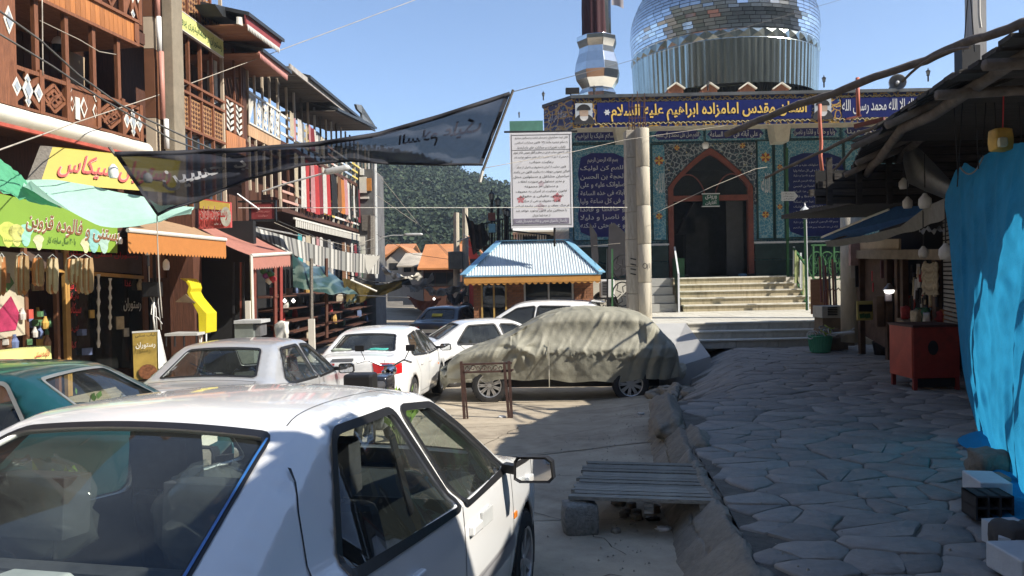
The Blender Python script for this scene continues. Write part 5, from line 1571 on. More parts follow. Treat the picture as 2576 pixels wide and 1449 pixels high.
# fascia of varnished boards below the upper balcony
zf0,zf1=zce-.02,f1.px(341,58)[1]
s=S0+2;k=0
while s<sR-.02:
 w_=.135;q=MB();f1.box(q,s+.004,s+w_-.004,.0,.03,zf0+R(0,.01),zf1);
 if s>f1.px(-40,40)[0]:q.build('fascia_board',m_orange_w,h1)
 s+=w_
q=MB();f1.box(q,S0,sR,-.02,.06,zf0-.05,zf0+.01);f1.box(q,S0,sR,-.02,.08,zf1-.01,zf1+.05);q.build('fascia_trim',m_wood,h1)
q=fpoly(f1,[(339,50),(350,62),(351,118),(340,100)],.06,.16);q.build('end_bracket',m_wood,h1)
zu=zf1+1.15
q=MB();f1.box(q,S0,sR,-.06,.02,zu,zu+.07);q.build('top_rail',m_wood,h1)
uu=[f1.px(u,30)[0] for u in(250,312,350)]
cross_panel(uu[1],uu[2],zf1+.05,zu,f1,h1);rhomb_panel(uu[0],uu[1],zf1+.05,zu,f1,h1)
for i in range(4):rhomb_panel(uu[0]-.9*(i+1),uu[0]-.9*i,zf1+.05,zu,f1,h1)
for s_ in uu:q=MB();f1.box(q,s_-.05,s_+.05,-.08,.03,zf1,zf1+3.2);q.build('post',m_wood,h1)
# globe lamp
t=thing('globe_lamp','white globe lamp hanging in the dark balcony of the timber house','lamp',tuple(fpt(f1,146,107,-1.0)))
c=fpt(f1,146,107,-1.0);q=MB();q.lathe([(0,-.11),(.09,-.07),(.12,0),(.08,.08),(.03,.12)],14,tuple(c));q.build('globe',M('globe_glass',(.75,.75,.72),.3,var=.05),t,smooth=True)
q=MB();q.tube([c+Vector((0,0,.12)),c+Vector((0,0,.9))],.01,4);q.build('cord',m_iron,t)
q=MB();q.lathe([(.10,-.16),(.11,-.05)],12,tuple(c));q.build('shade',m_dark,t)
# end pillar with alternating facing and a drain pipe
A2=P(437,300,17.4)
f2_=Fr((A2.x,A2.y,0),radians(2.5))
pil=thing('corner_pillar','tall pillar faced in alternating beige and brown beside a rendered column','pillar',(P(405,690,17).x,17.2,-.6))
zz_=[W2(385,v,17.0)[1] for v in(700,560,470,385,300,127,47,-90)]
xa,xb=P(372,200,17).x,P(397,200,17).x
for i in range(7):
 q=MB();q.bx((xa,16.85,min(zz_[i],zz_[i+1])+.006),(xb,17.5,max(zz_[i],zz_[i+1])-.006));q.build('facing_block',[m_beige,m_brownf][(i+1)%2],pil)
xc_,xd_=P(410,200,17).x,P(437,200,17).x
q=MB();q.bx((xc_,17.0,3.3),(xd_,17.55,9.5));q.build('rendered_column',m_render,pil,bevel=.02)
q=MB();q.bx((xa-.12,17.2,-1),(xc_+.02,17.5,9.5));q.build('core',m_woodd,pil)
q=MB();q.bx((xc_,17.05,-1),(xd_+.3,17.5,3.3));q.build('lower_boards',m_woodd,pil)
dp=thing('drain_pipe','pink and white drain pipe running down beside the banded pillar','pipe',(xb+.12,16.85,-.6))
q=MB();px_=xb+.10
for(v0,v1,k_) in((0,42,0),(42,130,1),(130,300,0),(300,375,1)):
 q=MB();q.tube([(px_+(v0*.0004),16.86,W2(400,v1,16.86)[1]),(px_+(v0*.0004),16.86,W2(400,v0 if v0 else-60,16.86)[1])],.055,10);q.build('pipe_length',[M('salmon_pipe',(.50,.24,.19),.5,var=.1),m_white_paint][k_],dp,smooth=True)
# bay with yellow name board and carved panels
h2_=thing('restaurant_bay','glazed timber bay with carved golden panels and a pale name board','house',tuple(f2_.p(1.2,-.5,-.6)))
T0,T1=f2_.px(440,200)[0],f2_.px(564,250)[0]
q=MB();f2_.box(q,T0-.05,T1,-6,-1.2,-1,10);q.build('wall',m_woodd,h2_)
zrow=lambda u,v,o=0:f2_.px(u,v,o)[1]
pz0,pz1=zrow(450,311),zrow(450,224)
wz0,wz1=pz1,zrow(500,100)
tz0,tz1=zrow(450,40),zrow(450,-60)
def openwork(fr,s0,s1,z0,z1,par,mat,back=None,cells=(4,6)):
 q=MB();fr.box(q,s0+.02,s1-.02,-.05,-.03,z0+.02,z1-.02,0)
 for i in range(cells[0]):
  for j in range(cells[1]):
   a,z=s0+.04+(s1-s0-.08)*(i+.5)/cells[0],z0+.04+(z1-z0-.08)*(j+.5)/cells[1]
   diamond(q,(a,z),(s1-s0)/cells[0]*.34,(z1-z0)/cells[1]*.36,-.03,1,fr)
 q.build('carved_panel',[mat,back or m_woodd],par)
for i in range(4):
 a,b=T0+.06+(T1-T0-.12)*i/4,T0+.06+(T1-T0-.12)*(i+1)/4
 openwork(f2_,a,b,pz0,pz1-.05,h2_,m_carve);openwork(f2_,a,b,tz0,tz1,h2_,m_carve)
for i in range(5):
 s_=T0+.06+(T1-T0-.12)*i/4;q=MB();f2_.box(q,s_-.03,s_+.03,-.06,.02,-.2,9.2);q.build('mullion',m_wood if i%4 else m_beige,h2_)
for z_ in(pz0-.06,pz1-.02,pz1+.22,tz0-.06):
 q=MB();f2_.box(q,T0,T1,-.06,.03,z_,z_+.06);q.build('transom',m_wood,h2_)
q=MB();f2_.box(q,T0,T1,-.5,-.1,pz0-.14,pz0-.08);q.build('sill',m_woodg,h2_)
g_=MB();f2_.box(g_,T0+.06,T1-.06,-.12,-.10,pz0-2.0,pz0-.1);g_.build('window_glass',glass_mat('shop_glass',(.35,.37,.36),.12),h2_)
q=fpoly(f2_,[(539,152),(546,150),(548,258),(540,262)],-.5,.2);q.build('white_drape',m_whitew,h2_)
q=MB();f2_.box(q,T0+.9,T0+1.05,-.6,-.55,pz1+.3,pz1+2.0);q.build('red_curtain',M('red_curtain',(.30,.04,.03),.8),h2_)
nb2=thing('name_board','long pale yellow restaurant name board across the glazed timber bay','sign',tuple(fpt(f2_,500,90,.1)))
a0,za=f2_.px(441,45,.1);a1,zb_=f2_.px(560,121,.1);zc_=(za+zb_)/2
q=MB();f2_.box(q,a0,a1,.04,.12,zc_-.20,zc_+.20);q.build('panel',M('pale_yellow_panel',(.62,.62,.22),.5,var=.08),nb2)
q=MB();f2_.box(q,a0,a1,.04,.13,zc_+.20,zc_+.22);f2_.box(q,a0,a1,.04,.13,zc_-.22,zc_-.20);q.build('rim',m_whitew,nb2)
text_mb('رستوران و مهمانپذیری پرویز',(a1-a0)*.92,.26,f2_.p((a0+a1)/2,.12,zc_),f2_.e,(0,0,1),f2_.n,bold=.015,ext=.006).build('lettering',M('dark_green_paint',(.05,.12,.05),.6),nb2)
# balconies with lace-edged gables beyond the bay
A3=P(566,300,20.2)
f3=Fr((A3.x,A3.y,0),radians(1.5))
h3=thing('wooden_house','timber house with a leaf-carved balcony and two gables edged in pink and white lace','house',tuple(f3.p(1.5,-.5,-.6)))
U0_,U1_=f3.px(566,260)[0],f3.px(702,300)[0]
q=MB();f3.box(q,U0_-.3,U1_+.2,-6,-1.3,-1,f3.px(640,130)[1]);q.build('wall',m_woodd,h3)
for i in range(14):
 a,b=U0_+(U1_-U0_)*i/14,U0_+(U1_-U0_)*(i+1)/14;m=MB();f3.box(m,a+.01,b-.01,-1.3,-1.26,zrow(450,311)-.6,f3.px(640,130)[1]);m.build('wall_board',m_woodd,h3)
zb_a,zt_a=f3.px(568,326)[1],f3.px(568,248)[1]
sm0,sm1=f3.px(566,300)[0],f3.px(611,300)[0]
sn0,sn1=f3.px(622,300)[0],f3.px(700,300)[0]
q=MB();f3.box(q,sm0,sn1,-1.3,0,zb_a-.15,zb_a-.05);q.build('balcony_floor',m_woodd,h3)
def leafpanel(fr,s0,s1,z0,z1,par,mat,n=5):
 q=MB();fr.box(q,s0,s0+.05,-.03,.02,z0,z1);fr.box(q,s1-.05,s1,-.03,.02,z0,z1);q.build('panel_stile',m_wood,par)
 q=MB()
 for i in range(n):
  z=z0+(z1-z0)*(i+.5)/n
  for sg_ in(-1,1):
   a=(s0+s1)/2
   q.prism([fr.p(a,0,z-.08),fr.p(a+sg_*(s1-s0)*.36,0,z+.02),fr.p(a+sg_*(s1-s0)*.40,0,z+.11),fr.p(a+sg_*(s1-s0)*.14,0,z+.05)],fr.n*.02)
 q.build('leaf_carving',mat,par)
mid=(sm0+sm1)/2
leafpanel(f3,sm0,mid,zb_a,zt_a,h3,m_whitew);leafpanel(f3,mid,sm1,zb_a,zt_a,h3,m_whitew)
q=MB();f3.box(q,sm0,sm1,-.04,.04,zt_a,zt_a+.06);q.build('top_rail',m_wood,h3)
s=sm0
while s<sm1:q=MB();f3.box(q,s+.004,s+.13,.0,.03,zb_a-.50,zb_a-.02);q.build('fascia_board',m_orange_w,h3);s+=.135
# white lattice balcony
zt_b,zb_b=f3.px(625,236)[1],f3.px(625,312)[1]
q=MB();f3.box(q,sn0,sn1,.02,.08,zt_b,zt_b+.06);f3.box(q,sn0,sn1,.02,.06,zb_b,zb_b+.05);q.build('white_rail',m_whitew,h3)
nn_=5
for i in range(nn_):
 a,b=sn0+(sn1-sn0)*i/nn_,sn0+(sn1-sn0)*(i+1)/nn_;q=MB();c=(a+b)/2
 if i==0:
  for k_ in range(6):q.bar(f3.p(a,.05,zb_b),f3.p(a+(b-a)*(k_+.5)/6,.05,zt_b),.025,.02,up=f3.n)
 else:
  q.bar(f3.p(a,.05,zb_b),f3.p(a,.05,zt_b),.03,.02,up=f3.n)
  q.bar(f3.p(a+.05,.05,zb_b),f3.p(c,.05,zt_b),.05,.02,up=f3.n);q.bar(f3.p(c,.05,zb_b),f3.p(b-.05,.05,zt_b),.05,.02,up=f3.n)
  for t_ in(.2,.5,.8):z=zb_b+(zt_b-zb_b)*t_;q.prism([f3.p(c-.16,.05,z),f3.p(c,.05,z-.10),f3.p(c+.16,.05,z+.06),f3.p(c,.05,z+.12)],f3.n*.02)
 q.build('lattice_panel',m_whitew,h3)
s=sn0
while s<sn1:q=MB();f3.box(q,s+.004,s+.15,.0,.03,zb_b-.34,zb_b);q.build('fascia_board',M('pale_orange_board',(.50,.31,.17),.6,var=.2,rnd=.15),h3);s+=.155
for u,v in((590,230),(606,230),(624,230),(641,240),(661,255),(679,262),(699,275)):
 s_=f3.px(u,v)[0];q=MB();f3.box(q,s_-.03,s_+.03,-.04,.02,zb_a-(.5 if u<620 else 1.4),f3.px(640,150)[1]);q.build('post',m_wood if u<620 else m_beige,h3)
q=MB();f3.box(q,sm1+.05,sn0-.02,-.1,.0,-1,f3.px(640,150)[1]);q.build('corner_post',m_woodd,h3)
# gables: soffit, lace fascia, roof
def gable(fr,pts_soff,fas,lace_mat,par,out0=.0,roofh=.35,lace=True,thick=.04,reach=1.3):
 (a,b,c,d)=fas
 A_,B__,C_,D_=[fpt(fr,*p,reach) for p in(a,b,c,d)]
 q=MB();q.prism([A_,B__,C_,D_],-fr.n*thick);q.build('fascia',lace_mat,par)
 if lace:
  q=MB();n_=22
  for i in range(n_):
   p,r_=D_.lerp(C_,i/n_),D_.lerp(C_,(i+1)/n_)
   m_=(p+r_)/2-Vector((0,0,.12));q.prism([p+Vector((0,0,.03)),r_+Vector((0,0,.03)),r_,m_,p],fr.n*.02)
  q.build('lace_edging',m_whitew if lace_mat is not m_pinkf else m_pinkf,par)
 n_=9
 for i in range(n_):
  p,r_=D_.lerp(C_,i/n_),D_.lerp(C_,(i+.94)/n_)
  up_=Vector((0,0,.02))
  back=-fr.n*(reach+1.25)
  q=MB();q.hexa([p+up_,r_+up_,r_+back+up_,p+back+up_,p+up_*2,r_+up_*2,r_+back+up_*2,p+back+up_*2]);q.build('soffit_board',m_soff,par)
 q=MB();e_=fr.n*.08;back=-fr.n*(reach+3.5);rise=Vector((0,0,1.1))
 q.hexa([A_+e_-Vector((0,0,.03)),B__+e_-Vector((0,0,.03)),B__+back+rise,A_+back+rise,A_+e_+Vector((0,0,.06)),B__+e_+Vector((0,0,.06)),B__+back+rise+Vector((0,0,.1)),A_+back+rise+Vector((0,0,.1))]);q.build('roof_sheet',m_roofd,par)
m_redf=M('dark_red_fascia',(.26,.05,.05),.6,var=.2)
gable(f3,None,((618,36),(709,104),(702,124),(621,64)),m_redf,h3,reach=1.1)
gable(f3,None,((654,127),(728,184),(722,194),(652,136)),m_pinkf,h3,reach=.9)
q=fpoly(f3,[(540,10),(618,30),(618,64),(560,40)],.6,.5);q.build('roof_sheet',m_roofd,h3)
q=fpoly(f3,[(566,60),(622,62),(660,100),(628,128),(566,100)],-.9,.1);q.build('gable_wall',m_soff,h3)
q=fpoly(f3,[(600,42),(612,44),(613,66),(600,60)],1.0,.05);q.build('white_bracket',m_whitew,h3)
# old dark house with the long slatted eave and hanging clothes
A4=P(702,300,25.0)
f4=Fr((A4.x,A4.y,0),radians(.5))
h4=thing('wooden_house','old dark timber house with long slatted eaves and cloth hung along its balconies','house',tuple(f4.p(6,-.5,-.8)))
V0_,V1_=f4.px(702,300)[0],f4.px(936,400)[0]
q=MB();f4.box(q,V0_,V1_,-6,-1.2,-1.2,6.6);q.build('wall',m_woodd,h4)
ze=f4.px(751,186,.9)[1]
def eave(fr,us,out,zref,par,mat,name='eave_slat'):
 pass
e0,e1=f4.px(728,240,.9)[0],f4.px(876,290,.9)[0]
zE0,zE1=f4.px(735,175,.9)[1],f4.px(872,282,.9)[1]
n_=30
for i in range(n_):
 t=i/n_;a=e0+(e1-e0)*t;w_=(e1-e0)/n_;z=zE0+(zE1-zE0)*t
 q=MB();f4.box(q,a,a+w_*.82,-1.2,.9,z-.03+R(-.012,.012),z+.01);q.build('eave_slat',m_woodg,h4)
q=MB();q.hexa([f4.p(e0,.95,zE0-.08),f4.p(e1,.95,zE1-.08),f4.p(e1,.9,zE1-.08),f4.p(e0,.9,zE0-.08),f4.p(e0,.95,zE0+.08),f4.p(e1,.95,zE1+.08),f4.p(e1,.9,zE1+.08),f4.p(e0,.9,zE0+.08)]);q.build('eave_board',M('pale_eave_board',(.36,.33,.30),.8,var=.3,rnd=.1),h4)
# tin roof above with an irregular outline
rp=[(722,152),(742,166),(757,172),(772,190),(790,212),(816,233),(842,243),(861,249),(882,256),(903,264),(905,275),(876,285)]
q=MB();top=[fpt(f4,u,v,.3) for u,v in rp[:-2]]
for i in range(len(top)-1):
 p,r_=top[i],top[i+1];dn=Vector((0,0,.10));ou=f4.n*.75
 tt=lambda g_:(g_-f4.o).dot(f4.e)
 zz1=min(p.z-.05,zE0+(zE1-zE0)*max(0,min(1.6,(tt(p)-e0)/(e1-e0)))+.05);zz2=min(r_.z-.05,zE0+(zE1-zE0)*max(0,min(1.6,(tt(r_)-e0)/(e1-e0)))+.05)
 pl,rl=Vector((p.x,p.y,zz1))+ou,Vector((r_.x,r_.y,zz2))+ou
 q.hexa([pl,rl,r_-f4.n*2,p-f4.n*2,pl+dn,rl+dn,r_-f4.n*2+dn+Vector((0,0,.2)),p-f4.n*2+dn+Vector((0,0,.2))])
q.build('roof_sheet',m_roofd,h4)
A5=f4.p(e1-1.2,0,0);f5=Fr((A5.x,A5.y,0),radians(.5))
g0,g1=f5.px(845,350,1.0)[0],f5.px(944,350,1.0)[0]
zG0,zG1=f5.px(835,270,1.0)[1],f5.px(944,326,1.0)[1]
for i in range(24):
 t=i/24;a=g0+(g1-g0)*t;w_=(g1-g0)/24;z=zG0+(zG1-zG0)*t
 q=MB();f5.box(q,a,a+w_*.8,-1.2,1.0,z-.03+R(-.012,.012),z+.01);q.build('eave_slat',m_woodg,h4)
q=MB();q.hexa([f5.p(g0,1.1,zG0),f5.p(g1,1.1,zG1),f5.p(g1,-2,zG1+.9),f5.p(g0,-2,zG0+.9),f5.p(g0,1.1,zG0+.10),f5.p(g1,1.1,zG1+.10),f5.p(g1,-2,zG1+1.1),f5.p(g0,-2,zG0+1.1)]);q.build('roof_sheet',m_roofd,h4)
q=fpoly(f5,[(896,262),(910,264),(912,300),(945,318),(947,324),(930,300),(900,275)],1.0,.1);q.build('ridge_sheet',M('grey_tin',(.2,.21,.21),.5,.3,var=.3),h4)
# floors, posts, rails
zfl2=f4.px(705,352)[1];zfl1=f4.px(705,520)[1]
for z_ in(zfl2,zfl1):
 q=MB();f4.box(q,V0_,V1_,-1.2,.02,z_-.14,z_);q.build('balcony_floor',m_woodd,h4)
ztop4=min(zE0,6.5)
for i in range(19):
 s_=V0_+(V1_-V0_)*i/18;zt4=zE0+(zE1-zE0)*max(0,min(1,(s_-e0)/(e1-e0)))
 q=MB();f4.box(q,s_-.035,s_+.035,-.05,.02,zfl2,zt4-.03);q.build('post',[m_woodg,m_beige,m_whitew][i%3],h4)
 q=MB();f4.box(q,s_-.035,s_+.035,-.05,.02,zfl1,zfl2-.14);q.build('post',[m_beige,m_woodd,m_whitew][i%3],h4)
cols4=[M('rail_white',(.66,.63,.58),.6,var=.1),M('rail_yellow',(.62,.48,.12),.6,var=.1),M('rail_pink',(.55,.32,.26),.6,var=.1),M('rail_blue',(.35,.45,.58),.6,var=.1)]
for lv,zl_ in((0,zfl2),(1,zfl1)):
 segs=9
 for i in range(segs):
  a,b=V0_+(V1_-V0_)*i/segs,V0_+(V1_-V0_)*(i+1)/segs
  for k_ in range(3):
   q=MB();f4.box(q,a+.01,b-.01,.03,.06,zl_+.18+.30*k_,zl_+.26+.30*k_);q.build('balcony_rail',cols4[[0,1,0,2,0,3,1,0,2][(i+3*lv)%9]],h4)
q=MB();z_=zfl1-.55
for k_ in range(46):f4.box(q,V0_+1.5+k_*.24,V0_+1.62+k_*.24,.02,.05,z_,z_+.25)
q.build('toothed_board',m_whitew,h4)
q=MB();f4.box(q,V0_+1.3,V1_,.0,.06,z_+.25,z_+.32);q.build('string_course',m_whitew,h4)
# clothes and cloth lengths: each hangs from a rail and is a thing of its own
cl_cols=[('red',(.50,.05,.05)),('white',(.62,.60,.56)),('pink',(.52,.26,.27)),('black',(.02,.02,.022)),('cream',(.55,.47,.34)),('dark green',(.04,.10,.06)),('turquoise',(.06,.35,.38)),('brown',(.20,.10,.05)),('grey',(.22,.22,.22)),('maroon',(.22,.03,.04)),('orange',(.55,.2,.05)),('pale blue',(.30,.40,.52))]
def cloth_strip(fr,s0,wd,zt_,hh_,out,col,name,label,cat,group,amp=.03):
 q=MB();ph=R(0,6)
 q.grid(lambda a,b:fr.p(s0+wd*a+.02*sin(5*b+ph),out+amp*sin(a*9+ph)*(.3+b),zt_-hh_*b-.02*sin(7*a+ph)),6,5)
 o=q.build(name,cloth_mat('cloth_'+col[0].replace(' ','_'),col[1],.3),None,smooth=True)
 return tag(o,label,cat,group)
seqs=[(zfl2,zE1-.15,728,826,12,[4,2,1,8,4,2,9,1,8,4,1,3],.9,'upper'),(zfl2-.2,0,740,930,22,[4,1,0,2,0,9,1,0,3,3,7,10,2,1,3,1,3,9,1,8,1,4],1.75,'middle'),(zfl1-.75,0,742,925,22,[6,1,4,1,2,1,3,8,1,3,3,7,1,7,1,3,9,1,5,4,7,8],1.7,'lower')]
for si,(zt4,_,ua,ub,n4,cs,hh4,nm) in enumerate(seqs):
 a0,a1=f4.px(ua,480,.1)[0],f4.px(ub,480,.1)[0]
 if si==0:zt4=zfl2+1.05
 for i in range(n4):
  c=cl_cols[cs[i%len(cs)]];ordn=['first','second','third','fourth','fifth','sixth','seventh','eighth','ninth','tenth','eleventh','twelfth','thirteenth','fourteenth','fifteenth','sixteenth','seventeenth','eighteenth','nineteenth','twentieth','twenty-first','twenty-second'][i]
  cloth_strip(f4,a0+(a1-a0)*i/n4,(a1-a0)/n4*R(.7,.95),zt4-R(0,.12),hh4*R(.8,1.05),.10+R(0,.1),c,'hanging_cloth',f'{c[0]} cloth, {ordn} from the left on the {nm} balcony of the old dark house','cloth',f'cloths hung along the {nm} balcony')
# far end of the row: stacked awnings, thin pale pole, timber pole
t=thing('utility_pole','thin pale metal pole at the far end of the timber row','pole',tuple(P(944,660,36)))
q=MB();q.tube([P(946,700,36),P(943,412,36)],.09,8);q.build('shaft',m_gal,t)
t2_=tag(MB().tube([P(934,700,35),P(934,543,35)],[.2,.16],8).build('timber_pole',m_woodg,None),'short thick timber pole beside the thin pale metal pole','pole')
fx=thing('back_house','grey shed wall with orange hose and white sheet at the end of the row','house',tuple(P(915,690,37)))
q=MB();c0,c1=P(905,640,37),P(938,425,37);q.bx((c0.x,37,-1),(c1.x,40,c1.z));q.build('wall',M('shed_grey',(.12,.12,.12),.8,var=.4,scale=1.5),fx)
for(u0,v0,u1,v1,col) in((904,445,922,485,m_whitew),(906,495,928,500,m_whitew),(910,540,932,580,m_woodg),(903,595,918,640,m_whitew),(922,448,934,480,M('hose_orange',(.5,.2,.04),.6)),(905,424,915,440,m_white_paint)):
 q=MB();rect(q,u0,v0,u1,v1,36.9,.08);q.build('hung_sheet',col,fx)
# ---- shop level
shop=thing('shop_row','row of dark glazed shopfronts under the balconies on the left','shop',tuple(f1.p(-2,-1,-.6)))
fs_=Fr(tuple(f1.p(0,-.9,0)),radians(8.5))
zg=-.55
q0_,q1_=fs_.px(-260,700)[0],fs_.px(372,760)[0]
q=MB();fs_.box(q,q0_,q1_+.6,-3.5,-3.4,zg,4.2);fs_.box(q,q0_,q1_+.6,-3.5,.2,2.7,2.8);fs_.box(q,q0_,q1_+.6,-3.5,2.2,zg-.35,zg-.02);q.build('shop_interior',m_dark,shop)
q=MB();f1.box(q,S0,S1+1.5,-1.7,-.9,2.75,zfl-.3);q.build('upper_wall',m_woodd,shop)
m_shopgl=glass_mat('shop_window',(.30,.30,.28),.06)
m_ochre=M('ochre_paint',(.42,.24,.07),.6,var=.2)
def shop_part(name,pts,out,th,mat,par=shop):return fpoly(fs_,pts,out,th).build(name,mat,par)
# big poster on the far-left window and dark doorway
shop_part('poster',[(0,632),(60,637),(64,842),(0,852)],.02,.03,M('cream_poster',(.45,.40,.30),.6,var=.2,scale=2))
shop_part('poster_flower',[(0,780),(28,745),(50,790),(40,830),(0,835)],.035,.01,M('magenta_print',(.35,.03,.09),.6,var=.4,scale=6))
shop_part('poster_leaf',[(2,700),(24,690),(36,712),(18,735)],.035,.01,M('green_print',(.08,.16,.05),.6,var=.4))
shop_part('yellow_counter',[(0,885),(128,870),(130,905),(0,912)],1.6,.3,M('yellow_counter_print',(.60,.60,.22),.5,var=.15,scale=1.5))
ftext(fs_,'فالوده بستنی',(84,893),(122,889),.14,1.6,M('red_letter',(.45,.03,.03),.5),shop)
for u in(62,140,163,168,360,365):
 q=MB();s_=fs_.px(u,760)[0];fs_.box(q,s_-.035,s_+.035,-.03,.05,zg,2.7);q.build('door_post',m_ochre if u in(163,168) else m_brownf,shop)
shop_part('glass_front',[(170,640),(360,652),(360,925),(170,928)],.0,.01,m_shopgl)
shop_part('transom',[(60,672),(240,684),(240,690),(60,680)],.05,.05,m_ochre)
shop_part('transom',[(238,684),(362,694),(362,702),(238,693)],.06,.06,m_ochre)
shop_part('fascia',[(60,632),(362,645),(362,690),(60,672)],.02,.03,M('brown_fascia',(.10,.07,.055),.5))
red_l=M('red_letter',(.45,.03,.03),.5)
ftext(fs_,'رستوران سنتی بوستان',(165,636),(345,645),.16,.06,red_l,shop)
for i,(s_,u0,u1,v,hh_) in enumerate((('سیکاس',166,202,778,.28),('چای قلیان',166,200,722,.18),('ماهی کباب',166,196,745,.16),('آش دوغ',168,196,828,.16),('کباب',166,190,868,.16),('رستوران',309,353,766,.30),('غذا',312,328,712,.14))):
 ftext(fs_,s_,(u0,v),(u1,v+1),hh_,.012,red_l if i!=5 else m_whitew,shop,.012)
for i in range(9):
 v=752+i*8;q=fbar(fs_,(204,v),(350,v+1),-1.2,.07,.5);q.build('shelf',m_woodd,shop)
stock_cols=[m_whitew,M('stock_brown',(.16,.10,.06),.7),M('stock_red',(.35,.05,.04),.6),M('stock_glass',(.25,.28,.28),.3),M('stock_ochre',(.30,.2,.08),.6)]
for i in range(40):
 u,v=R(205,345),752+8*random.randint(0,8);c=fpt(fs_,u,v,-1.0);q=MB();r_=R(.03,.07);q.lathe([(r_,.03),(r_,.12),(r_*.4,.18),(r_*.4,.22)],8,tuple(c));q.build('jar',stock_cols[i%5],shop)
shop_part('stone_slab',[(256,866),(290,868),(292,920),(258,922)],-.4,.08,M('grey_slab',(.20,.2,.18),.7,var=.2))
for(u,v,w_) in((228,838,.20),(268,832,.24)):
 c=fpt(fs_,u,v,-.5);q=MB();q.box(c,(w_,.15,.12));q.build('red_box',M('stock_red',(.35,.05,.04),.6),shop)
c=fpt(fs_,217,850,-.3);q=MB();q.lathe([(.02,.32),(.05,.27),(.02,.2),(.06,.1),(.09,.02),(.05,-.1)],12,tuple(c));tag(q.build('figurine',m_whitew,None,smooth=True),'white curvy vase standing inside the glazed shopfront','vase')
for(u,v0,v1) in((248,690,875),(277,700,830)):
 c0,c1=fpt(fs_,u,v0,.25),fpt(fs_,u,v1,.25);q=MB();n_=16
 q.tube([c0.lerp(c1,i/n_) for i in range(n_+1)],[.018+.02*(i%3==0) for i in range(n_+1)],6)
 tag(q.build('string_of_charms',m_whitew,None),f'beaded string of charms hanging {"left" if u < 260 else "right"} before the glazed shopfront','charm string')
rl2=random.Random(21)
wc=[M('ware_%d'%i,c,.7,var=.35,scale=9) for i,c in enumerate(((.42,.34,.22),(.45,.07,.05),(.50,.48,.44),(.10,.22,.10),(.48,.30,.07),(.12,.16,.30),(.28,.15,.08)))]
for i in range(70):
 u=rl2.choice((rl2.uniform(8,130),rl2.uniform(172,358)));v=rl2.choice((700,716,790,812,836,860,884));c=fpt(fs_,u,v,rl2.uniform(-.5,.1));q=MB();s_=rl2.uniform(.06,.13)
 if rl2.random()<.5:q.box(c,(s_*1.4,s_,s_*rl2.uniform(1,2.2)),Matrix.Rotation(rl2.uniform(0,3),3,'Z'))
 else:q.lathe([(s_*.5,-s_),(s_*.6,0),(s_*.25,s_*.8),(s_*.25,s_*1.1)],8,tuple(c))
 tag(q.build('shop_good',wc[i%7],None),'small coloured packet or bottle on show in the shop below the lime sign','goods','goods on show in the shop below the lime sign')
# pavement edge with grass strip
q=MB();f1.box(q,S0,S1+1.5,-.8,1.6,-.95,zg);q.k=1;f1.box(q,S0,S1+.4,1.6,1.75,-.95,zg+.03);side=setting('pavement',q,[m_conc,m_conc])
q=MB()
gr=random.Random(3)
gs0,gs1=f1.px(150,930,2.1)[0],f1.px(345,940,2.1)[0]
for i in range(2600):
 a,o_=gr.uniform(gs0-2,gs1),gr.uniform(1.78,2.75);b=f1.p(a,o_,zroad(-8,15)-.02+.12);d=Vector((gr.uniform(-.04,.04),gr.uniform(-.04,.04),gr.uniform(.03,.09)));w_=Vector((gr.uniform(-1,1),gr.uniform(-1,1),0)).normalized()*.012
 q.add([b-w_,b+w_,b+d],[(0,1,2)])
f1.box(q,gs0-2,gs1,1.78,2.78,-1.0,zroad(-8,15)+.11)
o=q.build('grass',M('short_grass',(.10,.15,.05),.9,var=.3,scale=6),None);o['kind']='stuff'
q=MB();f1.box(q,gs0-2,gs1+.1,2.78,2.92,-1.0,zroad(-8,15)+.14);setting('verge_kerb',q,m_conc)
# potted shrubs and leggy plants by the glass
def leafy(label,c,r_,hgt,n=26,col=None,seed=1,cat='plant',name='plant',stemmat=None):
 rs2=random.Random(seed);t=thing(name,label,cat,tuple(c));q=MB();st=MB();c=Vector(c)
 for i in range(n):
  a=rs2.random()*2*pi;e=rs2.uniform(.2,1);tip=c+Vector((r_*cos(a)*e,r_*sin(a)*e,hgt*rs2.uniform(.35,1)))
  if i%3==0:st.tube([c,c.lerp(tip,.5)+Vector((0,0,.05)),tip],.008,4)
  d=(tip-c).normalized();sd_=d.cross(Vector((rs2.uniform(-1,1),rs2.uniform(-1,1),1))).normalized();L_=rs2.uniform(.10,.18)*(hgt+.4)
  q.add([tip-d*L_*.3,tip+sd_*L_*.25+d*L_*.1,tip+d*L_*.7-Vector((0,0,L_*.2)),tip-sd_*L_*.25+d*L_*.1],[(0,1,2,3)])
 q.build('leaves',col or M('leaf_green',(.10,.20,.035),.6,var=.4,scale=9),t);st.build('stem',M('green_stem',(.12,.14,.05),.8),t);return t
c=fpt(f1,205,925,2.2);leafy('small pale flowering plant growing by the glazed shop',(c.x,c.y,-.68),.35,.8,20,seed=4)
c=fpt(f1,242,930,2.3);leafy('low leafy shrub at the edge of the grass strip',(c.x,c.y,-.68),.3,.35,26,seed=7)
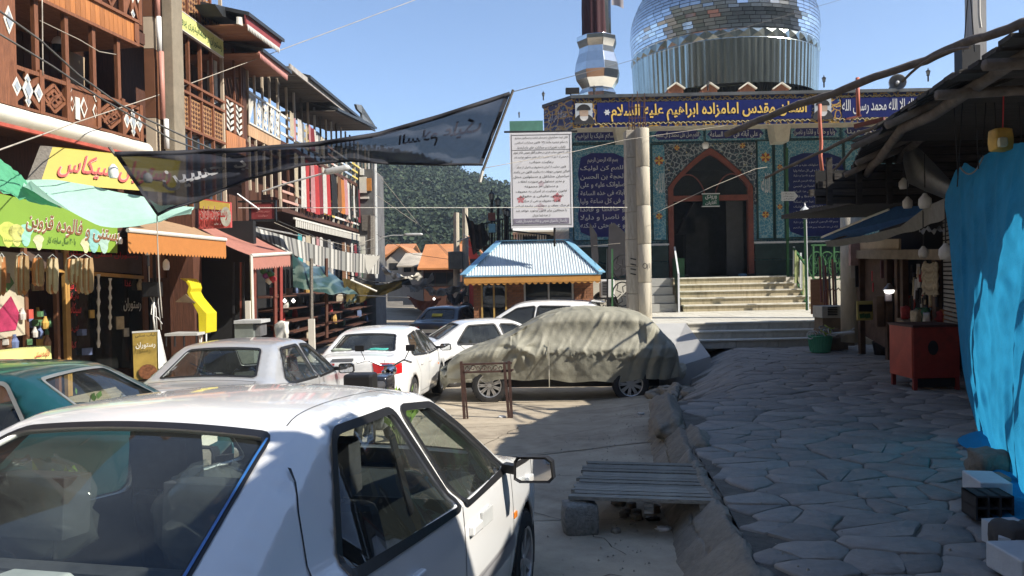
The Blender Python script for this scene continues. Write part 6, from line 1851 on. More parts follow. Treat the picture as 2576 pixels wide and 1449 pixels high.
# yellow sign boxes
AY=P(132,372,13.8);fy=Fr((AY.x,AY.y,0),radians(40))
ys=thing('restaurant_sign','large yellow restaurant sign with red script leaning under the carved balcony','sign',tuple(P(250,440,14)))
tl,tr,br,bl=fpt(fy,132,370,0),fpt(fy,440,404,0),fpt(fy,428,512,.35),fpt(fy,102,460,.35)
br=bl+(tr-tl)
q=MB();q.prism([tl,tr,br,bl],Vector((.05,.16,.02)));q.build('panel',M('yellow_vinyl',(.36,.29,.02),.45,var=.1,scale=1.5),ys)
q=MB();e_=(tr-tl).normalized()*-.22;q.prism([tl+e_*.9,tl,bl,bl+e_],Vector((.05,.16,.02)));q.build('side_box',m_woodg,ys)
ex=(tr-tl).normalized();ey=((tl-bl)+(tr-br)).normalized();nz_v=ex.cross(ey).normalized()
if nz_v.y>0:nz_v=-nz_v
cen=(tl+tr+br+bl)/4
L_=(tr-tl).length
text_mb('رستوران سیکاس',L_*.90,(tl-bl).length*.66,cen+ex*L_*.04,ex,ey,nz_v,bold=.035,ext=.02).build('lettering',M('red_script_edge',(.62,.25,.18),.5),ys)
text_mb('رستوران سیکاس',L_*.90,(tl-bl).length*.66,cen+ex*L_*.04,ex,ey,nz_v,bold=.008,ext=.035).build('lettering',M('red_script',(.40,.03,.02),.5),ys)
AG=P(0,600,13.0);fg_=Fr((AG.x,AG.y,0),radians(36))
gs=thing('shop_sign','lime green ice cream shop sign with brown script under the mint tarpaulin','sign',tuple(P(140,600,13.4)))
tl,tr,br,bl=fpt(fg_,-150,455,0),fpt(fg_,286,553,0),fpt(fg_,286,636,0),fpt(fg_,-150,610,0)
q=MB();q.prism([tl,tr,br,bl],Vector((.03,.08,0)));q.build('panel',M('lime_vinyl',(.18,.31,.035),.45,var=.08,scale=1.5),gs)
def gtext(s,u0,v0,u1,v1,hgt,mat,bold=.015,ext=.01):
 A_,B__=fpt(fg_,u0,v0,0),fpt(fg_,u1,v1,0);e=(B__-A_).normalized();u=Vector((0,0,1));u=(u-e*e.z).normalized()
 return text_mb(s,(B__-A_).length,hgt,(A_+B__)/2,e,u,fg_.n,ext=ext,bold=bold).build('lettering',mat,gs)
gtext('بستنی و فالوده قزوین',66,556,300,596,.36,m_whitew,.045,.008);gtext('بستنی و فالوده قزوین',66,556,300,596,.36,M('brown_script',(.20,.08,.03),.5),.015,.016)
gtext('با ۳۰ سال سابقه کار',118,605,190,610,.15,M('green_script',(.05,.12,.02),.5),.012)
gtext('به مدیریت محمدرضا',10,604,58,606,.08,M('green_script',(.05,.12,.02),.5),.006)
for(u,v,r_,col) in((20,590,.16,(.45,.5,.1)),(42,592,.14,(.5,.5,.15)),(65,592,.14,(.25,.5,.4)),(236,606,.16,(.2,.42,.4)),(262,612,.14,(.3,.45,.4)),(98,610,.10,(.5,.5,.3)),(216,618,.10,(.5,.5,.3))):
 c=fpt(fg_,u,v,.008);q=MB();q.poly([c+fg_.e*r_*cos(a)*(1 if sin(a)>0 else .55)+Vector((0,0,r_*1.4*sin(a))) for a in np.linspace(0,2*pi,14)[:-1]]);q.build('printed_sundae',M('print_%d'%u,col,.5,var=.3,scale=12),gs)
# mint tarpaulins
m_mint=cloth_mat('mint_tarpaulin',(.46,.74,.62),.35,var=.08,bump=.5)
m_mint2=cloth_mat('green_tarpaulin',(.12,.46,.26),.40,var=.12,bump=.5)
def quadcloth(cor,bulge,n=14,wr=.05,seed=1,sagv=None):
 a,b,c,d=[Vector(p) for p in cor]
 def fn(s,t):
  p=a.lerp(b,s).lerp(d.lerp(c,s),t)
  k_=4*s*(1-s);k2=4*t*(1-t)
  return p+Vector(bulge)*(k_*.5+k2*.5)*(k_*.6+.4)*(t if sagv is None else 1)+Vector((mnoise.noise(Vector((s*5+seed,t*9,0))),mnoise.noise(Vector((s*9,t*5,seed))),mnoise.noise(Vector((s*14+t*6,t*3,seed)))))*wr
 m=MB();m.grid(fn,n*2,n,uv=True);return m
m=quadcloth([P(-60,352,11.8),P(64,453,12.2),P(156,524,11.7),P(-60,448,11.0)],(0,0,-.15),wr=.06,seed=3)
tag(m.build('tarpaulin',m_mint2,None,smooth=True),'darker green tarpaulin slope hanging at the far left edge','tarpaulin')
m=MB()
tpA,tpB=P(64,453,12.2),P(489,521,12.4)
def mint(a,b):
 tq=[(0,453),(.17,456),(.41,466),(.62,487),(.72,498),(.79,518),(.87,514),(1,521)];top=P(64+425*a,float(np.interp(a,[p[0] for p in tq],[p[1] for p in tq])),12.2+.2*a)
 ub=78+(484-78)*a;low=[(0,455),(.12,500),(.25,535),(.42,567),(.52,572),(.66,569),(.8,556),(.9,538),(1,523)]
 vb=float(np.interp(a,[p[0] for p in low],[p[1] for p in low]));bot=P(ub,vb,11.3+.5*a)
 p=top.lerp(bot,b);return p+Vector((0,-.12*sin(pi*b),.05*mnoise.noise(Vector((a*3,b*12,0)))-.10*sin(pi*b)))
m.grid(mint,30,14);tag(m.build('tarpaulin',m_mint,None,smooth=True),'pale mint tarpaulin sagging between the signs and the awning','tarpaulin')
# awnings
def awning(name,label,wallA,wallB,frontA,frontB,drop,mat,mat2,posts=(),scal=26,group=None):
 t=thing(name,label,'awning',tuple((Vector(wallA)+Vector(wallB))/2),group=group)
 a,b,c,d=[Vector(p) for p in(wallA,wallB,frontB,frontA)]
 q=MB();q.grid(lambda s,v:a.lerp(b,s).lerp(d.lerp(c,s),v)-Vector((0,0,.07*sin(pi*v))),8,8);q.build('canopy',mat,t,smooth=True)
 q=MB();q.tube([d,c],.04,8);q.build('front_bar',m_whitew,t)
 q=MB();n_=scal
 for i in range(n_):
  p,r_=d.lerp(c,i/n_),d.lerp(c,(i+1)/n_);dn=Vector((0,0,-drop));mpt=[(p.lerp(r_,k_)+dn-Vector((0,0,.05*sin(pi*k_)))) for k_ in(1,.75,.5,.25,0)]
  q.poly([p,r_]+mpt)
 q.build('valance',mat2,t)
 for(s_,zb_) in posts:
  p=d.lerp(c,s_);q=MB();q.tube([p,Vector((p.x,p.y,zb_))],.035,6);q.build('post',m_whitew,t)
 return t
m_or1=cloth_mat('faded_orange_canvas',(.50,.33,.20),.30,var=.12);m_or2=cloth_mat('orange_canvas',(.60,.24,.07),.35,var=.06)
m_pk1=cloth_mat('faded_red_canvas',(.50,.22,.17),.30,var=.12);m_pk2=cloth_mat('pale_red_canvas',(.55,.25,.20),.35,var=.08)
awning('awning','orange awning with scalloped valance in front of the dark restaurant',fpt(f1,330,545,-.8),P(440,541,17.6),P(321,579,13.6),P(568,603,16.4),.36,m_or1,m_or2,scal=30)
awning('awning','faded red awning on white posts right of the orange awning',P(498,571,17.6),P(596,565,20.2),P(632,643,16.6),P(730,637,18.4),.27,m_pk1,m_pk2,posts=((0,-.7),),scal=16)
# ------------------------------------------------------------------ stalls on the right
m_oldw=M('old_dark_boards',(0.045,0.040,0.036),0.9,var=.4,scale=5,stretch=(.6,5,5),bump=.5,bscale=18,rnd=.3,dirt=((.12,.10,.08),3,.5))
m_pole_w=M('barked_pole',(0.15,0.125,0.105),0.9,var=.35,scale=6,bump=.8,bscale=20,dirt=((.06,.05,.045),5,.6))
m_gt=cloth_mat('grey_tarpaulin',(.30,.30,.28),.25,var=.15,bump=.5)
m_bt=cloth_mat('blue_tarpaulin',(.03,.33,.62),.45,var=.16,scale=3,bump=.9)
m_bt2=cloth_mat('blue_sheet',(.03,.12,.33),.2,var=.2,bump=.5)
st=thing('market_stall','old timber souvenir stall with dark board roof right of the shrine steps','stall',(7,13.5,0))
# far stall: dark boarded gable facing the camera and roof behind it
YS=11.55
xa,xb=P(2040,460,YS).x,P(2415,460,YS).x
nrow=9
for i in range(nrow):
 v0,v1=332+i*20,332+(i+1)*20
 z0,z1=P(2200,v1,YS).z,P(2200,v0,YS).z
 q=MB();x0=xa+[1.9,1.5,1.2,.95,.65,.4,.08,.0,.05][i]+R(-.05,.05)
 q.bx((x0,YS+R(-.03,.03),z0+.012),(xb+1.5,YS+.06,z1-.008));q.build('gable_board',m_oldw,st)
q=MB();zb0s=P(2200,512,YS).z;q.bx((xa+.6,YS,zb0s),(xb+2,YS+3.0,zb0s+.07));q.build('soffit',m_oldw,st)
for u in(2082,2156,2232,2330):
 x=P(u,450,YS).x;q=MB();q.bx((x-.04,YS-.08,zb0s-.02),(x+.04,YS-.03,P(u,398,YS).z));q.build('batten',m_oldw,st)
q=MB();q.bx((xa+.1,YS+.07,P(2200,508,YS).z),(xb+1.5,YS+.10,P(2200,425,YS).z));q.bx((xa+1.3,YS+.07,P(2200,508,YS).z),(xb+1.5,YS+.10,P(2200,340,YS).z));q.build('gable_backing',m_dark,st)  # dark panel added to stop brightness showing between the boards
# roof planes: many overlapping weathered boards from the far gable to the near end
eL=[(5.15,11.65,3.10),(4.65,10.2,3.15),(4.1,8.5,3.2),(3.7,6.5,3.2),(3.45,5.1,3.2),(3.3,2.1,3.2),(1.75,1.9,3.2),(1.6,.9,3.2),(1.45,-2,3.2)]  # last points jut out of view, added to shade the near car's rear
ePts=[Vector(p) for p in eL]
def eat(t):
 t*=len(ePts)-1;i=min(int(t),len(ePts)-2);return ePts[i].lerp(ePts[i+1],t-i)
NBD=64
for i in range(NBD):
 t0,t1=i/NBD,(i+1.12)/NBD
 a,b=eat(t0),eat(min(1,t1));ov=R(-.06,.08)
 inn=Vector((4.2,0,1.85)) if a.y>6.6 else Vector((1.95,0,.05)) if a.y>2.1 else Vector((3.2,0,.05));o_=Vector((-1,0,-.42)).normalized()*ov;dz=Vector((0,0,R(0,.04)))  # nearer boards cut short out of view so sun backlights the blue tarpaulin
 q=MB();lo=[a+o_+dz,b+o_+dz,b+inn+dz,a+inn+dz];q.hexa(lo+[p+Vector((0,0,.035)) for p in lo]);q.build('roof_board',m_oldw,st)
q=MB()
for t in(.02,.16):
 q=MB();n_=16;off=Vector((.15+t*3.5,0,-.07+t*1.5));q.tube([eat(i/n_)+off+Vector((0,0,.03*sin(i*2.1))) for i in range(n_+1)],.055,7);q.build('purlin',m_pole_w,st,smooth=True)
for i in range(12):
 t=(i+.5)/12;p=eat(t);q=MB();q.tube([p+Vector((-R(.05,.3),0,-.05-.05)),p+(Vector((3.8,R(-.1,.1),1.62)) if p.y>6.6 else Vector((1.9,R(-.1,.1),-.04)))],.045,6);q.build('rafter',m_pole_w,st,smooth=True)
q=MB();q.bx((4.35,5.9,3.26),(6.3,9.8,3.29));q.build('shade_sheet',m_oldw,st)  # flat sheet added to block sun leaking through the roof onto the path
q=MB();q.bx((7.9,5.9,-.1),(8.1,11.6,5.0));q.build('back_wall',m_oldw,st)  # stall back; near end lengthened to stop sun streaking across the path
# roof added beyond the stall, out of sight, to shade the path and lower steps
ln_=thing('shade_roof','added dark roof beyond the stall that shades the path and lower steps','shed',(9,16.5,0))
q=MB();q.hexa([(6.9,11.7,2.95),(12,11.7,3.6),(12,16.3,3.6),(7.3,16.3,3.05),(6.9,11.7,3.03),(12,11.7,3.68),(12,16.3,3.68),(7.3,16.3,3.13)]);q.build('roof_sheet',m_oldw,ln_)
for x,y in((8.8,16.5),(11,16.5)):q=MB();q.bx((x-.06,y-.06,0),(x+.06,y+.06,3.2));q.build('post',m_oldw,ln_)
# long crooked poles sticking out over the path
def poleobj(label,pts,r0,r1,y0,y1,mat=m_pole_w):
 n_=len(pts);q=MB();P3=[P(u,v,y0+(y1-y0)*i/(n_-1)) for i,(u,v) in enumerate(pts)]
 fine=[]
 for i in range(n_-1):
  for k_ in range(4):fine.append(P3[i].lerp(P3[i+1],k_/4)+Vector((0,0,R(-.008,.008))))
 fine.append(P3[-1]);m_=len(fine)
 q.tube(fine,[r0+(r1-r0)*i/(m_-1)+R(-.004,.005) for i in range(m_)],9)
 return tag(q.build('pole',mat,None,smooth=True),label,'pole')
poleobj('thick crooked tree pole reaching from the stall roof towards the shrine door',[(1825,340),(1910,303),(2010,262),(2095,236),(2200,193),(2330,152),(2424,108),(2480,92),(2600,50)],.052,.062,12.6,9.4)
poleobj('thin dark pole pointing out below the thick crooked pole',[(1926,447),(1985,418),(2060,385),(2160,336),(2270,292),(2390,240)],.022,.030,12.9,10.2)
poleobj('short gnarled stick lying along the stall roof edge',[(2072,452),(2110,415),(2150,370),(2190,332)],.02,.026,13.4,12.4)
poleobj('broken pale stick wedged under the stall roof',[(2095,468),(2130,440),(2180,405)],.028,.022,13.6,13.0)
m_red_st=M('coral_painted_stick',(.55,.17,.11),.6,var=.25)
def stick(label,pts,r_,y_):q=MB();q.tube([P(u,v,y_) for u,v in pts],r_,6);return tag(q.build('stick',m_red_st,None,smooth=True),label,'stick')
stick('coral red stick hanging from the crooked pole, nearer the shrine',[(2062,262),(2062,300),(2066,360),(2064,392),(2070,452)],.028,12.0)
stick('coral red stick hanging from the crooked pole at the roof edge',[(2157,195),(2158,240),(2159,292)],.028,11.6)
q=MB();q.bar(P(2128,300,11.9),P(2166,291,11.9),.05,.03);q.bar(P(2150,318,11.7),P(2225,300,11.4),.07,.06);tag(q.build('plank_end',m_redwood,None),'pale and red plank ends sticking out at the roof edge','plank')
q=MB();q.tube(sag(P(2270,205,11),P(2440,120,9.5),-.12,8),.02,5);tag(q.build('rope',m_pole_w,None),'twisted pale rope lying over the stall roof','rope')
# hanging cords under the near roof
for i,(u,v0,v1) in enumerate(((2400,255,450),(2422,250,470),(2452,225,425),(2484,200,395),(2500,215,380),(2532,180,360),(2560,190,360))):
 q=MB();q.tube(sag(P(u,v0,7.6),P(u+(-14 if i%2 else 10),v1,7.6),.02,5),.006,4)
 tag(q.build('cord',m_iron,None),'thin dark cord hanging from the near stall roof to the blue tarpaulin','cord','cords holding up the blue tarpaulin')
q=MB();q.tube(sag(P(2415,420,7.8),P(2474,392,7.6),.12,8),.008,4);tag(q.build('cord',M('pale_cord',(.3,.3,.28),.8),None),'pale cord looped along the ragged top of the blue tarpaulin','cord')
# stall posts, front and goods
stf=Fr((6.35,15.6,0),radians(180+13));
def spt(u,v,d):return P(u,v,d)
q=MB();x=P(2140,700,15.4).x;q.tube([P(2142,860,15.4),P(2140,515,15.4)],.20,14);q.build('round_post',m_pole2,st,smooth=True)
q=MB();x0=P(2158,600,15.9);q.tube([P(2160,700,15.9),P(2166,512,15.9)],.075,8);q.build('round_post',m_pole2,st,smooth=True)
m_oldp=M('brown_stall_post',(.10,.065,.045),.85,var=.4,scale=5,rnd=.15)
fl_=[(2168,15.0),(2236,13.9),(2262,13.6),(2276,13.4),(2358,11.9)]
for u,y_ in fl_:
 q=MB();b=P(u,830,y_);q.bx((b.x-.05,y_-.05,0),(b.x+.05,y_+.05,P(u,640,y_).z));q.build('front_post',m_oldp,st)
q=MB();a,b=P(2160,640,15.0),P(2376,640,11.4);q.bar(a,b,.10,.16);q.build('lintel',M('grey_lintel',(.24,.2,.15),.8,var=.3),st)
q=MB();a,b=P(2166,617,15.0),P(2264,617,13.2);q.bar(a,b,.04,.22);q.build('beige_board',M('beige_board',(.46,.36,.24),.7,var=.15),st)
for(a_,b_) in(((2180,15.2),(2236,14.3)),):
 q=MB();q.hexa([P(2158,835,15.3),P(2236,880,13.9),P(2236,880,13.9)+Vector((.05,0,0)),P(2158,835,15.3)+Vector((.05,0,0)),P(2158,640,15.3),P(2236,640,13.9),P(2236,640,13.9)+Vector((.05,0,0)),P(2158,640,15.3)+Vector((.05,0,0))]);q.build('side_boards',m_oldp,st)
# inner back of the open stall (dark) and counter
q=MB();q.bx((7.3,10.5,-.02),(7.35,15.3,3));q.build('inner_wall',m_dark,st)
q=MB();c0,c1=P(2258,885,13.4),P(2300,925,11.9)
q.hexa([(P(2256,880,13.6).x,13.6,0),(P(2298,925,11.6).x,11.6,0),(P(2298,925,11.6).x+.7,11.9,0),(P(2256,880,13.6).x+.7,13.8,0),(P(2256,880,13.6).x,13.6,.78),(P(2298,925,11.6).x,11.6,.78),(P(2298,925,11.6).x+.9,11.9,.82),(P(2256,880,13.6).x+.9,13.8,.82)])
q.build('counter',M('counter_boards',(.24,.18,.12),.8,var=.3,scale=8,stretch=(6,6,.5)),st)
shu=MB();
for i in range(26):
 z=.85+i*.065;a,b=P(2376,700,11.5),P(2412,700,10.6);shu.bar(Vector((a.x,a.y,z)),Vector((b.x,b.y,z)),.03,.045)
 if i<26:pass
shu.build('roller_shutter',M('shutter',(.20,.19,.17),.6,var=.2),st)
# goods hanging and lying in the stall
gds=[(m_seat,.3),(M('good_red',(.35,.04,.04),.6,var=.4,scale=14),.2),(M('good_cream',(.45,.38,.26),.7,var=.4,scale=14),.2),(M('good_green',(.05,.14,.07),.7,var=.4,scale=14),.1),(M('good_orange',(.45,.16,.04),.6,var=.4,scale=14),.1),(M('good_steel',(.4,.4,.42),.3,.6,var=.3),.1)]
gm_=[g_[0] for g_ in gds]
for i in range(46):
 t=R(0,1);y_=13.3-1.9*t;u=2300+62*t+R(-8,8);v=R(655,770);c=P(2285+75*t,v,y_+.25)
 q=MB();L_=R(.12,.4);q.tube([c,c+Vector((R(-.03,.03),0,-L_))],R(.012,.035),5);tag(q.build('trinket',gm_[[0,0,2,1,0,2,5][i%7]],None),'small bead and leather trinket hanging inside the open souvenir stall','trinket','trinkets hanging inside the souvenir stall')
for i in range(12):
 c=P(2322+i*3.2,660+R(-4,6),12.2-.05*i);q=MB();n_=8;q.tube([c-Vector((0,0,.07*k_)) for k_ in range(n_)],[.012+.016*(k_%2) for k_ in range(n_)],6);tag(q.build('bead_string',gm_[2],None),'cream bead string in the bunch hanging at the right of the stall','bead string','cream bead strings')
for i in range(34):
 t=R(0,1);c=Vector((P(2256,800,13.6).x*(1-t)+P(2298,800,11.6).x*t+R(.08,.75),13.6-1.9*t,.82));q=MB();s_=R(.05,.11);rock(q,(c.x,c.y,c.z+s_*.8),(s_*1.4,s_*1.4,s_*2*R(.7,1.5)),Matrix.Rotation(R(0,3),3,'Z'),i*2.0,.12,4)
 tag(q.build('souvenir',gm_[i%6],None,smooth=True),'small colourful souvenir standing on the stall counter','souvenir','souvenirs on the stall counter')
def hung(name,label,cat,u0,v0,u1,v1,y_,mat,th=.04,extra=None,bev=.01):
 q=MB();rect(q,u0,v0,u1,v1,y_,th);o=q.build(name,mat,None,bevel=bev);tag(o,label,cat);return o
m_redbag=M('red_pouch',(.42,.04,.05),.7,var=.2)
hung('pouch','upper red pouch with a pale heart hanging on the stall side','pouch',2194,681,2220,707,14.6,m_redbag)
hung('pouch','lower red pouch with a white heart hanging on the stall side','pouch',2196,711,2222,734,14.55,m_redbag)
for(u,v) in((2213,697),(2214,722)):
 q=MB();c=P(u,v,14.5);q.poly([c+Vector((0,0,-.05)),c+Vector((.05,0,.02)),c+Vector((.025,0,.05)),c+Vector((0,0,.03)),c+Vector((-.025,0,.05)),c+Vector((-.05,0,.02))]);tag(q.build('heart_badge',m_whitew,None),['pale heart badge sewn on the upper red pouch','pale heart badge sewn on the lower red pouch'][v>710],'badge')
tr_=thing('toy_card','yellow card of toy tools hanging on the brown stall post','toy',tuple(P(2170,780,14.4)))
q=MB();rect(q,2156,757,2197,806,14.4,.04);q.build('card',M('yellow_card',(.50,.44,.16),.6,var=.15),tr_,bevel=.015)
for i in range(5):q=MB();q.bar(P(2164+i*6.5,766,14.38),P(2164+i*6.5,784,14.38),.05,.02);q.build('toy_tool',m_iron,tr_)
for i in range(2):q=MB();q.bar(P(2168+i*14,789,14.38),P(2170+i*14,800,14.38),.09,.02);q.build('toy_tool',m_green,tr_)
hung('toy_card','white printed card with pink shapes below the lit bulb','toy',2228,722,2244,758,13.8,M('white_print',(.5,.45,.5),.6,var=.3,scale=20))
hung('pennant','dusky pink cloth hanging in the stall doorway','cloth',2216,655,2250,700,14.0,M('dusk_pink',(.16,.09,.10),.8,var=.3))
hung('jacket','dark jacket hanging by the stall door post','clothes',2206,745,2226,822,13.9,m_oldp,.1)
hung('wall_panel','black carved panel hanging behind the round post','ornament',2152,668,2168,722,15.0,m_iron,.03)
hung('paper_notice','white paper notice pasted on the round stall post','notice',2140,660,2158,700,15.05,m_whitew,.01)
t=thing('bulb','lit white bulb under a tin shade in the stall doorway','lamp',tuple(P(2237,733,13.7)))
c=P(2237,733,13.7);q=MB();q.lathe([(0,-.05),(.07,-.03),(.09,.02),(.03,.05)],12,tuple(c));q.build('globe',M('lit_bulb',(.85,.85,.8),.4,emis=(1,.97,.9,1.2)),t,smooth=True)
q=MB();q.lathe([(.11,.03),(.05,.10),(.02,.14)],12,tuple(c));q.build('shade',m_steel,t)
# white lamp shades under the tarps
for i,(u,v,r_,y_) in enumerate(((2273,462,.085,11.2),(2283,510,.085,10.8),(2327,506,.10,9.8),(2323,634,.085,10.9),(2379,633,.10,9.2))):
 t=thing('stall_lamp',['white jug shaped lamp shade beside the grey hanging tarpaulin, topmost','white lamp shade just below the topmost one','large white lamp shade under the grey hanging tarpaulin','white lamp shade hanging below the timber lintel','white lamp shade against the left edge of the blue tarpaulin'][i],'lamp',tuple(P(u,v,y_)),group='white lamp shades of the stall')
 c=P(u,v,y_);q=MB();q.lathe([(0,-r_*.95),(r_*.6,-r_*.9),(r_*.78,-r_*.4),(r_*.74,r_*.3),(r_*.35,r_*.75),(r_*.2,r_)],14,tuple(c));q.build('globe',M('shade_white',(.55,.53,.48),.5,var=.08),t,smooth=True)
 q=MB();q.tube([c+Vector((0,0,r_*.95)),c+Vector((0,0,r_+.5))],.008,4);q.build('cord',m_iron,t)
# tarps of the stall
m=quadcloth([P(2290,346,11.2),P(2300,350,10.9),P(2378,500,9.8),P(2272,440,10.9)],(0,-.05,0),12,.03,4)
q=MB()
def gtarp(a,b):
 top=P(2279,348,11.0);l=P(2270+14*b,400+60*b,10.9);
 tl=[(2279,348),(2271,405),(2283,460),(2330,482),(2376,500)];tr2=[(2282,348),(2320,380),(2352,412),(2378,440),(2392,455)]
 ua=np.interp(b,np.linspace(0,1,5),[p[0] for p in tl]);va=np.interp(b,np.linspace(0,1,5),[p[1] for p in tl])
 ub=np.interp(b,np.linspace(0,1,5),[p[0] for p in tr2]);vb=np.interp(b,np.linspace(0,1,5),[p[1] for p in tr2])
 y_=11.0-1.9*b+.22*sin(a*7)*b
 return P(ua+(ub-ua)*a,va+(vb-va)*a,y_)
q.grid(gtarp,22,16);tag(q.build('tarpaulin',m_gt,None,smooth=True),'grey tarpaulin gathered to a point and hanging in folds','tarpaulin')
q=MB()
def gt2(a,b):
 up_=[(2378,498),(2330,520),(2265,570),(2180,592),(2075,607)];lo=[(2380,548),(2330,570),(2268,590),(2180,612),(2080,620)]
 ks=np.linspace(0,1,5);u=np.interp(a,ks,[p[0] for p in up_])*(1-b)+np.interp(a,ks,[p[0] for p in lo])*b;v=np.interp(a,ks,[p[1] for p in up_])*(1-b)+np.interp(a,ks,[p[1] for p in lo])*b
 return P(u,v+2.5*sin(a*22)*b,9.6+4.6*a+.15*b)
q.grid(gt2,30,6);tag(q.build('tarpaulin',m_gt,None,smooth=True),'long grey tarpaulin edge draped low along the stall front','tarpaulin')
q=MB();q.hexa([P(2068,600,14.6),P(2255,522,12.2),P(2400,520,10.5),P(2125,606,14.0),P(2068,597,14.6),P(2255,519,12.2),P(2400,517,10.5),P(2125,603,14.0)]);tag(q.build('awning_sheet',m_bt2,None),'flat blue sheet roof sloping over the stall front','awning')
for i in range(4):
 a,b=P(2090+30*i,602,14.4-.2*i),P(2275+34*i,528+5*i,12.0-.5*i);q=MB();q.tube([a-Vector((0,0,.04)),b-Vector((0,0,.04))],.022,5);tag(q.build('awning_batten',m_oldw,None),f'dark batten under the flat blue sheet, {["first", "second", "third", "fourth"][i]} from the left','batten','battens under the blue sheet')
q=MB();q.tube([P(2067,597,14.55),P(2190,545,12.8),P(2236,527,12.3)],.02,5);tag(q.build('pale_edge_pole',m_whitew,None),'thin pale pole along the outer edge of the flat blue sheet','pole')
q=MB();n_=26
q.grid(lambda a,b:P(2312+68*a,574+10*b+4*sin(a*15)+3*sin(a*31+b*3),10.3-.8*a+.08*sin(b*3+a*9)),26,5);tag(q.build('rolled_tarp',m_gt,None,smooth=True),'rolled ragged tarpaulin bundle above the roller shutter','tarpaulin')
hung('cloth_rag','pink and white cloth tied round the round stall post','cloth',2140,610,2172,668,15.0,M('rag_pink',(.40,.27,.24),.8,var=.4,scale=6),.1)
# big blue tarpaulin
eu=[(0,2380,489,9.0),(.06,2377,520,8.9),(.2,2388,596,8.6),(.35,2397,678,8.4),(.6,2412,817,8.0),(.75,2421,917,7.8),(.84,2432,980,7.6),(.92,2455,1061,7.4),(1,2478,1137,7.25)]
ks=[e[0] for e in eu]
tops=[(0,2380,489),(.07,2404,428),(.15,2430,409),(.25,2461,429),(.30,2473,394),(.46,2536,362),(.58,2576,359),(1,2720,330)]
def bluet(a,b):
 L_=P(np.interp(b,ks,[e[1] for e in eu]),np.interp(b,ks,[e[2] for e in eu]),np.interp(b,ks,[e[3] for e in eu]))
 T0=P(2380,489,9.0);Rt=P(2720,330,4.9);Rb=Vector((3.1,4.3,-.02))
 p=L_.lerp(Rt.lerp(Rb,b),a)
 yt=1/((1-a)/9.0+a/4.9)
 tp_=P(np.interp(a,[t[0] for t in tops],[t[1] for t in tops]),np.interp(a,[t[0] for t in tops],[t[2] for t in tops]),9.0+(4.9-9.0)*a)
 p+=(tp_-T0.lerp(Rt,a))*(1-b)**2.2
 rid=(1-min(1,abs(mnoise.noise(Vector((a*7+.3*b,b*1.1,0))))*3))**2
 w_=.045*rid+.018*sin(a*30+b*2.0+2*mnoise.noise(Vector((a*3,b*2,0))))+.07*mnoise.noise(Vector((a*5,b*4,2)))+.022*mnoise.noise(Vector((a*24,b*20,5)))
 return p+Vector((-.85,-.5,0))*w_*(.35+.65*min(1,a*8))
q=MB();q.grid(bluet,110,90);bt=tag(q.build('tarpaulin',m_bt,None,smooth=True),'large bright blue tarpaulin covering the nearest closed stall','tarpaulin')
q=MB()
def hem(a,b):
 L_=Vector((4.50,7.25,.02)).lerp(Vector((2.75,3.9,.02)),a);n=Vector((-.88,.47,0))
 return L_+n*(-.1+(.34+.03*sin(a*23)+.05*mnoise.noise(Vector((a*6,0,0))))*b)+Vector((0,0,.02+.05*sin(pi*b)*(1+.6*sin(a*31))+.02*mnoise.noise(Vector((a*12,b*4,0)))))
q.grid(hem,50,8);tag(q.build('tarpaulin_hem',m_bt,None,smooth=True),'loose blue tarpaulin hem lying on the paving under the blocks','tarpaulin')
bs=thing('closed_stall','closed stall hidden behind the blue tarpaulin','stall',(5.6,7,0))
for x,y_ in((5.3,8.7),(4.6,7.0),(3.9,5.4),(3.4,4.2),(6.3,8.2),(5.6,5.0)):
 q=MB();q.tube([(x+.25,y_,0),(x+.25,y_,3.15)],.05,6);q.build('post',m_oldw,bs)
for k_ in range(12):
 q=MB();a,b=Vector((3.5,4.95,.13+k_*.25)),Vector((2.35,-1.5,.13+k_*.25));q.bar(a,b,.03,.26);q.build('wall_board',m_oldw,bs)  # boarded wall out of view, added to keep sun off the near path
# weights on the hem
def gq(u,v,z=.03):return G(u,v,z)
m_lb=M('white_block',(.50,.53,.55),.7,var=.1,bump=.3)
m_bb=M('black_brick',(.035,.034,.034),.8,var=.3)
c=gq(2484,1196);q=MB();rock(q,(c.x,c.y,.12),(.22,.26,.22),Matrix.Identity(3),3.1,.08,6);tag(q.build('stone',m_rock,None,smooth=True),'dark rounded stone at the far end of the tarpaulin weights','stone')
c=gq(2487,1222);q=MB();q.box((c.x,c.y,.07),(.24,.18,.09),Matrix.Rotation(-.15,3,'Z'));tag(q.build('slab',m_rock,None,bevel=.01),'flat grey slab between the rounded stone and the white block','slab')
c=gq(2487,1258);q=MB();q.box((c.x,c.y+.02,.11),(.20,.34,.16),Matrix.Rotation(-.2,3,'Z'));tag(q.build('white_block',m_lb,None,bevel=.01),'white lightweight block lying before the perforated brick','block')
c=gq(2496,1305);ho=thing('hollow_brick','black hollow brick with six holes facing the camera on the blue hem','brick',(c.x,c.y,.03))
rr_=Matrix.Rotation(-.12,3,'Z');q=MB();cx,cy=c.x,c.y+.05
def hb(mb,a,b,k=None):cc=Vector(((a[0]+b[0])/2,(a[1]+b[1])/2,(a[2]+b[2])/2));mb.box(Vector((cx,cy,.03))+rr_@cc,[abs(b[i]-a[i]) for i in range(3)],rr_,k)
for x in(-.115,-.042,.030,.103):hb(q,(x,-.1,.0),(x+.012,.1,.16))
for z in(0,.074,.148):hb(q,(-.115,-.099,z),(.115,.099,z+.012))
hb(q,(-.11,.09,.0),(.11,.1,.16));q.build('brick_body',m_bb,ho)
q=MB();pts=[]
c0,c1=gq(2510,1330,.1),gq(2566,1390,.1)
for i in range(6):
 t=i/5;p=c0.lerp(c1,t)+Vector((.05*sin(pi*t),0,0));pts.append(p)
